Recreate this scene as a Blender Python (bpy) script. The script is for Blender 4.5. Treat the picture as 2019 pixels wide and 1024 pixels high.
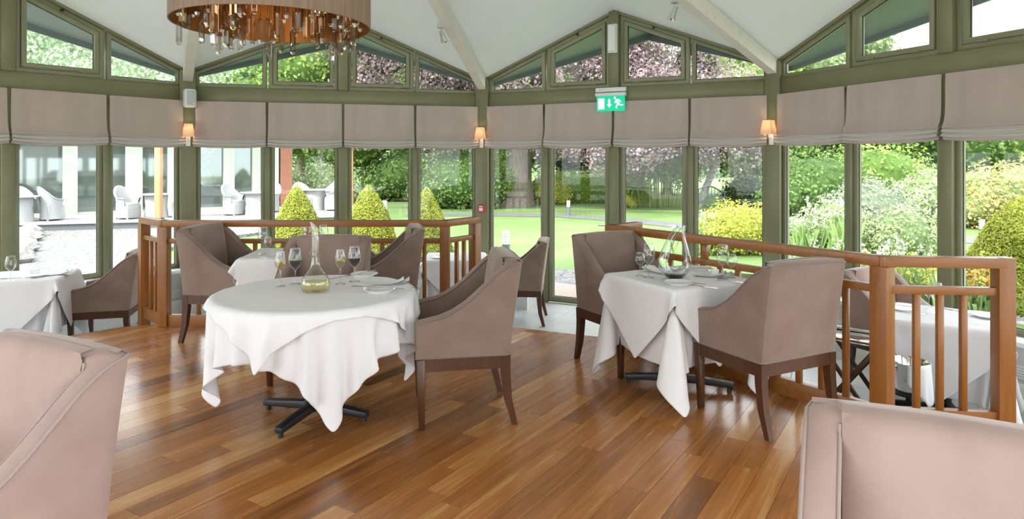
import bpy, bmesh, math, random
import numpy as np
from mathutils import Vector, Matrix
random.seed(7); RNG = np.random.default_rng(7)
PI = math.pi
SC = bpy.context.scene
COL = SC.collection
for o in list(bpy.data.objects): bpy.data.objects.remove(o)

# ------------------------------------------------------------ camera, sky, exposure
H = 1.55
cd = bpy.data.cameras.new('camera'); cam = bpy.data.objects.new('camera', cd); COL.objects.link(cam)
cam.location = (0, 0, H); cam.rotation_euler = (PI/2, 0, 0)
cd.sensor_width = 36; cd.lens = 1300/2019*36; cd.shift_y = -(512-318)/2019; cd.clip_start = 0.05; cd.clip_end = 600
SC.camera = cam
SC.view_settings.view_transform = 'Standard'; SC.view_settings.look = 'None'
SC.view_settings.gamma = 1; SC.view_settings.use_curve_mapping = False
SC.view_settings.exposure = 2.5
w = bpy.data.worlds.new('overcast_sky'); SC.world = w; w.use_nodes = True
bg = w.node_tree.nodes['Background']; bg.inputs[0].default_value = (0.93, 0.97, 1.0, 1); bg.inputs[1].default_value = 1.0
sd = bpy.data.lights.new('sun', 'SUN'); sun = bpy.data.objects.new('sun', sd); COL.objects.link(sun)
sd.energy = 1.4; sd.angle = math.radians(14); sd.color = (1, .95, .84)
sun.rotation_euler = (math.radians(48), 0, math.radians(-38))
CY = SC.cycles
CY.max_bounces = 14; CY.transparent_max_bounces = 40; CY.diffuse_bounces = 5; CY.glossy_bounces = 5
CY.transmission_bounces = 10; CY.caustics_reflective = False; CY.caustics_refractive = False
CY.sample_clamp_indirect = 6.0

# ------------------------------------------------------------ materials
MATS = {}
def mat(name, col, rough=.6, col2=None, scale=8.0, stretch=(1,1,1), bump=0., bscale=None, metal=0., spec=.5, sheen=0., coat=0., attr=None, detail=4., lo=.35, hi=.65, trans=0.):
    if name in MATS: return MATS[name]
    m = bpy.data.materials.new(name); m.use_nodes = True; MATS[name] = m
    nt = m.node_tree; N = nt.nodes; L = nt.links
    b = N['Principled BSDF']
    b.inputs['Base Color'].default_value = (*col, 1); b.inputs['Roughness'].default_value = rough
    b.inputs['Metallic'].default_value = metal; b.inputs['Specular IOR Level'].default_value = spec
    if sheen: b.inputs['Sheen Weight'].default_value = sheen; b.inputs['Sheen Roughness'].default_value = .4; b.inputs['Sheen Tint'].default_value = (.9,.8,.76,1)
    if coat: b.inputs['Coat Weight'].default_value = coat; b.inputs['Coat Roughness'].default_value = .15
    tc = N.new('ShaderNodeTexCoord'); mp = N.new('ShaderNodeMapping'); mp.inputs['Scale'].default_value = stretch
    L.new(tc.outputs['Object'], mp.inputs[0])
    if col2 is not None:
        nz = N.new('ShaderNodeTexNoise'); nz.inputs['Scale'].default_value = scale; nz.inputs['Detail'].default_value = detail
        L.new(mp.outputs[0], nz.inputs[0])
        rp = N.new('ShaderNodeValToRGB'); rp.color_ramp.elements[0].position = lo; rp.color_ramp.elements[1].position = hi
        rp.color_ramp.elements[0].color = (*col, 1); rp.color_ramp.elements[1].color = (*col2, 1)
        if attr:
            at = N.new('ShaderNodeAttribute'); at.attribute_name = attr
            L.new(at.outputs['Fac'], rp.inputs[0])
        else:
            L.new(nz.outputs[0], rp.inputs[0])
        L.new(rp.outputs[0], b.inputs['Base Color'])
    if bump:
        n2 = N.new('ShaderNodeTexNoise'); n2.inputs['Scale'].default_value = bscale or scale*4; n2.inputs['Detail'].default_value = 3
        L.new(mp.outputs[0], n2.inputs[0])
        bp = N.new('ShaderNodeBump'); bp.inputs['Strength'].default_value = bump; bp.inputs['Distance'].default_value = .01
        L.new(n2.outputs[0], bp.inputs['Height']); L.new(bp.outputs[0], b.inputs['Normal'])
    if trans:
        tr = N.new('ShaderNodeBsdfTranslucent'); mx = N.new('ShaderNodeMixShader'); mx.inputs[0].default_value = trans
        L.new(tr.outputs[0], mx.inputs[2]); L.new(b.outputs[0], mx.inputs[1])
        if col2 is not None: L.new(rp.outputs[0], tr.inputs[0])
        else: tr.inputs[0].default_value = (*col, 1)
        L.new(mx.outputs[0], N['Material Output'].inputs[0])
    return m
def thin_glass(name, tint=(.97,.99,.98), refl=1.0, ior=1.5, rough=0.0):
    m = bpy.data.materials.new(name); m.use_nodes = True; nt = m.node_tree; N = nt.nodes; L = nt.links
    N.remove(N['Principled BSDF'])
    t = N.new('ShaderNodeBsdfTransparent'); t.inputs[0].default_value = (*tint, 1)
    g = N.new('ShaderNodeBsdfGlossy'); g.inputs['Roughness'].default_value = rough
    f = N.new('ShaderNodeLayerWeight'); f.inputs[0].default_value = .5
    pw = N.new('ShaderNodeMath'); pw.operation = 'POWER'; pw.inputs[1].default_value = 3.2; L.new(f.outputs['Facing'], pw.inputs[0])
    mu = N.new('ShaderNodeMath'); mu.operation = 'MULTIPLY_ADD'; mu.inputs[1].default_value = .9*refl; mu.inputs[2].default_value = .045*refl; mu.use_clamp = True
    L.new(pw.outputs[0], mu.inputs[0])
    x = N.new('ShaderNodeMixShader'); L.new(mu.outputs[0], x.inputs[0]); L.new(t.outputs[0], x.inputs[1]); L.new(g.outputs[0], x.inputs[2])
    L.new(x.outputs[0], N['Material Output'].inputs[0]); return m
def solid_glass(name, col, ior=1.45, rough=0.0):
    m = bpy.data.materials.new(name); m.use_nodes = True; b = m.node_tree.nodes['Principled BSDF']
    b.inputs['Base Color'].default_value = (*col,1); b.inputs['Transmission Weight'].default_value = 1; b.inputs['IOR'].default_value = ior; b.inputs['Roughness'].default_value = rough
    return m
def emit(name, col, s):
    m = bpy.data.materials.new(name); m.use_nodes = True; b = m.node_tree.nodes['Principled BSDF']
    b.inputs['Base Color'].default_value = (*col,1); b.inputs['Emission Color'].default_value = (*col,1); b.inputs['Emission Strength'].default_value = s; return m

def wood(name, dark, mid, light, ang=0., rough=.3, use_tone=False, gs=1.0, vertical=False, coat=0.):
    """grain along local axis turned by ang about Z (or along Z); 'tone' attribute shifts the board colour"""
    m = bpy.data.materials.new(name); m.use_nodes = True; nt = m.node_tree; N = nt.nodes; L = nt.links; b = N['Principled BSDF']
    tc = N.new('ShaderNodeTexCoord'); mp = N.new('ShaderNodeMapping'); mp.vector_type = 'TEXTURE'
    mp.inputs['Rotation'].default_value = (0, 0, ang)
    L.new(tc.outputs['Object'], mp.inputs[0])
    vm = N.new('ShaderNodeVectorMath'); vm.operation = 'ADD'; L.new(mp.outputs[0], vm.inputs[0])
    at = N.new('ShaderNodeAttribute'); at.attribute_name = 'tone'
    sc_ = N.new('ShaderNodeVectorMath'); sc_.operation = 'SCALE'; sc_.inputs[3].default_value = 1; sc_.inputs[0].default_value = (31, 17, 5)
    L.new(at.outputs['Fac'], sc_.inputs[3]); L.new(sc_.outputs[0], vm.inputs[1])
    mu = N.new('ShaderNodeVectorMath'); mu.operation = 'MULTIPLY'; mu.inputs[1].default_value = (14*gs, 14*gs, 1.0*gs) if vertical else (.75*gs, 14*gs, 8*gs)
    L.new(vm.outputs[0], mu.inputs[0])
    nz = N.new('ShaderNodeTexNoise'); nz.inputs['Scale'].default_value = 1.3; nz.inputs['Detail'].default_value = 6; nz.inputs['Roughness'].default_value = .55; nz.inputs['Distortion'].default_value = 1.4
    L.new(mu.outputs[0], nz.inputs[0])
    mr = N.new('ShaderNodeMath'); mr.operation = 'MULTIPLY_ADD'; mr.inputs[1].default_value = .85; mr.inputs[2].default_value = -.425
    L.new(nz.outputs[0], mr.inputs[0])
    ad = N.new('ShaderNodeMath'); ad.operation = 'ADD'; ad.use_clamp = True; L.new(mr.outputs[0], ad.inputs[0])
    if use_tone: L.new(at.outputs['Fac'], ad.inputs[1])
    else: ad.inputs[1].default_value = .5
    rp = N.new('ShaderNodeValToRGB'); e = rp.color_ramp.elements
    e[0].position = .05; e[0].color = (*dark,1); e[1].position = .95; e[1].color = (*light,1); k = e.new(.5); k.color = (*mid,1)
    L.new(ad.outputs[0], rp.inputs[0]); L.new(rp.outputs[0], b.inputs['Base Color'])
    b.inputs['Roughness'].default_value = rough
    rr = N.new('ShaderNodeMapRange'); rr.inputs[3].default_value = rough*.8; rr.inputs[4].default_value = rough*1.3
    L.new(nz.outputs[0], rr.inputs[0]); L.new(rr.outputs[0], b.inputs['Roughness'])
    bp = N.new('ShaderNodeBump'); bp.inputs['Strength'].default_value = .06; bp.inputs['Distance'].default_value = .004
    L.new(nz.outputs[0], bp.inputs['Height']); L.new(bp.outputs[0], b.inputs['Normal'])
    if coat: b.inputs['Coat Weight'].default_value = coat; b.inputs['Coat Roughness'].default_value = .12
    return m

BOARD_ANG = PI/2 - math.radians(33)
M_plank = wood('walnut_planks', (.125,.044,.012), (.41,.155,.038), (.67,.40,.155), BOARD_ANG, .25, True, coat=.12)
M_rail = wood('iroko_rail', (.15,.050,.009), (.275,.102,.021), (.39,.165,.044), 0, .32, gs=1.4)
M_railv = wood('iroko_upright', (.15,.050,.009), (.275,.102,.021), (.39,.165,.044), 0, .32, vertical=True)
M_leg = wood('dark_walnut_leg', (.04,.014,.006), (.075,.027,.011), (.115,.045,.019), 0, .3, vertical=True)
M_green = mat('olive_green_frame', (.18,.18,.094), .42, (.20,.198,.107), 3.0)
M_green_glare = mat('olive_green_frame_glare', (.215,.22,.13), .4, (.235,.24,.145), 3.0)  # same olive paint, lightened so the colour carries the window glare
M_black_gasket = mat('black_gasket', (.012,.014,.012), .5)
M_ceil = mat('white_ceiling', (.87,.915,.945), .8, (.85,.895,.925), 1.5)
M_rafter = wood('whitewashed_beam', (.60,.56,.49), (.70,.67,.60), (.78,.76,.70), 0, .55, gs=.8)
M_velvet = mat('taupe_velvet', (.215,.15,.122), .8, (.275,.198,.166), 5.5, bump=.12, bscale=220, sheen=.5, spec=.2, lo=.3, hi=.7)
M_pale_velvet = mat('pale_mauve_velvet', (.345,.24,.215), .8, (.42,.305,.275), 4.5, bump=.1, bscale=220, sheen=.5, spec=.2, lo=.3, hi=.7)
M_pipe = mat('taupe_piping', (.21,.155,.135), .8, sheen=.4)
M_ppipe = mat('pale_piping', (.36,.27,.255), .8, sheen=.4)
M_cloth = mat('white_linen', (.83,.82,.85), .85, (.80,.79,.82), 3.0, bump=.05, bscale=300, spec=.15)
M_napkin = mat('white_napkin', (.76,.76,.77), .85, spec=.15)
M_iron = mat('black_iron', (.012,.013,.014), .42, bump=.15, bscale=60)
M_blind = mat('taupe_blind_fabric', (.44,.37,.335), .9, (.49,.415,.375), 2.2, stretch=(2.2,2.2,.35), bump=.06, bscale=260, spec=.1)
M_blindfold_lit = mat('taupe_blind_fold_lit', (.53,.49,.47), .9, spec=.1)  # light on the folds painted as a paler blind fabric
M_white = mat('white_paint', (.78,.80,.79), .45)
M_panel = mat('pale_grey_panelling', (.52,.52,.50), .55, (.56,.56,.54), 4)
M_tile = mat('pale_grey_stone_tile', (.55,.57,.57), .30, (.63,.65,.65), 3.5)
M_grout = mat('grey_grout', (.30,.31,.31), .8)
M_plastic = mat('white_plastic', (.74,.77,.77), .4)
M_grille = mat('speaker_grille', (.50,.53,.54), .6)
M_chrome = mat('polished_chrome', (.82,.82,.83), .10, metal=1)
M_steel = mat('cutlery_steel', (.70,.70,.72), .18, metal=1)
M_china = mat('white_china', (.86,.86,.85), .15, coat=.4)
M_pane = thin_glass('window_glass', (.97,.99,.975), .7)
M_glass = thin_glass('clear_glass', (.955,.97,.965), 2.0)
M_thick = thin_glass('decanter_glass', (.90,.935,.92), 3.2)
M_white_wine = thin_glass('white_wine', (.985,.935,.70), .5)
M_red_wine = mat('red_wine', (.012,.002,.004), .05, coat=.3)
M_crystal = thin_glass('crystal', (.90,.87,.84), 3.2)
M_copper = mat('copper_lining', (.40,.185,.042), .4, (.32,.14,.03), 2, stretch=(6,6,.2), metal=.6)
M_drum = mat('taupe_string_drum', (.19,.13,.088), .75, (.26,.18,.125), 60, stretch=(1,1,.02))
M_red = mat('red_call_point', (.58,.03,.025), .4)
M_signgreen = emit('exit_green', (.0,.36,.19), .22)
M_signwhite = emit('exit_white', (.80,.88,.85), .22)
M_shade = mat('cream_lamp_shade', (.88,.74,.60), .8, trans=.5)
M_bulb = emit('warm_bulb', (1,.70,.42), 2)
M_bulb_off = mat('frosted_bulb', (.75,.72,.66), .3)

# ------------------------------------------------------------ mesh helpers
class MB:
    def __init__(s): s.v = []; s.f = []
    def add(s, vs, fs):
        n = len(s.v); s.v += [tuple(p) for p in vs]; s.f += [tuple(i+n for i in f) for f in fs]; return s
    def box(s, c, size, rz=0., rx=0., ry=0.):
        a, b, d = size[0]/2, size[1]/2, size[2]/2
        R = Matrix.Rotation(rz, 3, 'Z') @ Matrix.Rotation(ry, 3, 'Y') @ Matrix.Rotation(rx, 3, 'X')
        vs = [Vector(c) + R @ Vector((x, y, z)) for x in (-a, a) for y in (-b, b) for z in (-d, d)]
        return s.add(vs, [(0,1,3,2),(4,6,7,5),(0,4,5,1),(2,3,7,6),(0,2,6,4),(1,5,7,3)])
    def bar(s, p, q, w, h, up=(0,0,1), w2=None, h2=None):
        p, q = Vector(p), Vector(q); d = (q-p).normalized(); u = Vector(up)
        if abs(d.dot(u)) > .99: u = Vector((0,1,0))
        x = d.cross(u).normalized(); y = x.cross(d)
        w2 = w if w2 is None else w2; h2 = h if h2 is None else h2
        vs = []
        for c, a, b in ((p, w/2, h/2), (q, w2/2, h2/2)): vs += [c-x*a-y*b, c+x*a-y*b, c+x*a+y*b, c-x*a+y*b]
        return s.add(vs, [(3,2,1,0),(4,5,6,7),(0,1,5,4),(1,2,6,5),(2,3,7,6),(3,0,4,7)])
    def tube(s, pts, r, n=8, cap=True):
        pts = [Vector(p) for p in pts]; rs = r if isinstance(r, (list, tuple)) else [r]*len(pts)
        vs = []; u = None
        for i, p in enumerate(pts):
            d = (pts[min(i+1, len(pts)-1)] - pts[max(i-1, 0)])
            d = d.normalized() if d.length > 1e-9 else Vector((0,0,1))
            if u is None:
                u = d.cross(Vector((0,0,1)) if abs(d.z) < .9 else Vector((0,1,0))).normalized()
            else:
                u = (u - d*u.dot(d)); u = u.normalized()
            v = d.cross(u)
            for k in range(n): a = 2*PI*k/n; vs.append(p + (u*math.cos(a) + v*math.sin(a))*rs[i])
        fs = []
        for i in range(len(pts)-1):
            for k in range(n): fs.append((i*n+k, i*n+(k+1)%n, (i+1)*n+(k+1)%n, (i+1)*n+k))
        if cap: fs.append(tuple(range(n-1, -1, -1))); fs.append(tuple((len(pts)-1)*n+k for k in range(n)))
        return s.add(vs, fs)
    def lathe(s, prof, n=24, c=(0,0,0), cap0=False, cap1=False, sx=1., sy=1.):
        vs = []; fs = []
        for r, z in prof:
            for k in range(n): a = 2*PI*k/n; vs.append((c[0]+r*math.cos(a)*sx, c[1]+r*math.sin(a)*sy, c[2]+z))
        for i in range(len(prof)-1):
            for k in range(n): fs.append((i*n+k, i*n+(k+1)%n, (i+1)*n+(k+1)%n, (i+1)*n+k))
        if cap0: fs.append(tuple(range(n-1, -1, -1)))
        if cap1: fs.append(tuple((len(prof)-1)*n+k for k in range(n)))
        return s.add(vs, fs)
    def grid(s, rows, closed=False):
        m = len(rows[0]); vs = [p for r in rows for p in r]; fs = []
        for i in range(len(rows)-1):
            for k in range(m if closed else m-1): fs.append((i*m+k, i*m+(k+1)%m, (i+1)*m+(k+1)%m, (i+1)*m+k))
        return s.add(vs, fs)
    def prism(s, poly, d):
        """extrude the 3D polygon by the vector d"""
        n = len(poly); d = Vector(d); vs = [Vector(p) for p in poly] + [Vector(p)+d for p in poly]
        fs = [tuple(range(n-1,-1,-1)), tuple(range(n, 2*n))] + [(i, (i+1)%n, n+(i+1)%n, n+i) for i in range(n)]
        return s.add(vs, fs)
    def ring(s, outer, inner, d):
        n = len(outer); d = Vector(d); vs = [Vector(p) for p in outer] + [Vector(p) for p in inner]; vs += [p+d for p in vs]
        fs = []
        for i in range(n):
            j = (i+1)%n
            fs += [(i,j,n+j,n+i), (2*n+i,3*n+i,3*n+j,2*n+j), (i,2*n+i,2*n+j,j), (n+i,n+j,3*n+j,3*n+i)]
        return s.add(vs, fs)
    def mesh(s, name, smooth=None, normals=True):
        me = bpy.data.meshes.new(name); me.from_pydata(s.v, [], s.f)
        if normals:
            bm = bmesh.new(); bm.from_mesh(me); bmesh.ops.recalc_face_normals(bm, faces=bm.faces); bm.to_mesh(me); bm.free()
        if smooth is not None:
            me.polygons.foreach_set('use_smooth', [True]*len(me.polygons)); me.set_sharp_from_angle(angle=math.radians(smooth))
        me.update(); return me
    def obj(s, name, m, parent=None, smooth=None, bevel=0., seg=2, normals=True, tone=None):
        me = s.mesh(name, smooth, normals)
        if bevel:
            bm = bmesh.new(); bm.from_mesh(me)
            es = [e for e in bm.edges if len(e.link_faces) == 2 and e.calc_face_angle(0) > .6]
            bmesh.ops.bevel(bm, geom=es, offset=bevel, segments=seg, profile=.6, affect='EDGES', clamp_overlap=True)
            bm.to_mesh(me); bm.free()
            me.polygons.foreach_set('use_smooth', [True]*len(me.polygons)); me.set_sharp_from_angle(angle=math.radians(50))
        if tone is not None: set_tone(me, tone)
        me.materials.append(m)
        return link(name, me, parent)
def set_tone(me, t):
    a = me.attributes.new('tone', 'FLOAT', 'POINT'); n = len(me.vertices)
    a.data.foreach_set('value', np.full(n, t, 'f') if np.isscalar(t) else np.asarray(t, 'f'))
def link(name, data, parent=None):
    o = bpy.data.objects.new(name, data); COL.objects.link(o)
    if parent is not None: o.parent = parent
    return o
def tag(o, label=None, cat=None, group=None, kind=None):
    if label: o['label'] = label
    if cat: o['category'] = cat
    if group: o['group'] = group
    if kind: o['kind'] = kind
    return o
def thing(name, label, cat, loc=(0,0,0), rz=0., group=None, kind=None):
    o = link(name, None); o.location = loc; o.rotation_euler = (0,0,rz); o.empty_display_size = .1
    return tag(o, label, cat, group, kind)
def struct(name, loc=(0,0,0), rz=0., label=None):
    o = link(name, None); o.location = loc; o.rotation_euler = (0,0,rz); o.empty_display_size = .1
    return tag(o, label, None, None, 'structure')
def copy_tree(o, parent=None):
    c = o.copy(); COL.objects.link(c)
    if parent is not None: c.parent = parent
    for ch in list(o.children): copy_tree(ch, c)
    return c
def place(proto, used, loc, rz, label, group=None):
    o = proto if not used[0] else copy_tree(proto)
    used[0] = True
    o.location = loc; o.rotation_euler = (0,0,rz); o['label'] = label
    if group: o['group'] = group
    return o
def inset(poly, d):
    """offset a convex CCW 2D polygon inwards"""
    n = len(poly); out = []
    for i in range(n):
        p0, p1, p2 = Vector(poly[i-1]), Vector(poly[i]), Vector(poly[(i+1)%n])
        a = (p1-p0).normalized(); b = (p2-p1).normalized()
        na = Vector((-a.y, a.x)); nb = Vector((-b.y, b.x))
        q = (na+nb); out.append(p1 + q*(d/(1+na.dot(nb))))
    return out
def clip_convex(subj, clip):
    out = [Vector(p) for p in subj]; n = len(clip)
    for i in range(n):
        a = Vector(clip[i]); b = Vector(clip[(i+1)%n]); e = b-a; inp = out; out = []
        if not inp: return []
        sd_ = lambda p: e.x*(p.y-a.y) - e.y*(p.x-a.x)
        for j in range(len(inp)):
            p, q = inp[j-1], inp[j]; sp, sq = sd_(p), sd_(q)
            if (sp >= 0) != (sq >= 0): out.append(p + (q-p)*(sp/(sp-sq)))
            if sq >= 0: out.append(q)
    return out
def in_poly(p, poly):
    r = False; n = len(poly)
    for i in range(n):
        a, b = poly[i], poly[i-1]
        if (a[1] > p[1]) != (b[1] > p[1]) and p[0] < (b[0]-a[0])*(p[1]-a[1])/(b[1]-a[1])+a[0]: r = not r
    return r

# ------------------------------------------------------------ setting: plan
LOW = -.36                       # the lower perimeter floor
ZB, ZT = 2.316, 2.50             # transom beam
ZV, ZP = 2.705, 3.50             # eaves at the corner posts / gable peaks
CORN = [(-3.7,-1.27), (-6.3,1.6), (-6.45,5.43), (-4.135,8.405), (-.414,9.35), (3.055,7.66), (4.59,3.92), (3.42,.25), (.19,-1.83)]
CORN = [Vector(p) for p in CORN]                 # clockwise seen from above
APEX = Vector((-1.45, 3.5)); ZA = 4.50
PLAT = [(-5.7,-1.2), (-5.9,3.0), (-5.2,4.75), (-3.98,5.80), (-3.62,6.18), (-3.30,6.28), (-.60,6.28), (-.40,6.20), (.0,6.16), (.59,5.89), (.86,5.78), (2.2,3.93), (2.85,3.83), (4.1,3.55), (3.3,.5), (.2,-1.6), (-3.6,-1.2)]
PLAT = PLAT[::-1]                                # make CCW
def area(p): return sum(p[i-1][0]*p[i][1]-p[i][0]*p[i-1][1] for i in range(len(p)))/2
if area(PLAT) < 0: PLAT = PLAT[::-1]
ROOM = [tuple(p) for p in CORN]
if area(ROOM) < 0: ROOM = ROOM[::-1]

# floor: the raised walnut platform, one object per board
fl = struct('floor')
b = MB(); b.prism([(x,y,-.34) for x,y in PLAT], (0,0,.322)); b.obj('platform_base', mat('dark_subfloor', (.05,.025,.012), .7), fl)
ca, sa = math.cos(BOARD_ANG), math.sin(BOARD_ANG)
boards = []
PWID = .127
for r in range(-70, 80):
    u = -9 + random.random()
    while u < 9:
        L_ = random.choice([.4,.6,.8,1.0,1.2,1.5,1.8])*random.uniform(.9,1.1)
        g = .0009
        q = [(u+g, r*PWID+g), (u+L_-g, r*PWID+g), (u+L_-g, (r+1)*PWID-g), (u+g, (r+1)*PWID-g)]
        u += L_
        q = [(a*ca-c*sa, a*sa+c*ca) for a, c in q]
        cx, cy = sum(p[0] for p in q)/4, sum(p[1] for p in q)/4
        if cy < .2 or abs(cx) > .95*cy+.8 or cy > 7: continue
        poly = clip_convex(PLAT, q)
        if len(poly) < 3: continue
        poly = [p for i, p in enumerate(poly) if (p-poly[i-1]).length > 1e-4]
        if len(poly) < 3 or abs(area([tuple(p) for p in poly])) < 1e-4: continue
        big = abs(area([tuple(p) for p in poly]))/max(cy, .8)**3
        if cy < 1.9: big *= .001
        if abs(cx)/cy > .83: big *= .05
        boards.append((big, poly))
boards.sort(key=lambda t: -t[0])
rest = MB(); rtone = []
for i, (big, poly) in enumerate(boards):
    t = min(.97, max(.03, random.gauss(.46, .105)))
    if random.random() < .035: t = random.uniform(.76, .9)
    if random.random() < .06: t = random.uniform(.12, .24)
    z = random.uniform(-.0006, 0)
    if i < 298:
        MB().prism([(p.x, p.y, -.016) for p in poly], (0,0,.016+z)).obj('plank', M_plank, fl, tone=t)
    else:
        n0 = len(rest.v); rest.prism([(p.x, p.y, -.016) for p in poly], (0,0,.016+z)); rtone += [t]*(len(rest.v)-n0)
if rest.v:
    o = rest.obj('plank_field', M_plank, fl, tone=rtone); o['kind'] = 'stuff'
# two treads down from the platform where the rails leave a gap
st = struct('trim_2')
b = MB(); b.prism([(-.42,6.20,-.36),(.0,6.17,-.36),(.59,5.90,-.36),(.84,5.80,-.36),(.98,6.05,-.36),(.7,6.17,-.36),(.06,6.46,-.36),(-.40,6.50,-.36)], (0,0,.18)); b.obj('step_tread', M_tile, st)
b = MB(); b.prism([(-3.98,5.80,-.36),(-3.64,6.18,-.36),(-3.86,6.40,-.36),(-4.2,6.02,-.36)], (0,0,.18)); b.obj('step_tread', M_tile, st)
# lower stone floor, one object per tile
fl2 = struct('floor_lower')
b = MB(); b.prism([(x,y,LOW-.10) for x,y in ROOM], (0,0,.092)); b.obj('screed', M_grout, fl2)
TA = math.radians(-27); ct, s_t = math.cos(TA), math.sin(TA); TS = .45
tiles = []
for i in range(-30, 30):
    for j in range(-30, 30):
        q = [((i+a)*TS+da, (j+c)*TS+dc) for a, c, da, dc in ((0,0,.002,.002),(1,0,-.002,.002),(1,1,-.002,-.002),(0,1,.002,-.002))]
        q = [(x*ct-y*s_t, x*s_t+y*ct) for x, y in q]
        cx, cy = sum(p[0] for p in q)/4, sum(p[1] for p in q)/4
        if cy < 2.0 or abs(cx) > .9*cy+.5: continue
        if all(in_poly(p, PLAT) for p in q): continue
        poly = clip_convex(q, ROOM)
        if len(poly) < 3 or abs(area([tuple(p) for p in poly])) < .004: continue
        tiles.append((cy, poly))
for cy, poly in tiles[:295]:
    MB().prism([(p.x, p.y, LOW-.008) for p in poly], (0,0,.008)).obj('tile', M_tile, fl2)

# ------------------------------------------------------------ facets of the pavilion
class Facet:
    def __init__(s, P, Q):
        s.P, s.Q = P, Q; s.L = (Q-P).length; s.e = (Q-P)/s.L; s.n = Vector((s.e.y, -s.e.x))
        if (APEX-P).dot(s.n) < 0: s.n = -s.n
    def pt(s, a, z, t=0.): p = s.P + s.e*a + s.n*t; return Vector((p.x, p.y, z))
    def box(s, mb, a0, a1, z0, z1, t0, t1):
        mb.prism([s.pt(a0,z0,t0), s.pt(a1,z0,t0), s.pt(a1,z1,t0), s.pt(a0,z1,t0)], s.pt(0,0,t1)-s.pt(0,0,t0)); return mb
    def n3(s, d): return Vector((s.n.x*d, s.n.y*d, 0))
    @property
    def rz(s): return math.atan2(s.n.x, -s.n.y)      # local -Y looks into the room
names = ['wall_far_left', 'wall_left', 'wall_back_left', 'wall_back_right', 'wall_right', 'wall_near_right', 'wall_behind_right', 'wall_behind', 'wall_behind_left']
FAC = [Facet(CORN[(i+1)%9], CORN[(i+2)%9]) for i in range(9)]
WALLS = [struct(n) for n in names]
def gable_z(f, a): h = f.L/2; return ZV + (ZP-ZV)*(1-abs(a-h)/h)
WN = [0]
def window(kind='window'):
    WN[0] += 1; return struct('window_%d' % WN[0])
def framed(root, f, poly, fw, t0, t1, pane_t, sash=0.):
    """poly: CCW list of (a,z); ring frame, optional opening sash, one pane"""
    ins = inset(poly, fw)
    MB().ring([f.pt(p[0],p[1],t0) for p in poly], [f.pt(p[0],p[1],t0) for p in ins], f.n3(t1-t0)).obj('frame', M_green_glare, root, bevel=.004, seg=1)
    if sash:
        i2 = inset(ins, .006); i3 = inset(i2, sash)
        MB().ring([f.pt(p[0],p[1],t0+.01) for p in i2], [f.pt(p[0],p[1],t0+.01) for p in i3], f.n3(t1+.018-t0-.01)).obj('sash', M_green_glare, root, bevel=.005, seg=1); root['sash'] = 1; framed.sash = root.children[-1]
        ins = i3
    g1 = inset(ins, .007)
    MB().ring([f.pt(p[0],p[1],pane_t+.012) for p in ins], [f.pt(p[0],p[1],pane_t+.012) for p in g1], f.n3(.006)).obj('gasket', M_black_gasket, root)
    MB().add([f.pt(p[0],p[1],pane_t) for p in inset(ins,-.004)], [tuple(range(len(ins)))]).obj('pane', M_pane, root)
    return ins
SILL = {1: .20, 2: .15, 3: .15, 4: .15}
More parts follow.
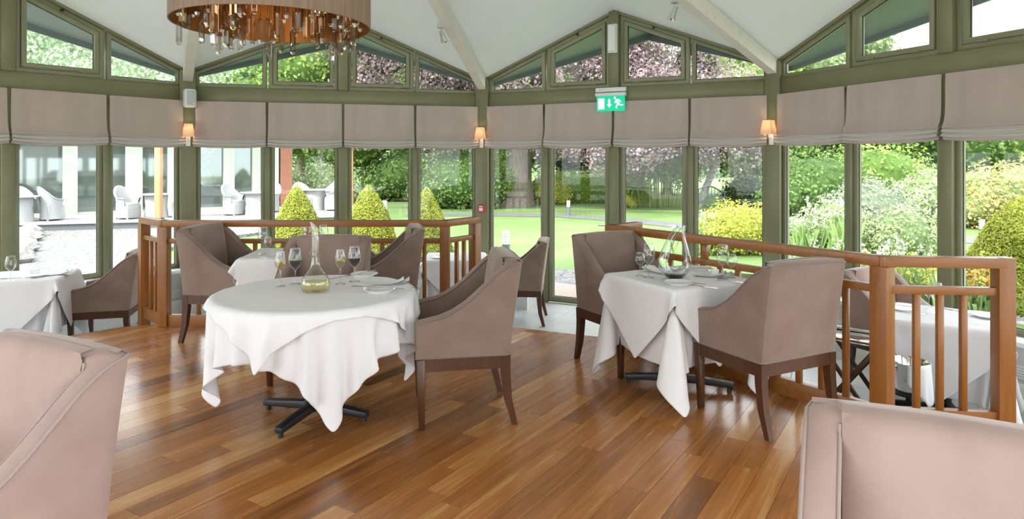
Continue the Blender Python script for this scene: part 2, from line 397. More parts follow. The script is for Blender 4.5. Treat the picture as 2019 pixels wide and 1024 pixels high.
for i, f in enumerate(FAC):
    wl = WALLS[i]; vis = i in (1,2,3,4)
    h = f.L/2
    bm_ = f.box(MB(), 0, f.L, ZB, ZT, -.12, .015); bm_.obj('transom_beam', M_green, wl, bevel=.004, seg=1)
    # the corner post at the start of each facet
    P = f.P
    rzp = math.atan2((APEX-P).x, -(APEX-P).y)
    dirp = (APEX-P).normalized(); c_ = P + dirp*(-.02)
    MB().box((c_.x, c_.y, (LOW+ZV)/2+.0), (.185,.19,ZV-LOW), rzp).obj('corner_post', M_green, wl, bevel=.006, seg=1)
    # ridge post
    f.box(MB(), h-.065, h+.065, ZT, ZP-.015, -.14, .035).obj('ridge_post', M_green, wl, bevel=.006, seg=1)
    # gable rafters under the ceiling
    for sgn in (0, 1):
        a0, a1 = (0, h) if sgn == 0 else (f.L, h)
        MB().prism([f.pt(a0, ZV-.035, -.12), f.pt(a1, ZP-.035, -.12), f.pt(a1, ZP+.03, -.12), f.pt(a0, ZV+.03, -.12)], f.n3(.13)).obj('gable_rail', M_green, wl)
    if i in (0, 1, 2, 3, 4, 5):
        sill = SILL.get(i, .15)
        # lower lights
        for k in range(4):
            a0 = (0.085 if k == 0 else k*f.L/4+.028*(2 if k == 2 else 1)); a1 = (f.L-.085 if k == 3 else (k+1)*f.L/4-.028*(2 if k == 1 else 1))
            door = (i == 3 and k in (1, 2))
            if door:
                root = struct('door_%d' % k); z0 = LOW+.01
            else:
                root = window(); z0 = sill
            if not vis: a0 += 0
            framed(root, f, [(a0,z0),(a1,z0),(a1,ZB+.03),(a0,ZB+.03)], .052 if not door else .075, -.085, -.02, -.06)
            if door and k == 1:
                hb = MB(); hb.bar(f.pt(a1-.035, .72, .0), f.pt(a1-.035, .72, .045), .022, .022); hb.bar(f.pt(a1-.03,.72,.045), f.pt(a1-.15,.72,.045), .02, .02)
                hb.obj('handle', M_chrome, root, bevel=.003)
        for k in (1, 2, 3):
            wd = .03 if k != 2 else .058
            zz = LOW if i == 3 else sill
            f.box(MB(), k*f.L/4-wd, k*f.L/4+wd, zz, ZB, -.11, .012 if k != 2 else .03).obj('mullion', M_green, wl, bevel=.004, seg=1)
        # gable lights
        zf = ZT
        for k in range(4):
            a0 = (.07 if k == 0 else k*f.L/4+(.065 if k == 2 else .012)); a1 = (f.L-.07 if k == 3 else (k+1)*f.L/4-(.065 if k == 1 else .012))
            root = window()
            t0, t1 = gable_z(f, a0)-.03, gable_z(f, a1)-.03
            poly = [(a0,zf),(a1,zf),(a1,t1),(a0,t0)]
            framed(root, f, poly, .05, -.09, -.02, -.065, sash=.05 if k in (1,2) else 0)
            if k in (1, 2):
                for aa in (.25, .75):
                    am = a0+(a1-a0)*aa
                    f.box(MB(), am-.045, am+.045, zf+.052, zf+.066, -.02, .012).obj('hinge', M_green_glare, framed.sash)
                am = a0+(a1-a0)*.5
                f.box(MB(), am-.014, am+.014, gable_z(f,am)-.075, gable_z(f,am)-.05, -.02, .015).obj('catch', M_iron, framed.sash)
        # low wall with sill and skirting, set into the room
        dl = {1: .13, 2: .30, 3: .50, 4: .14}.get(i, .15)
        spans = [(0.06, f.L-.06)] if i != 3 else [(.06, f.L/4-.05), (3*f.L/4+.05, f.L-.06)]
        for a0, a1 in spans:
            f.box(MB(), a0, a1, LOW, sill-.04, -.10, dl).obj('low_wall', M_panel, wl)
            f.box(MB(), a0-.01, a1+.02, sill-.04, sill, -.09, dl+.04).obj('window_sill', M_white, wl, bevel=.006)
            MB().prism([f.pt(a0,LOW,dl), f.pt(a0,LOW,dl+.025), f.pt(a0,LOW+.15,dl+.025), f.pt(a0,LOW+.185,dl+.008), f.pt(a0,LOW+.185,dl)], Vector((f.e.x*(a1-a0+.02), f.e.y*(a1-a0+.02), 0))).obj('skirting', M_white, wl)
            if i in (1, 2, 4):
                g = MB()
                for q in range(5): f.box(g, a0+.1, a1-.1, LOW+.22+q*.022, LOW+.232+q*.022, dl, dl+.006)
                g.obj('heating_grille', M_white, wl)

# ceiling: folded plates with whitewashed valley beams, and the prow eaves outside
ce = struct('ceiling')
b = MB()
for f in FAC:
    m_ = f.P + f.e*(f.L/2)
    A, Pk, B_, T = Vector((f.P.x,f.P.y,ZV)), Vector((m_.x,m_.y,ZP)), Vector((f.Q.x,f.Q.y,ZV)), Vector((APEX.x,APEX.y,ZA))
    b.add([A,Pk,T,A+Vector((0,0,.12)),Pk+Vector((0,0,.12)),T+Vector((0,0,.12))], [(0,1,2),(5,4,3)])
    b.add([Pk,B_,T,Pk+Vector((0,0,.12)),B_+Vector((0,0,.12)),T+Vector((0,0,.12))], [(0,1,2),(5,4,3)])
b.obj('ceiling_plane', M_ceil, ce, normals=False)
for P in CORN:
    d = (APEX-P).normalized(); p0 = P + d*.05
    za = ZA-.15
    p3, q3 = Vector((p0.x,p0.y,ZV-.075)), Vector((APEX.x,APEX.y,za-.075+.075))
    r_ = MB(); x = Vector((-d.y, d.x, 0))*.055
    for c in (p3, q3):
        pass
    r_.add([p3-x-Vector((0,0,.075)), p3+x-Vector((0,0,.075)), p3+x+Vector((0,0,.09)), p3-x+Vector((0,0,.09)),
            q3-x-Vector((0,0,.075)), q3+x-Vector((0,0,.075)), q3+x+Vector((0,0,.09)), q3-x+Vector((0,0,.09))],
           [(3,2,1,0),(4,5,6,7),(0,1,5,4),(1,2,6,5),(2,3,7,6),(3,0,4,7)])
    me = r_.mesh('rafter'); me.materials.append(M_rafter)
    o = link('rafter', me, ce)
M_soffit = mat('slate_grey_soffit', (.17,.20,.20), .5)
rf = struct('roof')
for i, f in enumerate(FAC):
    m_ = f.P + f.e*(f.L/2) - f.n*1.75; pk = f.P + f.e*(f.L/2)
    for a in (f.P, f.Q):
        o_ = a + (a-APEX).normalized()*.40
        A, K, O, V = Vector((a.x,a.y,ZV+.05)), Vector((pk.x,pk.y,ZP+.05)), Vector((m_.x,m_.y,ZP+.0)), Vector((o_.x,o_.y,ZV-.02))
        up = Vector((0,0,.16))
        q = MB(); q.prism([A,K,O,V], up); q.obj('eaves_soffit', M_soffit, rf)
        q = MB(); T_ = Vector((APEX.x,APEX.y,ZA+.18)); q.add([A+up,K+up,T_,V+up,O+up], [(0,1,2),(3,4,1,0)] if a == f.P else [(1,0,2),(4,3,0,1)]); q.obj('slate_slope', mat('dark_slate', (.045,.055,.062), .6, (.07,.08,.085), 4), rf, normals=False)
        q = MB(); q.prism([V-Vector((0,0,.05)), O-Vector((0,0,.10)), O+up, V+up], f.n3(-.03)); q.obj('fascia', mat('fascia_blue_grey', (.13,.165,.175), .5), rf)

# ------------------------------------------------------------ roman blinds
def make_blind(f, a0, a1, label, sag=0.):
    wd = a1-a0; am = (a0+a1)/2
    p = f.pt(am, 0, .05)
    root = thing('roman_blind', label, 'blind', (p.x, p.y, ZB), f.rz, 'roman blinds below the transom')
    nx = 17
    def strip(prof, name, m, curl=.0, thick=.006, parent=root):
        mb = MB(); rows = []; back = []
        for y, z in prof:
            rr = []; rb = []
            for k in range(nx):
                u = 2*k/(nx-1)-1; x = u*wd/2
                low = max(0., min(1., -z/.58))
                yy = -(y + .010*low*math.sin(u*3.1+am*3) + .014*low*(1-u*u))
                zz = z + curl*low*(u**4) - .006*low*(1-u*u)
                xx = x*(1 + .012*low)
                rr.append((xx, yy, zz)); rb.append((xx, yy+thick, zz))
            rows.append(rr); back.append(rb)
        mb.grid(rows + back[::-1]); o = mb.obj(name, m, parent, smooth=40)
        return o
    strip([(0,-.004),(.004,-.12),(.003,-.25),(.008,-.34),(.020,-.41),(.040,-.452),(.050,-.468),(.052,-.476),(.044,-.480)], 'panel', M_blind)
    strip([(.004,-.470),(.030,-.484),(.050,-.500),(.058,-.514),(.060,-.522),(.050,-.526)], 'fold', M_blindfold_lit, .012)
    strip([(.006,-.520),(.036,-.530),(.058,-.542),(.068,-.556),(.068,-.562),(.056,-.566)], 'fold', M_blindfold_lit, .016)
    strip([(.004,-.560),(.034,-.570),(.040,-.584),(.034,-.594)], 'hem', M_blind, .018)
    hb = MB(); hb.box((0, .012, -.006), (wd*.99, .03, .012)); hb.obj('headrail', M_blind, root)
    return root
LBL = {
 1: [None, 'roman blind cut by the left edge of the picture', 'taupe roman blind above the patio chairs seen at far left', 'taupe roman blind directly left of the post with the white loudspeaker'],
 2: ['taupe roman blind directly right of the post with the white loudspeaker', 'taupe roman blind below the crystal chandelier, over the first conical bush', 'taupe roman blind over the middle conical bush', 'taupe roman blind left of the wall lamp above the red call point'],
 3: ['narrow roman blind right of the wall lamp above the red call point', 'roman blind partly covered by the left half of the exit sign', 'roman blind with its left edge behind the exit sign', 'roman blind directly left of the largest wall lamp'],
 4: ['roman blind directly right of the largest wall lamp', 'middle roman blind of the three on the right wall', 'roman blind cut by the right edge of the picture', None]}
for i in (1,2,3,4):
    f = FAC[i]
    for k in range(4):
        if LBL[i][k] is None: continue
        g = .018
        a0 = .085 if k == 0 else k*f.L/4+g; a1 = f.L-.085 if k == 3 else (k+1)*f.L/4-g
        make_blind(f, a0, a1, LBL[i][k])

# ------------------------------------------------------------ fittings on posts and beams
def post_face(idx, off=.08):
    P = CORN[idx]; d = (APEX-P).normalized(); c = P + d*off; return c, d, math.atan2(d.x, -d.y)
lampl = ['cream shaded wall lamp on the post below the white loudspeaker', 'cream shaded wall lamp on the post above the red call point', 'cream shaded wall lamp on the right hand post, beside the exit wall']
for idx, lb in zip((3, 4, 5), lampl):
    c, d, rz = post_face(idx, .075)
    t = thing('wall_lamp', lb, 'lamp', (c.x, c.y, 1.84), rz, 'wall lamps on the corner posts')
    b = MB(); b.box((0,-.01,-.04), (.055,.03,.12)); b.obj('back_plate', M_plastic, t, bevel=.004)
    b = MB(); b.tube([(0,-.015,-.03),(0,-.06,-.03),(0,-.085,-.015),(0,-.085,.03)], .007, 8); b.obj('arm', M_plastic, t, smooth=60)
    b = MB(); b.lathe([(.098,.0),(.068,.16),(.066,.16),(.096,.0)], 4, (0,0,0)); 
    R45 = Matrix.Rotation(PI/4, 3, 'Z'); b.v = [tuple(R45 @ Vector(v) + Vector((0,-.085,.02))) for v in b.v]
    b.obj('lamp_shade', M_shade, t)
    b = MB(); b.lathe([(.006,0),(.018,.02),(.02,.045),(.012,.065),(.002,.07)], 10, (0,-.085,.065), True, True); b.obj('bulb', M_bulb, t, smooth=60)
    pl = bpy.data.lights.new('lamp_light', 'POINT'); pl.energy = .40; pl.color = (1,.66,.36); pl.shadow_soft_size = .02
    o = link('lamp_light', pl, t); o.location = (0,-.085,.12)
c, d, rz = post_face(3, .09)
t = thing('loudspeaker', 'small white loudspeaker high on the left post', 'speaker', (c.x, c.y, 2.34), rz+.25)
b = MB(); b.box((0,-.065,0), (.145,.12,.235)); b.obj('cabinet', M_plastic, t, bevel=.045, seg=5)
b = MB(); b.box((.0,-.125,0), (.10,.012,.18)); b.obj('grille', M_grille, t, bevel=.02, seg=3)
b = MB(); b.box((0,-.006,.01), (.05,.03,.08)); b.obj('bracket', M_plastic, t, bevel=.004)
b = MB(); b.box((.03,-.132,-.07), (.03,.003,.012)); b.obj('badge', M_plastic, t)
c, d, rz = post_face(4, .078)
t = thing('fire_call_point', 'square red fire alarm call point on the central post', 'alarm', (c.x, c.y, .88), rz)
b = MB(); b.box((0,-.022,0), (.10,.045,.10)); b.obj('housing', M_red, t, bevel=.006)
b = MB(); b.box((0,-.046,-.006), (.055,.006,.045)); b.obj('break_plate', M_signwhite if 0 else M_white, t, bevel=.002)
b = MB(); b.box((0,-.046,.036), (.05,.005,.012)); b.obj('label_strip', M_white, t)
f = FAC[3]
p = f.pt(f.L/2-.0, 3.13, .05)
t = thing('bulkhead_light', 'white emergency bulkhead light on the ridge post above the exit sign', 'light', (p.x, p.y, 3.12), f.rz)
b = MB(); b.box((0,-.02,0), (.125,.05,.37)); b.obj('base', M_plastic, t, bevel=.012)
b = MB(); b.box((0,-.055,0), (.105,.04,.34)); b.obj('diffuser', M_signwhite if 0 else M_plastic, t, bevel=.02, seg=3)
p = f.pt(f.L/2-.02, 2.34, .055)
t = thing('exit_sign', 'green running man exit sign hanging over the garden door', 'sign', (p.x, p.y, 2.34), f.rz)
b = MB(); b.box((0,-.02,.125), (.40,.06,.055)); b.obj('housing', M_plastic, t, bevel=.006)
b = MB(); b.box((0,-.03,.066), (.40,.075,.04)); b.obj('lamp_channel', M_plastic, t, bevel=.006)
for sx in (-.14,.14):
    b = MB(); b.lathe([(.010,0),(.010,.004)], 10, (0,0,0), True, True); b.v = [(v[0]+sx, -.05-v[2], v[1]+.125) for v in b.v]; b.obj('screw', M_chrome, t)
b = MB(); b.box((0,-.035,-.05), (.375,.010,.20)); b.obj('sign_panel', M_signgreen, t, bevel=.003)
def flat(poly, name, th=.003): 
    b = MB(); b.prism([(x,-.0405,z-.05) for x,z in poly], (0,-th,0)); return b.obj(name, M_signwhite, t)
flat([(-.165,-.072),(-.085,-.072),(-.085,.066),(-.165,.066)], 'door_symbol')
flat([(-.030,.055),(-.006,.055),(-.006,-.012),(.012,-.012),(-.018,-.055),(-.048,-.012),(-.030,-.012)], 'arrow_symbol')
man = MB()
def blob(poly): man.prism([(x,-.0405,z-.05) for x,z in poly], (0,-.003,0))
blob([(.055+.015*math.cos(a*PI/6), .068+.015*math.sin(a*PI/6)) for a in range(12)])       # head
blob([(.062,.052),(.092,.048),(.120,-.010),(.092,-.020),(.072,.005)])                       # trunk
blob([(.088,.049),(.110,.050),(.132,.030),(.140,.008),(.128,.008),(.118,.026),(.092,.036)])  # trailing arm
blob([(.066,.046),(.078,.036),(.070,.014),(.054,.000),(.048,.010),(.060,.022)])              # leading arm
blob([(.104,-.018),(.122,-.010),(.136,-.018),(.164,-.012),(.168,-.026),(.134,-.034)])        # trailing leg
blob([(.092,-.020),(.110,-.016),(.086,-.036),(.084,-.066),(.070,-.066),(.066,-.040),(.080,-.022)]) # leading leg
man.obj('running_man', M_signwhite, t)

def rafter_pt(P, s, dz=0.):
    d = (APEX-P); q = P + d*s; return Vector((q.x, q.y, ZV-.15 + (ZA-.225-ZV+.15)*s + dz))
for P, s, side, tilt, lb in ((CORN[4], .305, -1, .55, 'small chrome spotlight on the whitewashed beam left of the exit sign'), (CORN[5], .31, -1, -.55, 'small chrome spotlight on the whitewashed beam right of the exit sign')):
    q = rafter_pt(P, s); d = (APEX-P).normalized(); x = Vector((-d.y, d.x, 0))
    q = q + x*(.055*(1 if x.x < 0 else -1)) + Vector((0,0,.03))
    t = thing('spotlight', lb, 'spotlight', q, 0)
    sx = -1
    b = MB(); b.lathe([(.045,0),(.045,.045),(.038,.055)], 14, (sx*.03,0,-.03), True, True); b.obj('base', M_grille, t, smooth=40)
    b = MB(); b.tube([(sx*.03,0,-.03),(sx*.03,0,-.075)], .006, 8); b.obj('stem', M_chrome, t)
    b = MB(); b.lathe([(.024,0),(.026,.03),(.032,.07),(.042,.13),(.039,.133),(.026,.11)], 14, (0,0,0), True, True)
    Rm = Matrix.Rotation(PI - tilt*.6, 3, 'Y') @ Matrix.Rotation(0, 3, 'X'); b.v = [tuple(Rm @ Vector(v) + Vector((sx*.03,0,-.065))) for v in b.v]
    b.obj('lamp_head', M_chrome, t, smooth=50)

# ------------------------------------------------------------ chandelier
CX_, CYY, CZ, CR = -1.257, 3.48, 2.262, .50
t = thing('chandelier', 'copper lined drum chandelier with dangling clear crystals', 'chandelier', (CX_, CYY, CZ))
b = MB(); b.lathe([(CR,0),(CR,.36),(CR-.008,.36),(CR-.008,0)], 96); b.v.append((0,0,0)); b.v.pop()
b.f += [((3*96)+k, (3*96)+(k+1)%96, (k+1)%96, k) for k in range(96)]
b.obj('drum', M_drum, t, smooth=40)
b = MB(); b.lathe([(CR-.012,.002),(CR-.012,.35)], 96); b.obj('lining', M_copper, t, smooth=40)
b = MB(); b.lathe([(CR-.014,.30),(.02,.30)], 64); b.lathe([(CR-.014,.315),(.02,.315)], 64); b.obj('crystal_plate', M_copper, t)
b = MB(); b.tube([(0,0,.3),(0,0,ZA-CZ-.1)], .012, 10); b.lathe([(.07,ZA-CZ-.15),(.07,ZA-CZ-.10)], 16, (0,0,0), True, True); b.obj('hanging_rod', M_chrome, t)
def crystal_mesh(L, w):
    b = MB(); rings = [(w*.25, L+.012), (w, L), (w, .014), (w*.55, 0)]
    b.lathe(rings, 4, (0,0,0), True, True)
    b.lathe([(.001,.022),(.006,.014),(.006,.010),(.001,.002)], 6, (0,0,L+.012), True, True)
    me = b.mesh('crystal'); me.materials.append(M_crystal); return me
CM = [crystal_mesh(l, w_) for l, w_ in ((.10,.015),(.13,.017),(.16,.015),(.20,.017),(.08,.013))]
b = MB()
for k in range(100):
    r = CR*.92*math.sqrt(random.uniform(.08,1)) if k > 44 else CR*.90
    a = 2*PI*(k/45.) + random.uniform(-.03,.03) if k <= 44 else random.uniform(0, 2*PI)
    me = random.choice(CM); L_ = max(v.co.z for v in me.vertices)
    zb = random.uniform(-.16, .04) if k > 44 else random.uniform(-.13, .08)
    x, y = r*math.cos(a), r*math.sin(a)
    o = link('crystal', me, t); o.location = (x, y, zb); o.rotation_euler = (0,0,random.uniform(0,PI))
    b.tube([(x,y,zb+L_-.005),(x,y,.30)], .0011, 4)
b.obj('wires', M_chrome, t)
for k in range(6):
    a = 2*PI*k/6+.3
    bb = MB(); bb.lathe([(.012,.0),(.022,-.02),(.024,-.05),(.012,-.075),(.001,-.08)], 10, (.26*math.cos(a), .26*math.sin(a), .295), True, True); bb.obj('bulb', M_bulb_off, t, smooth=60)
pl = bpy.data.lights.new('chandelier_light', 'POINT'); pl.energy = .30; pl.color = (1,.66,.36); pl.shadow_soft_size = .12
o = link('chandelier_light', pl, t); o.location = (0,0,.17)

# ------------------------------------------------------------ timber rails
def rail_run(root, p, q, zf, balusters=True, spacing=.135, uppers=(), top=True, b0=.06, b1=.06, off=0.):
    p, q = Vector(p), Vector(q); d = (q-p); L_ = d.length; d /= L_
    if top: MB().bar((p.x-d.x*.03,p.y-d.y*.03,.965), (q.x+d.x*.03,q.y+d.y*.03,.965), .085, .06).obj('top_rail', M_rail, root, bevel=.004)
    MB().bar((p.x,p.y,.80), (q.x,q.y,.80), .05, .045).obj('mid_rail', M_rail, root, bevel=.003)
    MB().bar((p.x,p.y,.055), (q.x,q.y,.055), .05, .11).obj('bottom_rail', M_rail, root, bevel=.003)
    n = max(1, round((L_-b0-b1)/spacing)-1)
    for k in range(n):
        s = b0 + (L_-b0-b1)*(k+1)/(n+1); c = p + d*s
        MB().box((c.x,c.y,.443), (.034,.034,.675), math.atan2(d.y,d.x)).obj('baluster', M_railv, root, bevel=.002, seg=1)
    for u in uppers:
        c = p + d*(L_*u); MB().box((c.x,c.y,.879), (.045,.045,.114), math.atan2(d.y,d.x)).obj('rail_block', M_railv, root, bevel=.002, seg=1)
def rail_post(root, p, zf, ang, w=.09, z1=.935): 
    MB().box((p[0],p[1],(z1+zf)/2), (w,w,z1-zf), ang).obj('post', M_railv, root, bevel=.004)
A_, B_, C_, D_ = (-3.66,6.56), (-3.27,6.2), (-.63,6.2), (-.37,6.56)
t = thing('timber_railing', 'warm brown timber railing across the back of the platform, behind the round table', 'railing', (0,0,0))
rail_post(t, B_, 0, .0); rail_post(t, C_, 0, .0); rail_post(t, A_, LOW, -.75); rail_post(t, D_, LOW, .94)
rail_run(t, B_, C_, 0, uppers=(.515,))
rail_run(t, A_, B_, 0, spacing=.13); rail_run(t, C_, D_, 0, spacing=.12)
E_, F_, G_, H_ = (1.14,6.02), (.86,5.74), (2.17,3.865), (2.80,3.80)
t = thing('timber_railing', 'warm brown timber railing running beside the square table to the right edge', 'railing', (0,0,0))
rail_post(t, F_, 0, -.96); rail_post(t, G_, 0, -.96, .10); rail_post(t, (H_[0]+.03,H_[1]), 0, -.1, .09, .996); rail_post(t, E_, LOW, .78)
rail_run(t, F_, G_, 0, uppers=(.085,.44), spacing=.16); rail_run(t, G_, H_, 0, spacing=.128); rail_run(t, E_, F_, 0, spacing=.12)

# ------------------------------------------------------------ chairs
SU = [0,.075,.245,.36,.48,.58,.67,.78,.88,.95,1]; SV = [0,.025,.085,.165,.29,.44,.60,.81,.945,.985,1]
def arm_h(u): return .625 + (.965-.625)*float(np.interp(u, SU, SV))
def make_chair(name, fab, pipe, label):
    t = thing(name, label, 'chair')
    W, D0, D1 = .31, -.28, .27; ts, tb = .072, .085; ZL = .412
    st_ = []   # (xo,yo,xi,yi,h,wback)
    ys = list(np.linspace(D0, D1-.03, 22))
    for y in ys:
        u = (y-D0)/(D1-D0); st_.append((-W, y, -W+ts, min(y, D1-tb), arm_h(u)))
    st_.append((-W+.008, D1-.008, -W+ts, D1-tb, .965))
    for x in np.linspace(-W+.03, W-.03, 13): st_.append((x, D1, max(-W+ts, min(W-ts, x)), D1-tb, .965+.012*(1-(x/W)**2)))
    st_.append((W-.008, D1-.008, W-ts, D1-tb, .965))
    for y in ys[::-1]:
        u = (y-D0)/(D1-D0); st_.append((W, y, W-ts, min(y, D1-tb), arm_h(u)))
    def warp(x, y, z):
        k = max(0, (y-D0)/(D1-D0))**1.6; hz = max(0, (z-.41)/.56)
        return (x*(1+.02*hz), y + .075*k*hz**1.2, z)
    rows = []
    for xo, yo, xi, yi, h in st_:
        c = lambda a: (xo+(xi-xo)*a, yo+(yi-yo)*a)
        col = []
        for a, z in ((0,ZL),(0,ZL+(h-ZL)*.35),(0,ZL+(h-ZL)*.7),(0,h-.022),(.06,h-.007),(.18,h),(.5,h+.004),(.82,h),(.95,h-.009),(1,h-.028),(1,ZL+(h-ZL)*.5),(1,ZL)):
            x, y = c(a); col.append(warp(x, y, z))
        rows.append(col)
    b = MB(); b.grid(rows)
    b.f.append(tuple(range(len(rows[0])-1,-1,-1))); n_ = len(rows)*len(rows[0]); b.f.append(tuple(range(n_-len(rows[0]), n_)))
    shell = b.obj('upholstered_shell', fab, t, smooth=48)
    # piping along the outer and inner top edges and round the bottom
    b = MB(); b.tube([Vector(r[3])+Vector((0,0,.012)) for r in rows], .0055, 6); [b.tube([Vector(r[9])+Vector((0,0,.016)) for r in rr_], .0045, 6) for rr_ in (rows[:22], rows[-22:])]
    b.tube([rows[0][k] for k in (0,1,2,3,4,5,6,7,8,9,10,11)], .0045, 6); b.tube([rows[-1][k] for k in range(12)], .0045, 6)
    b.tube([Vector(r[0])+Vector((0,0,.006)) for r in rows], .005, 6)
    b.obj('piping', pipe, shell, smooth=60)
    # inner back cushion
    b = MB(); rr = []
    for z in np.linspace(.46, .952, 9):
        r_ = []
        for x in np.linspace(-W+ts+.004, W-ts-.004, 13):
            e = (1-(x/(W-ts))**8); pu = .030*e + .012*math.sin(PI*(z-.46)/.5)
            r_.append(warp(x, D1-tb-pu, z))
        rr.append(r_)
    xs_ = np.linspace(-W+ts+.004, W-ts-.004, 13); bow = lambda x: .012*(1-(x/W)**2)
    b.grid(rr+[[warp(x, D1-tb-.012, .972+bow(x)) for x in xs_], [warp(x, D1-tb+.02, .976+bow(x)) for x in xs_]])
    xw = np.linspace(-W+.010, W-.010, 25); fr = lambda x: 0 if abs(x) < W-ts-.006 else .045
    b.grid([[warp(x, D1-tb-.012+fr(x)*1.3, (.955 if fr(x) == 0 else .967)+bow(x)) for x in xw], [warp(x, D1-tb-.004+fr(x)*1.2, .969+bow(x)) for x in xw], [warp(x, D1-tb+.02+fr(x)*.8, .9725+bow(x)) for x in xw], [warp(x, D1-.022, .9715+bow(x)) for x in xw], [warp(x, D1-.006, .957+bow(x)) for x in xw]])
    b.obj('back_cushion', fab, t, smooth=60)
    # seat
    b = MB(); b.box((0,-.045,.455), (2*(W-ts)-.006,.47,.10)); b.obj('seat', fab, t, bevel=.028, seg=4)
    # frame and legs
    b = MB()
    for x in (-W+.022, W-.022): b.box((x,-.005,.375), (.036,.50,.072))
    b.box((0,D0+.022,.375), (2*W-.06,.036,.072)); b.box((0,D1-.022,.375), (2*W-.06,.036,.072))
    b.obj('seat_frame', M_leg, t)
    for x in (-1, 1):
        b = MB(); b.bar((x*(W-.026),D0+.026,.41), (x*(W-.036),D0+.034,.0), .052,.052, (0,1,0), .034,.034); b.obj('leg', M_leg, t, bevel=.003, seg=1)
        b = MB(); xx = x*(W-.028)
        prof = [(0,.41,.054),(.0,.30,.050),(.015,.15,.044),(.055,.0,.034)]
        vs = []
        for dy, z, w_ in prof: vs.append([(xx+sx*w_/2, D1-.028+dy+sy*w_/2, z) for sx, sy in ((-1,-1),(1,-1),(1,1),(-1,1))])
        b.grid(vs, True); b.f += [(3,2,1,0), (12,13,14,15)]
        b.obj('leg', M_leg, t, smooth=50)
    return t
def face(fx, fy): return math.atan2(fx, -fy)
ch = make_chair('tub_chair', M_velvet, M_pipe, 'x'); used = [False]
G1 = 'taupe velvet tub chairs'
for x, y, fx, fy, z, lb in (
    (-.325, 4.12, -.985, -.17, 0, 'taupe velvet tub chair pulled up to the right side of the round table'),
    (-2.49, 5.86, .976, -.15, 0, 'taupe velvet tub chair in front of the left end of the back railing, facing right'),
    (-1.13, 5.80, -.97, -.20, 0, 'taupe velvet tub chair behind the carafe, facing left, before the middle conical bush'),
    (-1.40, 4.80, .02, -1., 0, 'taupe velvet tub chair tucked under the far side of the round table'),
    (.90, 5.06, .48, -.88, 0, 'taupe velvet tub chair on the door side of the square table, its seat facing us'),
    (1.545, 4.05, -.45, .893, 0, 'taupe velvet tub chair seen from behind, its back beside the right railing'),
    (.10, 7.92, -.98, .10, LOW, 'taupe tub chair down on the stone floor beside the garden door'),
    (-4.19, 6.85, -.96, -.26, LOW, 'taupe tub chair at the window table at far left'),
    (-1.52, 7.62, .97, .1, LOW, 'taupe tub chair mostly hidden behind the back railing posts'),
    ): place(ch, used, (x, y, z), face(fx, fy), lb, G1)
ch2 = make_chair('tub_chair', M_pale_velvet, M_ppipe, 'x'); used2 = [False]
for x, y, fx, fy, z, lb in (
    (-1.60, 1.86, -.43, -.90, 0, 'pale mauve tub chair cut off by the lower left corner of the picture'),
    (.855, 1.19, -.47, -.88, 0, 'pale mauve tub chair cut off by the lower right corner of the picture'),
    (3.25, 5.52, .45, -.89, LOW, 'pale mauve tub chair behind the right railing corner post'),
    ): place(ch2, used2, (x, y, z), face(fx, fy), lb, 'pale mauve tub chairs')

# ------------------------------------------------------------ tables and cloths
def pedestal(loc, rz, label, zt=.735, rnd=None, half=.34, group='pedestal tables', fa=None):
    t = thing('pedestal_table', label, 'table', loc, rz, group)
    b = MB()
    if rnd: b.lathe([(rnd,zt-.025),(rnd,zt),(0.001,zt),], 48, (0,0,0)); b.lathe([(rnd,zt-.025),(.001,zt-.025)], 48)
    else: b.box((0,0,zt-.0125), (2*half,2*half,.025))
    b.obj('table_top', M_leg, t)
    b = MB(); b.lathe([(.038,.05),(.038,zt-.05)], 20); b.lathe([(.055,.04),(.06,.10),(.042,.12)], 20); b.obj('column', M_iron, t, smooth=40)
    b = MB(); b.box((0,0,zt-.04), (.34,.34,.02)); b.obj('top_plate', M_iron, t)
    for k in range(4):
        a = k*PI/2 + (0 if fa is None else fa-rz); c, s = math.cos(a), math.sin(a)
        b = MB(); b.bar((c*.03,s*.03,.068), (c*.36,s*.36,.045), .062,.05, (0,0,1), .05,.036); b.obj('foot', M_iron, t, bevel=.008)
        b = MB(); b.lathe([(.016,0),(.016,.022),(.01,.032)], 10, (c*.335,s*.335,0), True, True); b.obj('levelling_foot', M_iron, t)
    return t
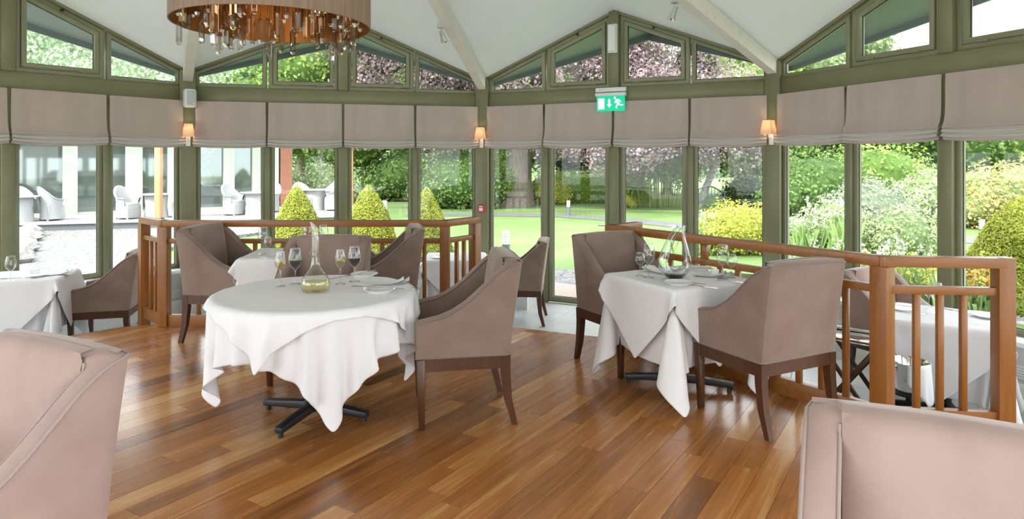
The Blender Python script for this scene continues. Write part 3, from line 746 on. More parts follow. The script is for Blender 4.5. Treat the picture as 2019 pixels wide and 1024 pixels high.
# settled shapes of the four linen cloths: 43 x 43 points in millimetres, each the step from the point before it
CLOTH = {
 'round_under': [-500,-30,-30,-27,-2,10,15,25,7,-28,-36,-35,-11,30,33,29,-13,-30,-18,2,31,41,1,-17,5,39,40,29,-11,-17,-9,31,34,32,31,32,13,-7,-8,-7,26,26,27,26,-30,-29,-30,-20,1,6,18,21,-7,-34,-37,-25,17,33,30,-4,-27,-19,3,28,41,1,-13,9,39,39,20,-12,-14,7,35,34,31,32,22,2,-8,-5,18,28,26,27,15,-19,-29,-29,-29,-17,-1,9,24,3,-14,-36,-33,0,27,32,4,-25,-11,-1,26,38,2,-7,11,39,37,7,-6,-8,22,35,32,33,27,9,-5,-6,17,28,25,28,23,-11,5,-16,-29,-29,-29,-10,-7,18,19,-4,-28,-37,-14,16,33,11,-22,-7,3,19,34,5,-6,18,39,31,6,-8,5,30,35,32,34,9,5,-10,16,29,25,28,23,14,-22,12,7,-12,-29,-29,-26,-10,-2,18,11,-14,-33,-25,2,27,17,-15,-4,3,16,27,12,-4,24,36,25,5,-6,21,34,34,32,21,7,-4,11,28,26,28,21,14,12,-23,15,13,5,-7,-28,-29,-21,-10,-4,19,3,-23,-30,-7,10,23,-8,-1,5,12,21,15,4,28,30,22,-2,12,29,35,33,27,11,2,10,26,26,27,20,12,19,23,-8,2,12,15,8,-7,-27,-30,-18,-10,0,16,-7,-29,-14,11,1,6,0,5,9,14,16,16,28,24,15,22,13,32,34,32,18,8,5,28,25,28,19,11,22,20,22,27,-17,-7,5,11,12,-7,-26,-27,-15,-10,4,8,-21,-18,7,0,8,11,13,14,13,14,15,15,16,21,22,23,32,31,22,13,13,25,26,27,19,15,23,20,22,22,33,-21,-20,-13,-2,9,11,-6,-24,-26,-11,-10,5,-14,-5,9,13,14,14,13,14,14,14,14,14,14,14,14,20,28,29,18,21,22,27,25,20,18,22,21,24,16,6,33,-21,-22,-22,-13,-11,2,11,-7,-17,-25,-9,-12,6,12,14,14,14,14,14,14,14,14,14,14,13,14,14,14,14,22,28,23,25,26,20,21,23,21,25,9,3,8,32,-20,-22,-21,-21,-19,-12,-1,3,-10,-18,-13,6,13,14,14,13,14,14,14,14,14,14,14,14,14,14,14,13,14,14,21,25,26,23,21,24,22,20,7,8,15,17,21,-14,-17,-20,-22,-20,-21,-10,-7,-6,-13,5,13,14,14,14,14,14,14,14,13,14,14,14,14,14,14,14,14,14,14,13,20,25,23,24,22,16,12,14,18,14,15,4,-2,-12,-12,-17,-20,-21,-22,-10,-14,6,13,14,13,14,14,14,14,14,14,14,14,14,14,13,14,14,14,14,14,14,14,13,21,25,17,16,18,20,19,7,13,16,-19,7,4,-3,-17,-18,-16,-16,-19,-3,13,14,14,14,14,14,14,13,14,14,14,14,14,14,14,14,14,14,14,14,13,14,14,14,20,18,19,18,18,13,16,15,13,-12,2,5,11,-4,-10,-14,-18,-12,8,14,14,14,14,14,14,14,14,14,14,14,13,14,14,14,14,14,14,14,14,14,13,14,14,16,18,17,18,16,14,12,13,7,28,-6,-8,-6,-6,-2,9,-13,-3,13,15,14,14,14,13,14,14,14,14,14,14,14,14,14,14,13,15,14,13,14,14,14,14,14,14,16,18,13,9,11,11,12,13,39,-6,-7,-7,-7,-8,-8,-3,10,14,14,14,14,14,14,14,14,13,14,14,14,14,14,14,14,14,14,14,14,14,14,13,14,14,14,15,11,12,13,12,12,9,10,40,-6,-7,-7,-8,-8,-10,-4,12,14,15,13,14,14,14,14,14,14,14,14,14,14,13,14,14,14,14,14,14,14,14,14,14,14,14,13,8,11,10,5,5,3,6,20,-7,-3,-9,-5,-6,-5,2,14,14,14,14,14,14,14,14,13,14,14,14,14,14,14,14,14,14,13,14,14,14,14,14,14,14,14,14,6,5,4,5,5,7,5,13,-3,-3,-3,1,-3,-4,7,14,14,14,14,14,14,14,14,14,14,14,14,14,13,14,14,14,14,14,14,14,14,14,14,14,14,13,14,9,3,5,5,5,4,6,30,-1,-4,-1,-2,-1,0,10,14,14,14,13,14,14,14,14,14,14,14,14,14,14,14,14,13,14,14,14,14,14,14,14,14,14,14,14,10,0,4,4,7,6,5,33,-1,0,0,0,0,-3,10,14,14,14,14,14,14,14,14,14,14,13,14,14,14,14,14,14,14,14,14,13,14,15,13,14,14,14,14,11,0,-1,2,-6,2,14,33,2,2,0,0,-1,-1,10,14,14,14,13,14,14,14,14,14,14,14,14,14,14,13,14,14,14,14,14,14,14,14,14,14,14,14,14,10,0,-2,-2,0,-4,-4,21,1,2,1,6,5,5,9,14,14,14,14,14,14,14,14,13,14,14,14,14,14,14,14,14,13,14,14,14,14,14,14,14,14,14,14,8,-4,-2,2,-3,-1,-2,20,1,6,7,10,8,8,8,14,13,14,14,14,14,14,14,14,14,14,13,14,14,14,14,14,14,14,14,13,14,14,14,14,14,14,14,4,0,-4,-4,0,-4,-2,21,9,9,8,9,9,10,11,14,14,14,14,14,13,14,14,14,14,14,14,14,14,13,14,14,14,14,14,14,14,14,14,14,14,14,12,-1,2,-1,-1,-4,-2,-3,20,7,9,11,13,14,15,14,14,14,14,14,14,14,14,14,14,13,14,14,14,14,14,14,14,14,13,14,14,14,14,14,14,14,14,7,-15,-7,-2,7,5,2,2,15,16,16,15,15,13,15,16,15,14,14,14,13,14,14,14,14,14,13,14,14,14,14,14,14,14,14,14,14,14,14,14,14,14,12,-1,-13,-21,-17,-12,2,6,10,36,15,15,16,14,14,15,16,17,15,14,14,14,14,13,14,14,14,14,14,14,14,14,13,14,14,14,14,14,14,14,14,14,14,9,-9,-16,-14,-18,-18,-16,-11,-4,33,17,16,14,12,15,15,16,18,19,15,13,14,14,14,14,14,13,14,14,14,14,14,14,14,14,14,13,14,14,14,14,15,13,-1,-7,-13,-17,-16,-16,-18,-17,-17,32,16,13,15,16,10,16,19,14,24,20,14,13,14,14,14,14,14,14,14,14,14,13,14,14,14,14,14,14,14,14,14,13,6,-17,1,-3,-12,-17,-16,-18,-17,-18,22,18,20,15,8,16,15,10,21,25,25,20,14,14,13,14,14,14,14,14,14,14,14,13,14,14,14,14,14,14,14,13,6,-10,-20,-13,0,4,-4,-11,-16,-17,-17,31,15,12,17,13,8,6,22,26,25,25,24,21,14,14,14,14,13,14,14,14,14,14,14,14,14,14,13,14,15,12,5,-12,-8,-14,-20,-19,-1,9,5,-4,-11,-16,21,10,21,13,2,5,23,26,25,27,20,22,28,23,15,13,14,14,14,14,13,14,14,14,14,14,14,14,14,13,4,-10,-14,-23,5,-12,-23,-24,-7,11,11,6,0,19,18,3,3,10,22,26,25,26,20,17,22,25,30,24,20,16,13,14,14,14,14,14,14,13,15,14,13,7,-4,-11,-10,4,-18,-19,-1,-7,-24,-25,-13,4,10,11,20,1,1,12,24,24,26,26,22,9,15,28,33,18,28,23,24,21,17,14,15,14,14,13,13,12,7,-1,7,-14,-19,-7,0,9,-23,-22,1,-5,-22,-26,-16,-4,6,-1,2,14,26,22,26,28,20,8,6,26,33,25,15,30,29,14,15,32,17,20,15,14,12,10,-13,-2,4,19,-7,-26,-18,-5,10,9,-26,-29,8,-2,-19,-27,-23,-12,1,16,25,24,25,27,22,8,1,19,31,28,14,31,30,0,16,27,35,18,1,13,16,26,5,-9,-15,12,21,4,-19,-32,-16,2,19,1,-25,-24,1,-1,-17,-24,-27,18,24,24,24,27,24,6,0,13,30,28,17,22,34,14,-7,21,33,32,19,-8,12,15,31,13,-12,-24,7,22,19,-9,-32,-30,-10,12,20,-2,-29,-24,-1,-1,-11,-24,26,22,24,26,26,8,-7,8,28,29,25,14,31,29,-3,-8,28,36,35,15,-15,8,14,35,21,-11,-31,-5,25,26,6,-27,-36,-26,1,20,21,-10,-30,-30,3,4,-8,20,27,24,27,9,-6,-1,29,27,29,13,22,33,21,-16,-6,37,36,35,9,-20,5,15,36,28,-9,-34,-16,23,28,21,-17,-33,-35,-15,10,22,12,-12,-28,-26,-5,4,26,27,24,12,-9,-2,23,26,29,21,10,32,35,4,-24,3,38,38,35,6,-24,-3,18,38,32,-5,-35,-26,19,29,24,3,-29,-35,-30,-7,17,23,6,-12,-30,-25,-11,28,24,13,-8,-9,19,28,25,27,6,27,34,32,-17,-23,11,39,39,36,-2,-25,-9,21,39,34,1,-35,-34,12,28,28,18,-20,-35,-35,-25,4,25,26,-2,-17,-29,-28,-232,-8,-3,12,30,31,27,20,26,19,2,8,31,24,19,24,36,26,36,39,16,1,38,37,39,8,-2,23,37,34,38,16,-4,-16,-19,-1,25,30,29,29,9,-10,-14,-3,1,-7,-2,18,29,31,25,23,28,10,3,23,31,20,22,37,29,35,40,21,5,38,37,39,5,5,30,36,36,33,4,-9,-17,-8,19,29,30,27,16,-9,-14,-11,-21,18,2,-8,3,21,31,29,21,30,24,4,13,34,25,21,35,31,37,39,23,13,38,37,39,2,13,35,37,35,26,-3,-15,-14,13,29,29,28,16,-3,-15,-10,7,-28,24,20,4,-10,6,28,29,25,25,32,18,3,32,32,20,34,33,37,40,24,20,39,38,35,3,24,36,37,33,17,-9,-15,-1,31,28,29,19,-3,-15,-7,8,23,-24,21,24,20,3,-5,9,30,29,24,29,28,9,24,35,25,32,34,38,40,27,29,37,40,27,14,30,36,35,28,9,-13,-5,21,28,30,23,-2,-12,-6,8,23,17,-24,20,21,25,19,6,-4,15,30,29,25,31,23,16,34,34,28,36,38,40,32,34,38,40,21,26,32,36,34,19,4,-10,13,28,30,22,5,-13,-6,12,23,9,-10,-29,24,22,20,24,21,12,-5,19,30,29,28,31,21,28,36,35,34,40,40,39,38,38,37,27,32,33,28,34,16,-6,8,26,29,24,6,-10,-5,15,23,5,-19,-16,-18,14,22,23,22,22,22,11,3,23,29,29,31,27,29,37,37,38,39,39,39,38,39,38,38,36,32,32,26,13,6,22,26,23,7,-2,-5,17,19,1,-17,-12,0,4,-1,8,18,24,23,22,21,14,7,28,29,30,31,34,38,38,38,39,38,39,38,39,38,38,39,38,38,31,20,14,24,17,15,3,-2,16,16,-6,-16,-4,11,19,12,-5,-4,0,20,19,25,22,20,22,10,29,29,36,38,39,38,38,39,38,39,39,38,38,38,39,38,39,39,37,25,10,17,14,-4,18,17,-12,-15,1,20,20,19,-5,4,1,-3,-2,10,19,24,23,20,20,25,35,38,38,39,38,39,38,38,39,38,39,38,39,38,39,38,38,39,39,24,13,5,15,10,-8,-7,9,19,17,13,4,-29,13,10,5,0,5,3,18,21,22,22,34,38,38,39,38,38,39,38,39,38,39,38,38,39,38,39,38,38,39,39,38,24,9,10,-7,2,13,18,13,1,-8,-10,-36,17,14,14,10,9,5,3,14,17,34,38,38,39,38,38,39,38,38,39,38,39,38,38,39,38,39,38,38,39,39,38,39,21,-6,12,16,12,1,-6,-17,-13,-10,-32,14,14,15,11,10,11,11,8,23,37,39,38,39,38,38,39,38,39,38,38,39,38,38,39,38,39,38,39,38,39,38,38,38,11,9,3,-6,-7,-9,-4,1,6,-34,14,14,13,14,14,14,8,12,33,38,39,38,39,38,38,39,38,39,38,38,39,38,39,38,38,39,38,39,38,39,38,38,39,28,-1,-6,-4,0,5,9,8,12,-20,6,8,10,17,16,16,11,21,37,38,39,38,39,38,38,39,38,38,39,38,39,38,39,38,39,38,38,39,38,38,39,38,39,37,10,-8,8,11,10,9,9,7,10,4,6,7,6,4,7,14,32,38,39,38,38,39,38,38,39,38,39,38,38,39,38,39,38,38,39,38,39,38,39,38,38,39,38,25,11,7,6,4,0,-1,-3,1,5,5,3,3,4,2,8,35,38,39,38,38,39,38,38,39,38,39,38,38,39,38,39,38,38,39,38,39,38,39,38,38,39,38,35,6,2,-1,-4,-5,-5,-5,-30,6,7,3,4,4,4,16,37,38,39,38,38,39,38,39,38,38,39,38,38,39,38,39,38,38,39,38,39,38,39,38,38,39,38,37,8,-13,-7,-3,-4,0,-4,-36,6,7,6,10,7,4,25,38,38,39,38,38,39,38,39,38,38,39,38,38,39,38,39,38,39,38,38,39,38,39,38,38,39,38,39,17,-9,-8,-5,-7,-9,-4,1,3,5,2,5,5,1,28,39,38,39,38,38,39,38,39,38,38,39,38,39,38,38,39,38,39,38,38,39,38,39,38,38,38,39,39,24,-16,-8,-8,-6,-4,-3,24,2,-2,1,-1,-5,-12,28,39,38,39,38,38,39,38,39,38,38,39,38,39,38,38,39,38,38,39,38,39,38,39,38,38,38,39,39,29,-8,2,-5,7,-2,-4,6,-3,-5,-5,-6,-8,-7,25,39,39,38,38,38,39,38,39,38,38,39,38,39,38,38,39,38,39,38,38,39,38,39,38,38,38,39,39,27,7,7,5,2,9,5,-34,-4,-4,-4,-2,-2,7,21,38,39,38,38,39,38,38,39,38,39,38,38,39,38,38,39,38,39,38,39,38,38,39,38,38,38,39,38,24,2,6,11,7,7,7,-35,-4,0,2,12,8,6,10,37,39,38,38,39,38,38,39,38,39,38,38,39,38,39,38,38,39,38,38,39,38,39,38,38,38,39,37,17,8,2,5,10,4,6,-19,5,6,6,6,6,5,7,35,39,38,38,39,38,38,39,38,39,38,38,39,38,38,39,38,39,38,39,38,38,39,38,38,39,38,35,13,10,8,6,3,8,4,34,7,5,4,1,-1,-4,-8,24,39,38,38,39,38,38,39,38,39,38,39,38,38,39,38,38,39,38,38,39,38,39,38,38,39,38,30,-1,9,12,7,8,7,9,37,0,-4,-6,-6,-11,-5,0,11,37,38,38,39,38,39,38,38,39,38,39,38,38,39,38,38,39,38,39,38,38,39,38,39,38,37,20,8,-5,5,10,13,10,6,-11,-4,-5,-3,-5,3,5,-1,-5,27,39,38,39,38,39,38,38,39,38,39,38,38,39,38,39,38,38,39,38,38,39,38,38,39,33,13,4,8,2,1,8,10,12,-19,1,2,4,10,2,-7,-10,3,14,37,38,39,38,39,38,38,39,38,39,38,38,39,38,39,38,38,39,38,38,39,38,39,37,26,17,11,5,1,4,3,6,3,10,4,10,7,-10,-17,-12,8,20,1,21,38,39,38,39,38,39,38,38,39,38,38,39,38,39,38,38,39,38,38,39,38,37,34,14,23,22,16,7,-3,1,3,4,27,-4,-6,-14,-17,-4,13,20,7,3,7,25,38,38,38,39,39,38,38,39,38,39,38,38,39,38,38,39,38,39,38,38,33,24,15,17,22,22,20,15,6,1,0,-11,-13,-15,-12,7,20,23,7,-3,3,9,14,24,39,39,38,39,38,38,39,38,39,38,39,38,38,39,38,39,38,38,35,25,22,22,14,14,21,21,20,20,15,5,-28,-16,-4,19,24,23,9,-8,-2,1,20,16,13,23,37,39,39,38,39,38,38,39,38,38,39,38,39,38,39,38,34,30,26,17,24,25,8,11,22,19,19,21,23,-25,11,22,24,20,6,-10,-6,5,17,17,18,14,13,24,31,38,38,39,38,38,39,38,39,38,39,38,38,38,34,31,29,29,20,16,22,26,8,9,18,22,18,19,17,24,24,21,1,-14,-7,3,15,22,23,9,1,26,19,25,30,32,36,38,38,39,38,39,39,39,38,38,35,33,25,30,29,27,16,12,23,24,14,2,15,23,19,32,24,20,-1,-18,-8,-5,21,23,28,13,-10,17,24,13,20,36,33,24,36,35,38,38,39,39,37,39,38,29,36,20,26,31,28,23,12,7,26,25,21,-7,10,23,32,15,-5,-15,-12,0,16,24,28,17,-11,5,30,9,8,34,35,28,18,33,40,38,38,30,37,37,34,34,31,35,29,12,26,32,24,22,10,8,22,25,19,1,3,22,-11,-16,-14,2,14,25,29,19,-7,-9,25,24,-3,20,37,32,20,22,30,39,38,37,25,34,36,29,35,31,31,33,14,13,29,29,22,25,5,5,22,25,22,6,-9,-18,-15,7,9,26,28,24,-8,-16,15,31,7,0,31,36,26,16,20,33,38,37,36,21,31,37,25,34,29,27,36,21,5,19,31,24,22,24,3,-1,26,26,27,-21,-9,4,10,24,28,27,0,-19,-3,30,18,-8,22,32,36,15,16,19,35,35,38,35,18,27,36,21,33,30,26,30,30,9,4,27,27,21,27,16,1,5,23,26,-12,6,14,20,28,27,9,-20,-13,21,27,-2,1,32,31,35,10,14,16,38,33,38,33,15,24,36,18,27,33,25,29,31,17,4,9,29,24,19,25,20,-6,6,23,4,16,21,27,27,14,-15,-22,8,33,14,-9,11,35,31,33,3,12,16,37,32,39,32,11,21,36,17,20,36,25,26,30,25,4,3,18,30,19,19,26,16,-8,5,-609,27,27,27,27,25,26,26,24,19,18,18,17,14,14,14,8,5,7,6,3,0,-2,-3,-4,-8,-6,-10,-13,-14,-14,-18,-20,-20,-19,-21,-26,-27,-27,-27,-29,-28,-28,30,27,28,27,27,26,25,26,26,22,19,18,17,15,14,15,9,5,7,6,3,1,-3,-3,-4,-7,-7,-11,-14,-14,-16,-19,-20,-19,-20,-25,-27,-27,-27,-29,-28,-28,-28,29,29,27,27,27,27,26,25,26,24,22,18,18,16,15,14,10,6,6,7,3,1,-2,-4,-4,-8,-7,-12,-14,-14,-18,-19,-20,-19,-24,-26,-27,-28,-28,-28,-28,-28,-30,26,31,29,28,27,27,26,26,25,26,23,20,18,18,15,14,12,6,6,7,4,1,-2,-4,-5,-7,-9,-13,-14,-15,-19,-20,-19,-22,-26,-27,-27,-28,-29,-28,-28,-29,-31,24,32,32,30,27,27,27,26,26,26,25,22,19,18,16,14,13,7,6,7,4,1,-2,-4,-5,-8,-10,-13,-14,-17,-20,-19,-21,-25,-26,-27,-28,-29,-28,-28,-30,-31,-31,25,32,32,32,30,28,27,27,26,26,25,24,21,18,16,16,13,9,6,7,5,0,-2,-4,-6,-8,-10,-14,-15,-18,-20,-20,-24,-26,-27,-28,-28,-28,-29,-30,-31,-30,-30,25,32,32,33,32,30,27,28,26,26,26,25,23,20,16,14,15,12,7,6,5,0,-2,-4,-6,-9,-13,-15,-14,-19,-19,-23,-25,-27,-28,-29,-28,-28,-30,-32,-30,-30,-30,23,34,32,32,32,33,30,28,28,26,26,26,24,21,18,15,14,11,4,1,0,0,0,-1,-1,-6,-12,-14,-17,-19,-21,-25,-26,-27,-29,-28,-29,-30,-31,-30,-31,-30,-31,23,34,33,33,32,33,32,31,28,27,26,26,26,22,18,11,4,-1,-1,-1,-1,0,0,1,1,-1,0,-4,-12,-21,-23,-25,-28,-28,-28,-29,-30,-31,-31,-30,-31,-33,-35,21,35,34,34,33,33,32,32,30,30,27,26,28,17,6,-4,-2,0,0,2,-2,0,0,0,0,0,0,0,2,-5,-24,-27,-28,-28,-29,-31,-30,-31,-31,-31,-35,-35,-35,22,34,35,34,34,34,33,32,32,30,30,27,18,1,-4,-1,0,0,0,0,0,0,0,0,0,0,0,0,0,1,-3,-21,-29,-30,-30,-31,-30,-32,-33,-34,-35,-35,-35,19,36,35,35,34,34,35,32,33,33,30,18,-1,-4,0,0,0,0,0,0,0,0,0,0,0,0,0,0,0,0,0,-3,-20,-32,-30,-31,-32,-34,-35,-35,-35,-36,-36,16,38,36,36,36,34,35,34,33,34,22,0,-4,0,0,0,0,0,0,0,0,0,0,0,0,0,0,0,0,0,0,0,-2,-25,-32,-33,-35,-34,-35,-36,-36,-37,-36,16,38,37,37,35,35,36,36,35,31,4,-6,0,0,0,0,0,0,0,0,0,0,0,0,0,0,0,0,0,0,0,0,1,-5,-32,-35,-35,-36,-36,-36,-37,-37,-37,15,38,38,37,37,36,35,36,35,18,-6,0,-1,0,0,0,0,0,0,0,0,0,0,0,0,0,0,0,0,0,0,0,0,1,-17,-35,-36,-37,-36,-38,-38,-37,-39,9,40,40,38,37,38,35,38,30,-1,0,0,-1,0,0,0,0,0,0,0,0,0,0,0,0,0,0,0,0,0,4,-4,0,0,-2,-32,-36,-37,-38,-39,-37,-38,-39,6,40,39,39,40,39,39,37,18,-3,0,0,0,0,0,0,0,0,0,0,0,0,0,0,0,0,0,0,0,0,0,1,-1,0,0,-19,-36,-38,-39,-38,-39,-39,-40,6,40,40,40,40,40,39,37,8,-2,0,0,0,0,0,1,-1,0,0,0,0,0,0,0,0,0,0,0,0,0,0,0,0,0,1,-10,-35,-39,-39,-40,-40,-40,-40,7,40,40,40,40,40,40,34,3,1,-3,0,0,0,0,0,2,-2,0,0,0,0,0,0,0,1,0,-1,0,0,4,-4,0,0,1,-4,-35,-38,-40,-40,-40,-40,-40,7,40,40,40,40,40,40,28,1,-1,0,0,0,0,0,0,0,0,0,0,0,0,0,0,0,0,0,0,0,0,0,0,0,0,1,-2,-31,-39,-40,-39,-40,-40,-40,3,40,41,40,40,41,40,24,-1,0,0,0,0,0,0,0,0,0,0,1,-1,0,0,0,0,0,0,0,0,0,0,0,0,0,0,0,-26,-38,-40,-39,-40,-40,-41,-1,41,41,40,41,40,40,24,-1,0,0,0,0,0,0,0,0,0,0,0,0,0,0,0,0,0,0,0,0,0,0,0,0,0,0,0,-22,-39,-41,-40,-39,-41,-38,0,40,41,40,40,40,40,25,0,0,0,0,0,0,0,0,0,0,0,0,0,0,0,0,0,0,0,0,0,0,0,0,0,0,0,0,-23,-41,-40,-40,-39,-40,-40,-5,41,41,40,41,39,39,29,2,-1,0,0,0,0,0,0,0,0,0,0,0,0,0,0,0,0,0,0,0,0,0,0,0,0,1,-1,-28,-41,-40,-39,-40,-40,-40,-3,40,40,40,38,40,39,34,4,-1,0,0,0,0,0,0,0,0,0,0,0,0,0,0,0,0,0,0,0,0,0,0,0,0,2,-3,-33,-39,-41,-40,-40,-40,-40,-4,39,39,40,39,39,39,34,10,-1,0,0,0,0,0,0,0,0,0,0,0,0,0,0,0,0,0,0,0,0,0,0,0,0,3,-7,-35,-39,-40,-40,-40,-40,-40,-10,40,39,39,38,38,38,36,20,0,1,0,-1,0,0,0,1,0,-1,0,0,0,0,0,0,0,0,0,0,0,0,0,0,0,4,-20,-34,-37,-39,-39,-39,-40,-39,-8,37,38,37,38,37,37,38,32,2,0,0,0,0,0,0,0,0,0,0,0,0,0,0,0,0,0,0,0,0,0,0,0,2,0,-32,-38,-34,-36,-38,-38,-39,-40,-16,38,37,37,37,38,37,37,36,16,-1,0,0,0,0,0,0,0,0,0,0,0,0,0,0,0,0,0,0,0,0,1,1,5,-19,-34,-37,-37,-36,-36,-37,-37,-38,-15,37,37,37,38,36,36,36,35,31,5,-1,0,0,0,0,0,0,0,0,0,0,0,0,0,0,0,0,0,0,0,1,4,-4,-30,-35,-36,-36,-37,-37,-36,-37,-36,-17,38,37,37,36,35,35,35,32,32,25,2,0,0,0,0,0,0,0,0,0,0,0,0,0,0,0,0,0,0,0,5,-1,-22,-32,-34,-35,-35,-36,-37,-37,-37,-36,-13,36,34,36,35,34,34,33,30,31,31,20,3,0,0,0,0,0,0,0,0,0,0,0,0,0,0,0,0,0,3,2,-19,-31,-31,-31,-34,-34,-34,-35,-37,-37,-36,-20,35,36,34,34,33,33,31,30,29,30,29,22,2,-1,0,0,0,0,0,0,0,0,0,0,0,0,0,0,5,-1,-18,-28,-30,-31,-30,-31,-33,-34,-35,-34,-35,-36,-20,36,34,32,33,32,32,29,29,30,28,28,26,24,5,-1,0,0,0,0,0,0,0,0,0,0,0,0,6,-4,-19,-27,-28,-27,-31,-31,-29,-31,-32,-35,-34,-34,-33,-20,33,33,32,32,31,29,29,30,29,28,26,26,23,21,13,2,1,0,0,-1,0,0,1,1,0,0,-2,-10,-18,-24,-24,-26,-27,-29,-30,-30,-30,-30,-32,-33,-34,-35,-24,33,32,32,30,29,30,29,29,29,27,25,23,22,20,17,14,11,7,1,1,1,-1,0,-1,-4,-11,-12,-16,-18,-22,-25,-24,-26,-28,-29,-30,-30,-30,-30,-31,-32,-34,-25,33,32,30,29,29,29,29,29,28,26,22,23,21,18,20,11,13,9,5,5,1,0,-3,-4,-9,-12,-14,-14,-18,-20,-23,-24,-25,-27,-28,-28,-31,-30,-29,-30,-30,-32,-24,31,30,29,29,29,29,29,28,27,23,23,21,21,20,16,11,10,9,7,3,1,0,-2,-5,-8,-10,-15,-13,-17,-19,-20,-24,-25,-26,-27,-28,-28,-30,-31,-29,-30,-29,-26,29,29,29,29,29,29,28,28,23,23,22,21,21,18,15,10,10,9,6,3,1,0,-2,-5,-7,-10,-13,-14,-16,-18,-20,-21,-24,-25,-26,-27,-28,-29,-30,-30,-30,-29,-28,29,29,28,30,28,29,28,24,23,22,21,22,20,16,13,10,9,9,6,3,1,0,-3,-3,-8,-9,-12,-14,-15,-16,-20,-20,-22,-25,-26,-26,-27,-28,-28,-30,-30,-30,-29,29,29,29,29,28,28,25,23,23,22,21,21,19,14,13,9,9,9,5,2,1,0,-3,-3,-7,-8,-11,-15,-14,-15,-19,-19,-20,-24,-25,-26,-27,-27,-28,-28,-30,-30,-28,28,29,29,29,28,26,23,23,22,21,21,21,17,12,13,8,9,9,5,1,2,0,-3,-3,-6,-9,-9,-15,-14,-15,-16,-20,-19,-21,-24,-26,-26,-26,-29,-27,-28,-29,-29,29,29,28,28,27,23,23,23,21,23,19,22,12,13,13,7,8,9,4,2,1,0,-3,-3,-5,-8,-9,-14,-14,-14,-15,-19,-20,-19,-22,-26,-25,-25,-28,-28,-28,-28],
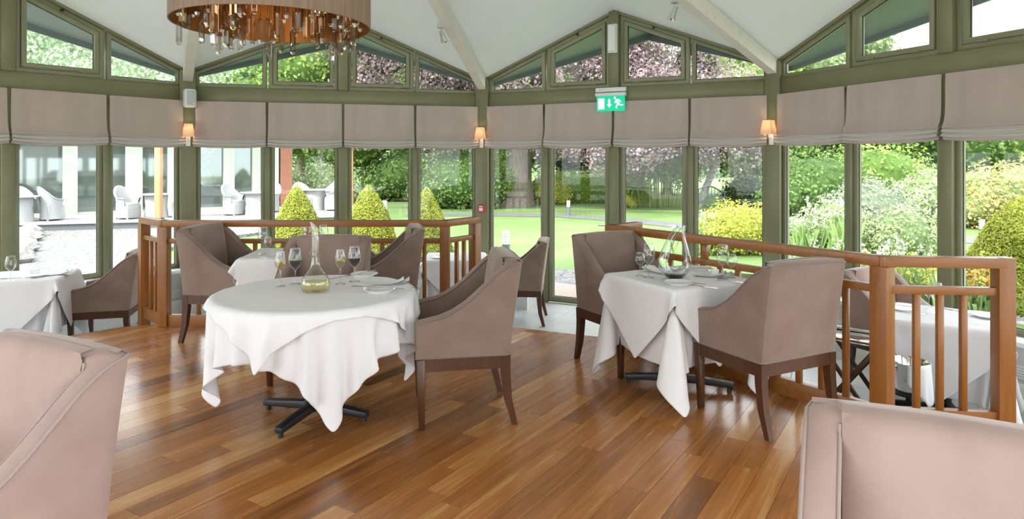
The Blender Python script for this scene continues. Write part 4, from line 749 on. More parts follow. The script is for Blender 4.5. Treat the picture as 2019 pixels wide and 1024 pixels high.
 'round_top': [-620,-5,-7,3,24,25,21,4,-2,-1,7,21,20,19,0,19,23,15,26,21,20,25,26,27,25,27,22,25,29,27,17,25,24,21,26,21,20,14,21,22,8,9,16,5,-5,-2,-4,8,21,23,14,3,0,2,16,21,19,6,18,22,20,25,21,25,25,26,26,27,24,27,27,28,26,23,24,25,23,24,20,16,23,20,14,8,17,21,9,-10,-3,1,0,9,18,20,10,1,4,10,23,13,16,23,22,24,25,25,25,26,25,25,26,25,26,27,27,26,26,26,25,24,22,19,21,22,14,11,18,21,19,4,-5,-9,3,1,-2,15,12,15,10,2,15,15,21,24,25,26,25,25,26,25,26,25,25,25,26,25,26,25,26,26,26,25,25,20,24,22,16,12,20,21,18,19,-17,14,-5,-3,4,3,-2,13,13,8,15,19,22,25,25,26,25,25,26,25,25,26,25,25,26,25,25,26,25,25,26,25,26,23,24,22,19,15,21,20,20,18,15,-21,18,15,-5,3,4,4,2,11,16,21,24,26,25,25,26,25,25,26,25,25,26,25,26,25,25,25,26,25,25,26,25,25,25,24,20,19,21,20,21,16,18,17,6,-2,14,18,-6,5,1,9,14,21,25,25,26,25,25,26,25,25,26,25,25,26,25,25,26,25,25,26,25,25,26,25,26,25,24,22,21,20,20,17,19,18,16,5,1,1,6,11,2,6,13,21,25,25,25,26,25,25,26,25,25,26,25,25,26,25,26,25,25,26,25,25,25,26,25,26,25,25,24,22,20,19,18,19,16,16,-5,5,5,4,2,8,12,22,25,25,25,26,25,25,26,25,25,26,25,25,26,25,25,26,25,25,26,25,25,26,25,25,26,25,25,25,24,22,19,18,18,15,12,0,9,1,3,6,12,19,25,25,25,25,26,25,25,26,25,25,26,25,25,26,25,25,26,25,25,26,25,25,26,25,25,26,25,25,25,26,23,21,19,12,13,15,6,1,10,5,6,15,23,26,25,25,26,25,25,26,25,25,25,26,25,25,26,25,26,25,25,25,26,25,26,25,25,25,26,25,25,26,25,25,22,17,14,14,15,12,-6,2,8,14,23,24,26,25,26,25,25,25,26,25,25,26,25,25,25,26,25,26,25,25,26,25,25,26,25,25,26,25,25,25,26,25,25,24,20,15,15,15,24,-8,-12,9,21,23,25,26,25,25,26,25,25,26,25,25,26,25,25,26,25,25,25,26,25,26,25,25,26,25,25,25,26,25,26,25,25,25,26,22,16,16,17,-8,-5,2,14,23,24,26,25,25,26,25,25,26,25,25,26,25,25,26,25,25,25,26,25,25,26,25,25,26,25,25,26,25,25,26,25,25,25,26,24,19,14,14,2,1,8,14,25,25,26,25,25,25,26,25,25,26,25,25,26,25,25,26,25,25,26,25,25,26,25,25,26,25,25,26,25,25,26,25,25,26,25,25,21,11,5,14,-1,7,20,26,25,25,25,25,26,25,25,26,25,25,26,25,25,26,25,25,26,25,25,26,25,25,26,25,25,26,25,25,25,26,25,25,26,25,25,21,16,8,0,7,14,23,25,25,25,25,25,26,25,25,26,25,25,26,25,25,26,25,25,26,25,25,25,26,25,25,26,25,25,26,25,25,26,25,25,26,25,25,24,13,9,15,9,13,24,25,25,25,25,26,25,25,26,25,25,25,26,25,25,26,25,25,26,25,25,26,25,25,26,25,25,25,26,25,25,26,25,26,25,25,25,24,17,9,13,7,18,25,25,25,25,25,26,25,25,26,25,25,25,26,25,25,26,25,25,26,25,25,26,25,25,26,25,25,26,25,25,25,26,25,25,26,25,25,25,19,11,16,6,20,25,25,25,25,26,25,25,25,26,25,25,26,25,25,26,25,25,26,25,25,25,26,25,25,26,25,25,26,25,25,26,25,25,26,25,25,25,25,20,12,9,14,21,24,25,25,25,26,25,25,25,26,25,25,26,25,25,26,25,25,26,25,25,26,25,25,26,25,25,26,25,25,26,25,25,25,26,25,25,25,25,20,15,20,11,20,25,25,25,25,26,25,25,26,25,25,25,26,25,25,26,25,25,26,25,25,26,25,25,26,25,25,26,25,25,26,25,25,25,26,25,25,25,25,22,18,16,12,20,25,25,25,26,25,25,25,26,25,25,26,25,25,26,25,25,25,26,25,25,26,25,25,26,25,25,26,25,25,26,25,25,26,25,25,25,25,25,18,12,22,6,22,24,25,25,25,26,25,25,26,25,25,26,25,25,26,25,25,26,25,25,26,25,25,26,25,25,26,25,25,25,26,25,25,26,25,25,25,25,24,19,7,14,13,17,25,25,25,26,25,25,26,25,25,26,25,25,25,26,25,25,26,25,25,26,25,25,26,25,25,26,25,25,26,25,25,25,26,25,25,26,24,24,18,6,23,7,18,24,25,25,26,25,25,25,26,25,25,26,25,25,26,25,25,26,25,25,26,25,25,26,25,25,26,25,25,26,25,25,26,25,25,25,25,25,24,15,11,13,12,18,23,25,25,26,25,25,25,26,25,26,25,25,25,26,25,25,26,25,25,26,25,25,26,25,25,26,25,25,26,25,25,26,25,25,26,25,24,23,19,-1,21,10,16,23,25,25,26,25,26,25,25,25,25,26,25,26,25,25,25,26,25,25,26,25,25,26,25,25,26,25,25,26,25,25,26,25,25,25,26,25,18,7,15,13,15,18,20,25,25,26,25,25,26,25,25,26,25,25,26,25,25,26,25,25,26,25,25,26,25,25,26,25,25,25,26,25,25,26,25,25,26,25,24,15,4,-1,26,14,15,16,24,26,25,25,26,25,25,25,26,25,25,26,25,25,26,25,25,26,25,25,26,25,25,26,25,25,26,25,25,26,25,25,25,26,24,24,9,-3,-2,25,14,10,17,20,26,25,25,26,25,25,25,26,25,25,26,25,25,26,25,26,25,25,25,26,25,25,26,25,25,26,25,25,26,25,25,26,24,24,22,2,-2,-4,23,12,11,13,21,23,26,25,26,25,25,26,25,25,26,25,25,25,26,25,25,26,25,25,26,25,25,26,25,26,25,25,26,25,25,25,26,24,23,14,4,0,-3,21,10,10,15,20,22,25,25,26,25,25,26,25,25,26,25,25,26,25,25,26,25,25,26,25,25,26,25,25,26,25,25,26,25,25,26,25,24,15,13,2,5,0,9,14,18,18,17,20,23,25,26,25,25,26,25,25,26,25,25,26,25,25,25,26,25,26,25,25,26,25,25,26,25,25,26,25,25,25,26,20,8,-3,14,2,7,20,18,17,19,16,17,21,25,25,25,25,26,25,25,26,25,25,26,25,25,26,25,25,26,25,26,25,25,25,26,25,26,25,25,25,25,22,12,-4,-7,10,15,12,23,18,18,17,16,15,21,23,24,25,25,26,25,26,25,25,25,26,25,25,26,25,25,26,25,26,25,25,26,25,25,26,25,25,25,21,16,7,-2,-8,-3,5,17,23,18,18,17,10,18,21,22,22,25,25,26,25,25,26,25,26,25,25,26,25,25,26,25,25,26,25,25,26,25,25,26,25,25,21,16,13,4,0,-2,-9,-9,3,23,18,13,10,17,20,22,20,22,24,25,25,25,26,25,25,26,25,25,26,25,25,26,25,25,26,25,25,26,25,25,26,23,20,16,12,10,10,3,-2,-7,-7,-11,22,12,10,15,18,21,17,21,21,25,25,26,25,26,25,25,26,25,25,25,26,25,26,25,25,26,25,25,26,25,25,22,18,16,11,2,8,17,11,5,-4,-7,-11,14,9,15,14,22,16,20,19,21,26,25,25,26,26,26,26,25,25,25,26,25,25,26,25,25,26,25,25,25,24,21,14,16,6,15,0,2,15,19,15,3,-5,-9,11,14,14,20,16,15,14,22,26,26,25,25,24,26,26,26,27,26,25,25,26,25,26,25,25,25,24,23,21,19,15,19,5,8,16,7,-7,7,18,19,14,4,-4,13,15,17,21,7,13,19,26,26,25,24,24,26,23,23,27,27,27,27,24,26,27,24,25,25,18,23,23,15,13,21,23,11,-4,15,11,4,-13,10,21,18,15,7,16,18,18,12,3,16,25,26,25,24,24,23,27,21,20,24,29,27,20,29,26,23,26,27,13,24,20,26,10,11,19,26,24,-3,2,13,12,-15,-7,16,21,19,8,117,21,20,20,8,6,10,25,26,26,24,14,18,13,29,20,17,25,11,20,17,16,16,14,18,9,10,10,2,11,24,-3,-11,13,-4,5,17,17,-5,-6,-18,-17,-13,-21,21,21,19,18,11,6,20,25,25,26,19,17,15,28,22,18,22,15,21,17,17,16,15,15,17,8,10,5,12,17,-10,1,11,-5,15,19,-3,-7,-16,-17,-9,-4,-19,18,22,21,20,16,14,10,23,25,26,23,15,23,22,19,20,18,17,17,17,18,17,17,17,17,15,12,12,11,3,-1,9,-1,9,16,0,-6,-14,-16,-6,0,-7,-21,20,19,21,22,20,14,19,16,23,26,22,22,19,17,17,17,17,17,18,17,17,17,17,17,17,17,17,17,15,11,7,-2,4,16,2,-4,-14,-16,-4,2,-8,-10,-13,13,18,21,21,22,20,18,19,22,21,20,18,18,17,17,17,17,17,17,17,17,17,17,18,17,17,17,17,17,17,13,7,10,5,-3,-11,-10,-3,-1,-6,-11,-7,-7,11,10,16,22,21,21,21,20,20,19,17,17,18,17,17,17,17,17,17,17,17,17,17,17,17,18,17,17,17,17,17,16,12,5,-8,-7,-1,-2,-4,-13,-4,8,-19,15,16,6,19,22,21,20,20,19,17,17,17,17,17,17,17,18,16,18,16,18,17,17,17,17,17,17,17,17,18,17,17,16,14,0,-1,-6,-5,-11,-5,9,13,-23,16,15,18,12,19,20,20,18,18,16,18,17,17,17,17,17,17,17,17,17,17,17,18,17,17,17,17,17,17,17,17,17,18,17,10,4,-5,-8,-5,6,12,7,-24,16,16,17,17,17,19,18,17,17,17,17,17,18,17,17,17,17,17,17,17,17,17,17,17,17,17,18,17,17,17,17,17,17,18,16,12,3,-8,6,6,-1,-8,-26,18,16,17,17,18,18,17,17,17,17,17,17,17,17,18,16,17,17,18,17,17,17,17,17,17,17,17,17,17,18,17,17,17,17,17,17,11,7,1,-9,-7,-4,-25,18,17,17,17,17,17,17,17,18,17,17,17,17,17,17,17,17,17,17,17,18,17,17,17,17,17,17,17,17,17,17,18,17,17,17,17,15,10,-1,-5,-6,-5,-14,8,17,16,17,17,17,17,17,17,17,18,17,17,17,17,17,17,17,17,17,17,17,17,17,18,17,17,17,17,17,17,17,17,17,18,17,17,13,5,-4,-5,-3,-15,10,7,14,17,17,17,17,17,17,17,17,17,17,17,18,17,17,16,17,17,18,17,17,17,17,17,17,17,18,17,17,17,17,17,17,17,17,17,10,-2,-2,5,-29,10,10,15,16,17,17,17,18,17,17,17,17,17,17,17,17,17,17,17,17,17,18,17,17,17,17,17,17,17,17,17,17,18,17,17,17,17,17,14,6,2,-1,-27,9,13,14,17,17,17,17,17,17,17,18,17,17,17,17,17,17,17,17,17,17,17,17,17,18,17,17,17,17,17,17,17,17,17,17,18,17,17,16,11,-1,-7,-26,10,11,16,17,17,17,17,17,17,17,17,17,17,17,18,16,18,17,17,17,17,17,17,17,17,17,17,17,18,17,17,17,17,17,17,17,17,17,17,12,5,-2,-28,10,13,17,16,17,18,17,17,17,17,17,17,17,17,17,17,17,17,17,17,18,17,17,17,17,17,17,17,17,17,17,18,17,17,17,17,17,17,17,15,3,-2,-26,11,13,16,17,17,17,17,18,17,17,17,17,17,17,17,17,17,17,17,17,17,17,18,17,16,18,17,17,17,17,17,17,17,17,17,18,17,17,16,16,8,2,-26,10,14,17,17,17,17,17,17,17,17,17,17,17,17,18,17,17,17,17,17,17,17,17,17,17,17,17,17,17,18,17,17,17,17,17,17,17,17,17,16,12,3,-24,9,14,16,18,16,18,17,17,17,17,17,17,17,17,17,17,17,17,17,18,17,17,17,17,17,17,17,17,17,17,17,17,17,18,17,17,17,17,17,16,12,5,-25,9,14,16,17,17,17,17,17,18,17,17,17,17,17,17,17,17,17,17,17,17,17,17,17,18,17,17,17,17,17,17,17,17,17,17,18,17,17,17,16,12,8,-24,8,13,17,17,17,17,17,17,17,17,17,17,17,17,18,16,18,17,17,17,17,17,17,17,17,17,17,17,17,18,17,17,17,17,17,17,17,17,17,17,14,11,-24,7,13,17,17,17,17,17,17,17,17,17,17,17,17,17,17,17,17,17,18,17,17,17,17,17,17,17,17,17,17,17,17,17,18,17,17,17,17,16,17,13,9,-19,0,14,16,17,17,17,17,17,18,16,18,17,17,17,17,17,17,17,17,17,17,17,18,17,17,17,17,17,17,17,17,17,17,17,17,18,17,17,16,17,13,7,-26,6,9,16,17,17,17,17,17,17,17,17,17,18,17,17,17,17,17,17,17,17,17,17,17,17,17,17,17,18,17,17,17,17,17,17,17,17,17,17,16,12,7,-16,-2,8,16,17,17,17,17,17,17,17,17,17,17,17,17,17,17,17,18,17,17,17,17,17,17,17,17,17,17,17,17,17,18,17,17,17,17,17,17,16,11,9,-27,2,7,14,17,17,17,17,17,18,17,17,17,17,17,17,17,17,17,17,17,18,16,18,17,17,17,17,17,17,17,17,17,17,17,17,18,17,17,16,16,15,4,-20,0,5,13,17,17,17,17,17,17,17,17,17,18,16,18,17,17,17,17,17,17,17,17,17,17,17,17,18,17,17,17,17,17,17,17,17,17,17,17,17,14,12,-22,1,4,10,17,16,17,18,17,17,17,17,17,17,17,17,18,16,18,17,17,17,17,17,17,17,17,17,17,17,17,17,17,18,17,17,17,17,17,17,16,14,12,-3,-4,-2,0,15,17,17,17,17,17,18,17,17,17,17,17,17,17,17,17,17,18,17,17,17,17,17,17,17,17,17,17,17,17,17,17,18,17,17,17,15,13,12,-10,-3,-9,0,6,17,17,17,17,17,17,17,17,18,17,17,17,17,17,17,17,17,17,17,18,16,17,17,17,18,17,17,17,17,17,17,17,17,17,18,14,12,13,-13,-8,-7,-6,6,14,16,18,17,17,17,17,17,17,17,17,17,17,18,17,17,17,17,17,17,17,17,17,17,17,18,17,17,17,17,17,17,17,17,16,15,14,13,-18,-9,-8,-4,5,9,15,17,17,17,17,18,17,17,17,17,17,17,17,17,17,18,17,17,17,17,17,17,17,17,17,17,17,17,17,18,17,17,17,15,15,15,14,-26,-7,2,8,-7,4,8,18,17,17,17,17,17,18,16,18,17,17,17,17,17,17,17,17,18,16,17,18,17,17,17,17,17,17,17,17,17,18,18,19,9,14,15,-13,6,8,-2,-5,-8,3,11,17,18,17,17,17,17,17,17,17,18,17,17,17,17,17,17,17,17,17,17,18,17,17,17,17,17,17,17,18,19,19,19,13,9,12,5,7,4,-7,-9,-11,0,5,11,17,17,17,17,18,17,17,17,17,17,18,17,17,17,17,17,17,17,17,17,17,17,17,17,18,17,18,19,19,20,19,19,14,5,7,4,-4,-10,-17,-7,-2,6,2,14,16,17,17,18,16,18,17,17,17,17,17,17,17,17,18,17,17,17,17,17,17,17,17,17,18,20,20,20,20,20,18,18,19,6,-6,-13,-17,-10,-3,3,1,-3,7,13,16,17,17,17,17,17,18,17,17,17,17,17,17,17,17,17,17,17,18,17,17,18,18,20,20,20,20,20,19,19,19,17,-6,-16,-16,-13,-7,4,-5,2,10,5,1,8,13,17,17,17,17,17,18,16,17,18,17,17,17,17,17,17,17,17,18,18,20,21,20,24,21,14,19,20,20,19,17,-18,-18,-12,-14,5,-8,3,18,9,3,-2,-3,6,10,16,17,17,17,17,17,17,17,17,17,18,17,17,17,17,18,20,21,21,25,21,21,22,16,13,17,21,20,18,-20,-14,-13,-2,-5,8,20,9,2,-1,-3,-1,10,-3,13,11,14,15,16,17,17,17,18,17,17,17,18,20,20,22,21,18,23,23,20,24,22,17,14,12,18,20,20,-20,-13,-9,-3,15,21,13,1,1,-4,-4,6,3,-7,19,10,10,11,9,18,15,16,17,19,16,22,19,18,24,25,17,17,21,21,22,22,24,18,19,8,13,17,21,-16,-10,-6,14,25,18,3,-1,-3,-11,7,7,-6,-4,22,15,6,6,18,6,15,19,16,13,27,12,23,12,27,26,21,11,16,19,23,22,22,20,20,16,8,12,21,-291,22,23,22,17,18,18,17,16,16,16,14,13,11,9,9,8,7,3,6,0,-2,-2,-2,-1,-1,-11,-9,-9,-9,-8,-14,-16,-14,-16,-16,-16,-16,-20,-20,-23,-24,-22,22,21,22,22,21,18,18,18,17,16,16,15,13,12,10,9,8,7,4,4,0,0,-2,-2,-2,-3,-9,-9,-9,-9,-10,-15,-15,-15,-16,-16,-15,-20,-21,-22,-24,-22,-22,21,22,21,22,22,20,19,18,17,17,16,16,12,13,11,7,7,4,3,0,2,-1,-2,-1,-1,-1,-5,-7,-8,-10,-13,-14,-15,-16,-15,-16,-19,-20,-23,-22,-23,-22,-22,21,22,22,21,22,22,19,19,18,18,16,15,15,10,7,3,1,-2,-2,0,-1,4,-3,0,-1,2,0,0,-3,-6,-12,-14,-16,-15,-16,-18,-20,-23,-22,-23,-21,-22,-22,21,22,22,22,21,22,22,19,19,17,16,13,8,4,2,-1,-3,0,1,-1,-1,0,0,0,0,1,0,1,1,-1,-2,-10,-13,-16,-17,-20,-22,-22,-22,-22,-22,-22,-22,22,22,22,21,22,21,22,21,20,17,11,5,0,0,1,-3,0,1,-1,1,-1,0,1,0,-1,0,0,0,1,0,1,0,-6,-12,-18,-21,-22,-22,-22,-22,-22,-22,-23,17,25,23,22,22,21,22,21,18,12,3,-3,4,-5,1,0,-1,0,0,0,0,0,0,0,0,1,-1,0,1,-1,1,1,0,-3,-12,-21,-22,-22,-22,-22,-22,-23,-23,17,25,25,23,23,22,21,19,11,3,-3,-1,0,0,1,1,-1,0,-1,1,-1,1,-1,0,0,1,1,0,-1,1,0,-1,1,2,-6,-12,-21,-22,-22,-22,-23,-23,-23,17,25,25,25,24,23,20,11,2,-2,-2,0,0,0,2,-1,0,0,-1,0,0,2,-2,0,0,1,2,-1,-1,0,1,0,-1,1,0,-3,-14,-21,-22,-23,-23,-26,-26,18,23,26,26,24,21,17,3,-3,-2,-2,0,0,1,0,1,-1,1,-1,-1,0,0,0,0,0,0,0,1,0,-1,4,-3,0,-1,0,0,0,-17,-21,-24,-27,-27,-26,16,25,24,25,24,19,7,-1,-2,-1,-2,-1,0,0,1,0,0,0,0,-1,1,-1,0,0,1,0,-1,2,0,0,-1,0,-1,0,0,0,1,-6,-19,-24,-26,-27,-26,16,26,25,24,21,10,-1,-2,-1,1,-2,0,0,0,0,0,1,1,2,-3,-1,0,0,0,2,-2,1,1,1,-1,-2,0,0,0,0,0,0,0,-11,-22,-26,-26,-26,11,29,27,22,13,5,-4,-2,1,0,-1,0,0,0,0,0,0,3,-3,2,-2,0,1,0,0,-1,0,3,-2,0,2,-3,0,0,2,-2,0,1,-2,-17,-27,-25,-24,9,28,28,21,11,-2,-3,-1,0,0,-1,0,0,0,0,0,0,1,2,-2,-1,1,0,1,-1,-1,0,0,2,0,-2,0,0,0,0,0,0,2,1,-9,-23,-24,-26,9,28,26,23,3,-5,-2,0,0,0,0,-1,0,0,0,0,0,1,-1,0,0,1,-1,2,1,-2,-1,0,1,0,-1,0,0,0,0,0,0,1,5,-4,-19,-26,-29,9,29,26,17,-3,-3,-1,-1,-1,0,0,0,0,0,0,0,1,0,1,-2,0,0,0,0,3,-2,0,-1,0,0,0,0,0,0,0,0,0,0,2,5,-17,-26,-29,9,27,23,13,-5,-2,-1,1,-2,1,1,-1,-1,0,0,0,0,1,-1,0,0,1,-1,0,0,1,-1,0,0,0,0,0,0,0,1,-1,0,0,3,4,-11,-25,-29,5,27,23,8,-6,-1,0,0,0,-1,0,0,1,-1,-1,0,0,0,1,-1,1,0,-1,0,0,0,0,0,0,0,1,0,1,-2,1,-1,0,0,3,4,-7,-23,-28,7,28,20,2,-5,-3,2,0,-2,2,-1,1,-1,-1,0,0,1,-1,0,1,-1,0,0,0,0,0,0,0,0,0,0,4,-2,-2,0,0,0,0,1,5,-4,-20,-28,6,25,18,-1,-3,-2,1,-1,-1,2,-2,0,0,0,0,2,-1,0,0,-1,0,0,1,-1,0,0,0,0,0,0,0,2,2,-3,-1,0,0,1,1,4,-2,-19,-27,0,25,18,-1,-4,-1,2,-3,0,0,0,0,0,0,0,0,1,0,0,-1,0,2,-2,1,-1,0,0,0,0,0,0,1,1,-1,0,-1,0,2,0,2,2,-18,-25,-2,27,18,-1,-4,-1,0,-1,0,0,0,0,0,2,-1,0,0,0,1,-2,1,-1,0,1,-1,0,0,2,-2,0,0,0,0,2,-2,0,0,1,1,3,1,-14,-22,2,25,16,1,-4,0,-1,-1,0,0,1,0,0,1,-1,-1,1,0,1,-1,0,0,-1,1,1,-1,-1,0,1,-1,0,3,-1,-2,0,0,0,0,1,7,-1,-19,-26,-3,27,16,1,-3,0,0,-2,0,0,2,-2,1,0,-1,0,0,0,2,-2,1,-1,0,1,1,-1,-1,1,1,-1,-1,2,0,-1,-1,0,0,2,0,6,-2,-19,-28,-5,27,22,-2,-2,0,-1,0,0,0,0,1,-1,2,-1,-1,0,0,0,0,0,0,0,1,0,-1,1,-1,1,-1,0,0,0,0,0,0,2,-1,0,8,-3,-21,-29,-7,29,23,6,-6,-1,1,-1,1,0,0,0,1,0,-1,-1,0,0,0,0,0,1,1,-1,1,-1,1,-1,0,0,-1,0,1,0,-1,0,2,-2,3,8,-7,-23,-26,-5,27,24,11,-4,-2,1,-1,2,2,-3,0,0,0,0,-1,0,0,0,2,-2,0,1,0,-1,1,-1,0,0,0,0,0,1,0,0,-1,1,-1,4,9,-13,-18,-26,-8,29,24,16,-3,0,0,-2,0,0,3,-3,0,2,-2,0,0,1,-1,0,0,0,0,0,0,0,2,-2,1,0,-1,1,0,-1,0,0,0,1,3,8,-14,-27,-24,-6,26,24,20,5,-3,-1,-1,1,1,-1,-1,0,1,-1,0,0,0,0,0,2,-1,0,-1,0,0,0,2,-1,0,-1,0,0,0,0,1,-1,3,4,1,-22,-26,-27,-15,27,26,25,10,0,-3,0,0,0,0,0,0,0,0,0,0,0,0,0,1,0,-1,0,0,0,0,0,1,0,-1,0,1,-1,0,1,-1,3,3,-7,-24,-28,-27,-15,27,28,25,19,3,-1,-1,0,0,0,0,0,0,0,0,0,0,0,0,2,2,-3,-1,0,0,0,0,1,1,-2,0,0,0,0,0,1,6,-5,-14,-27,-27,-28,-14,28,27,27,22,10,0,1,-1,0,0,0,0,0,0,0,1,0,-1,0,2,-1,0,-1,0,0,1,-1,0,0,1,-1,0,0,0,1,2,2,-10,-20,-27,-27,-27,-13,28,27,26,23,19,5,-1,0,0,0,1,-1,1,-1,1,0,0,0,0,-1,1,-1,0,0,0,1,0,-1,0,1,0,0,-1,2,3,2,-6,-17,-23,-27,-26,-27,-12,27,24,24,24,22,19,0,-1,0,0,0,6,-6,0,0,0,0,2,-1,3,-4,2,-1,-1,0,0,0,1,1,-2,2,1,1,0,4,-2,-16,-23,-23,-24,-27,-26,-15,24,23,24,24,24,21,13,3,-1,-1,1,-1,0,1,0,0,0,-1,2,-2,2,0,0,-2,1,0,-1,0,0,3,-2,0,4,-1,-2,-11,-19,-23,-22,-25,-24,-25,-19,24,24,23,24,23,22,20,11,5,-2,-1,0,1,1,-1,-1,0,0,0,0,0,1,1,-2,0,1,-1,0,0,0,2,-1,3,-3,-11,-18,-21,-23,-22,-23,-23,-24,-19,24,24,23,23,23,22,20,20,11,4,0,-2,3,-3,0,1,-1,0,0,0,0,0,0,0,1,-1,0,0,0,0,0,4,-3,-12,-17,-20,-22,-22,-22,-23,-23,-23,-19,24,23,23,23,22,21,21,21,17,12,5,2,-2,-1,0,0,0,0,1,-1,0,0,0,0,0,0,0,1,0,1,1,-5,-12,-17,-19,-20,-21,-21,-23,-22,-23,-23,-19,23,23,23,23,20,23,20,18,16,17,14,10,2,0,-1,-1,0,2,0,-1,-1,0,0,0,0,0,3,1,-1,-1,-10,-13,-17,-16,-19,-19,-21,-21,-21,-23,-22,-23,-20,23,23,24,20,23,20,18,17,16,16,16,16,12,5,3,0,-1,3,-2,0,-1,-1,0,2,0,2,0,-3,-6,-10,-16,-15,-16,-17,-17,-19,-21,-20,-20,-22,-23,-23,-20,23,23,22,23,20,18,17,16,16,16,16,14,14,9,8,7,5,3,1,0,0,1,-1,0,-3,-4,-6,-9,-10,-11,-12,-17,-17,-16,-17,-18,-19,-21,-20,-21,-21,-23,-20,23,24,22,19,18,18,16,16,16,16,15,15,13,7,8,9,8,8,0,2,1,0,-1,0,-8,-7,-7,-10,-10,-10,-11,-14,-19,-16,-17,-18,-17,-20,-21,-20,-21,-21,-20,24,23,19,18,18,16,16,16,16,16,15,14,12,6,8,9,9,8,-1,2,1,0,0,1,-10,-7,-6,-11,-10,-10,-10,-10,-18,-19,-16,-17,-17,-19,-20,-21,-20,-20],
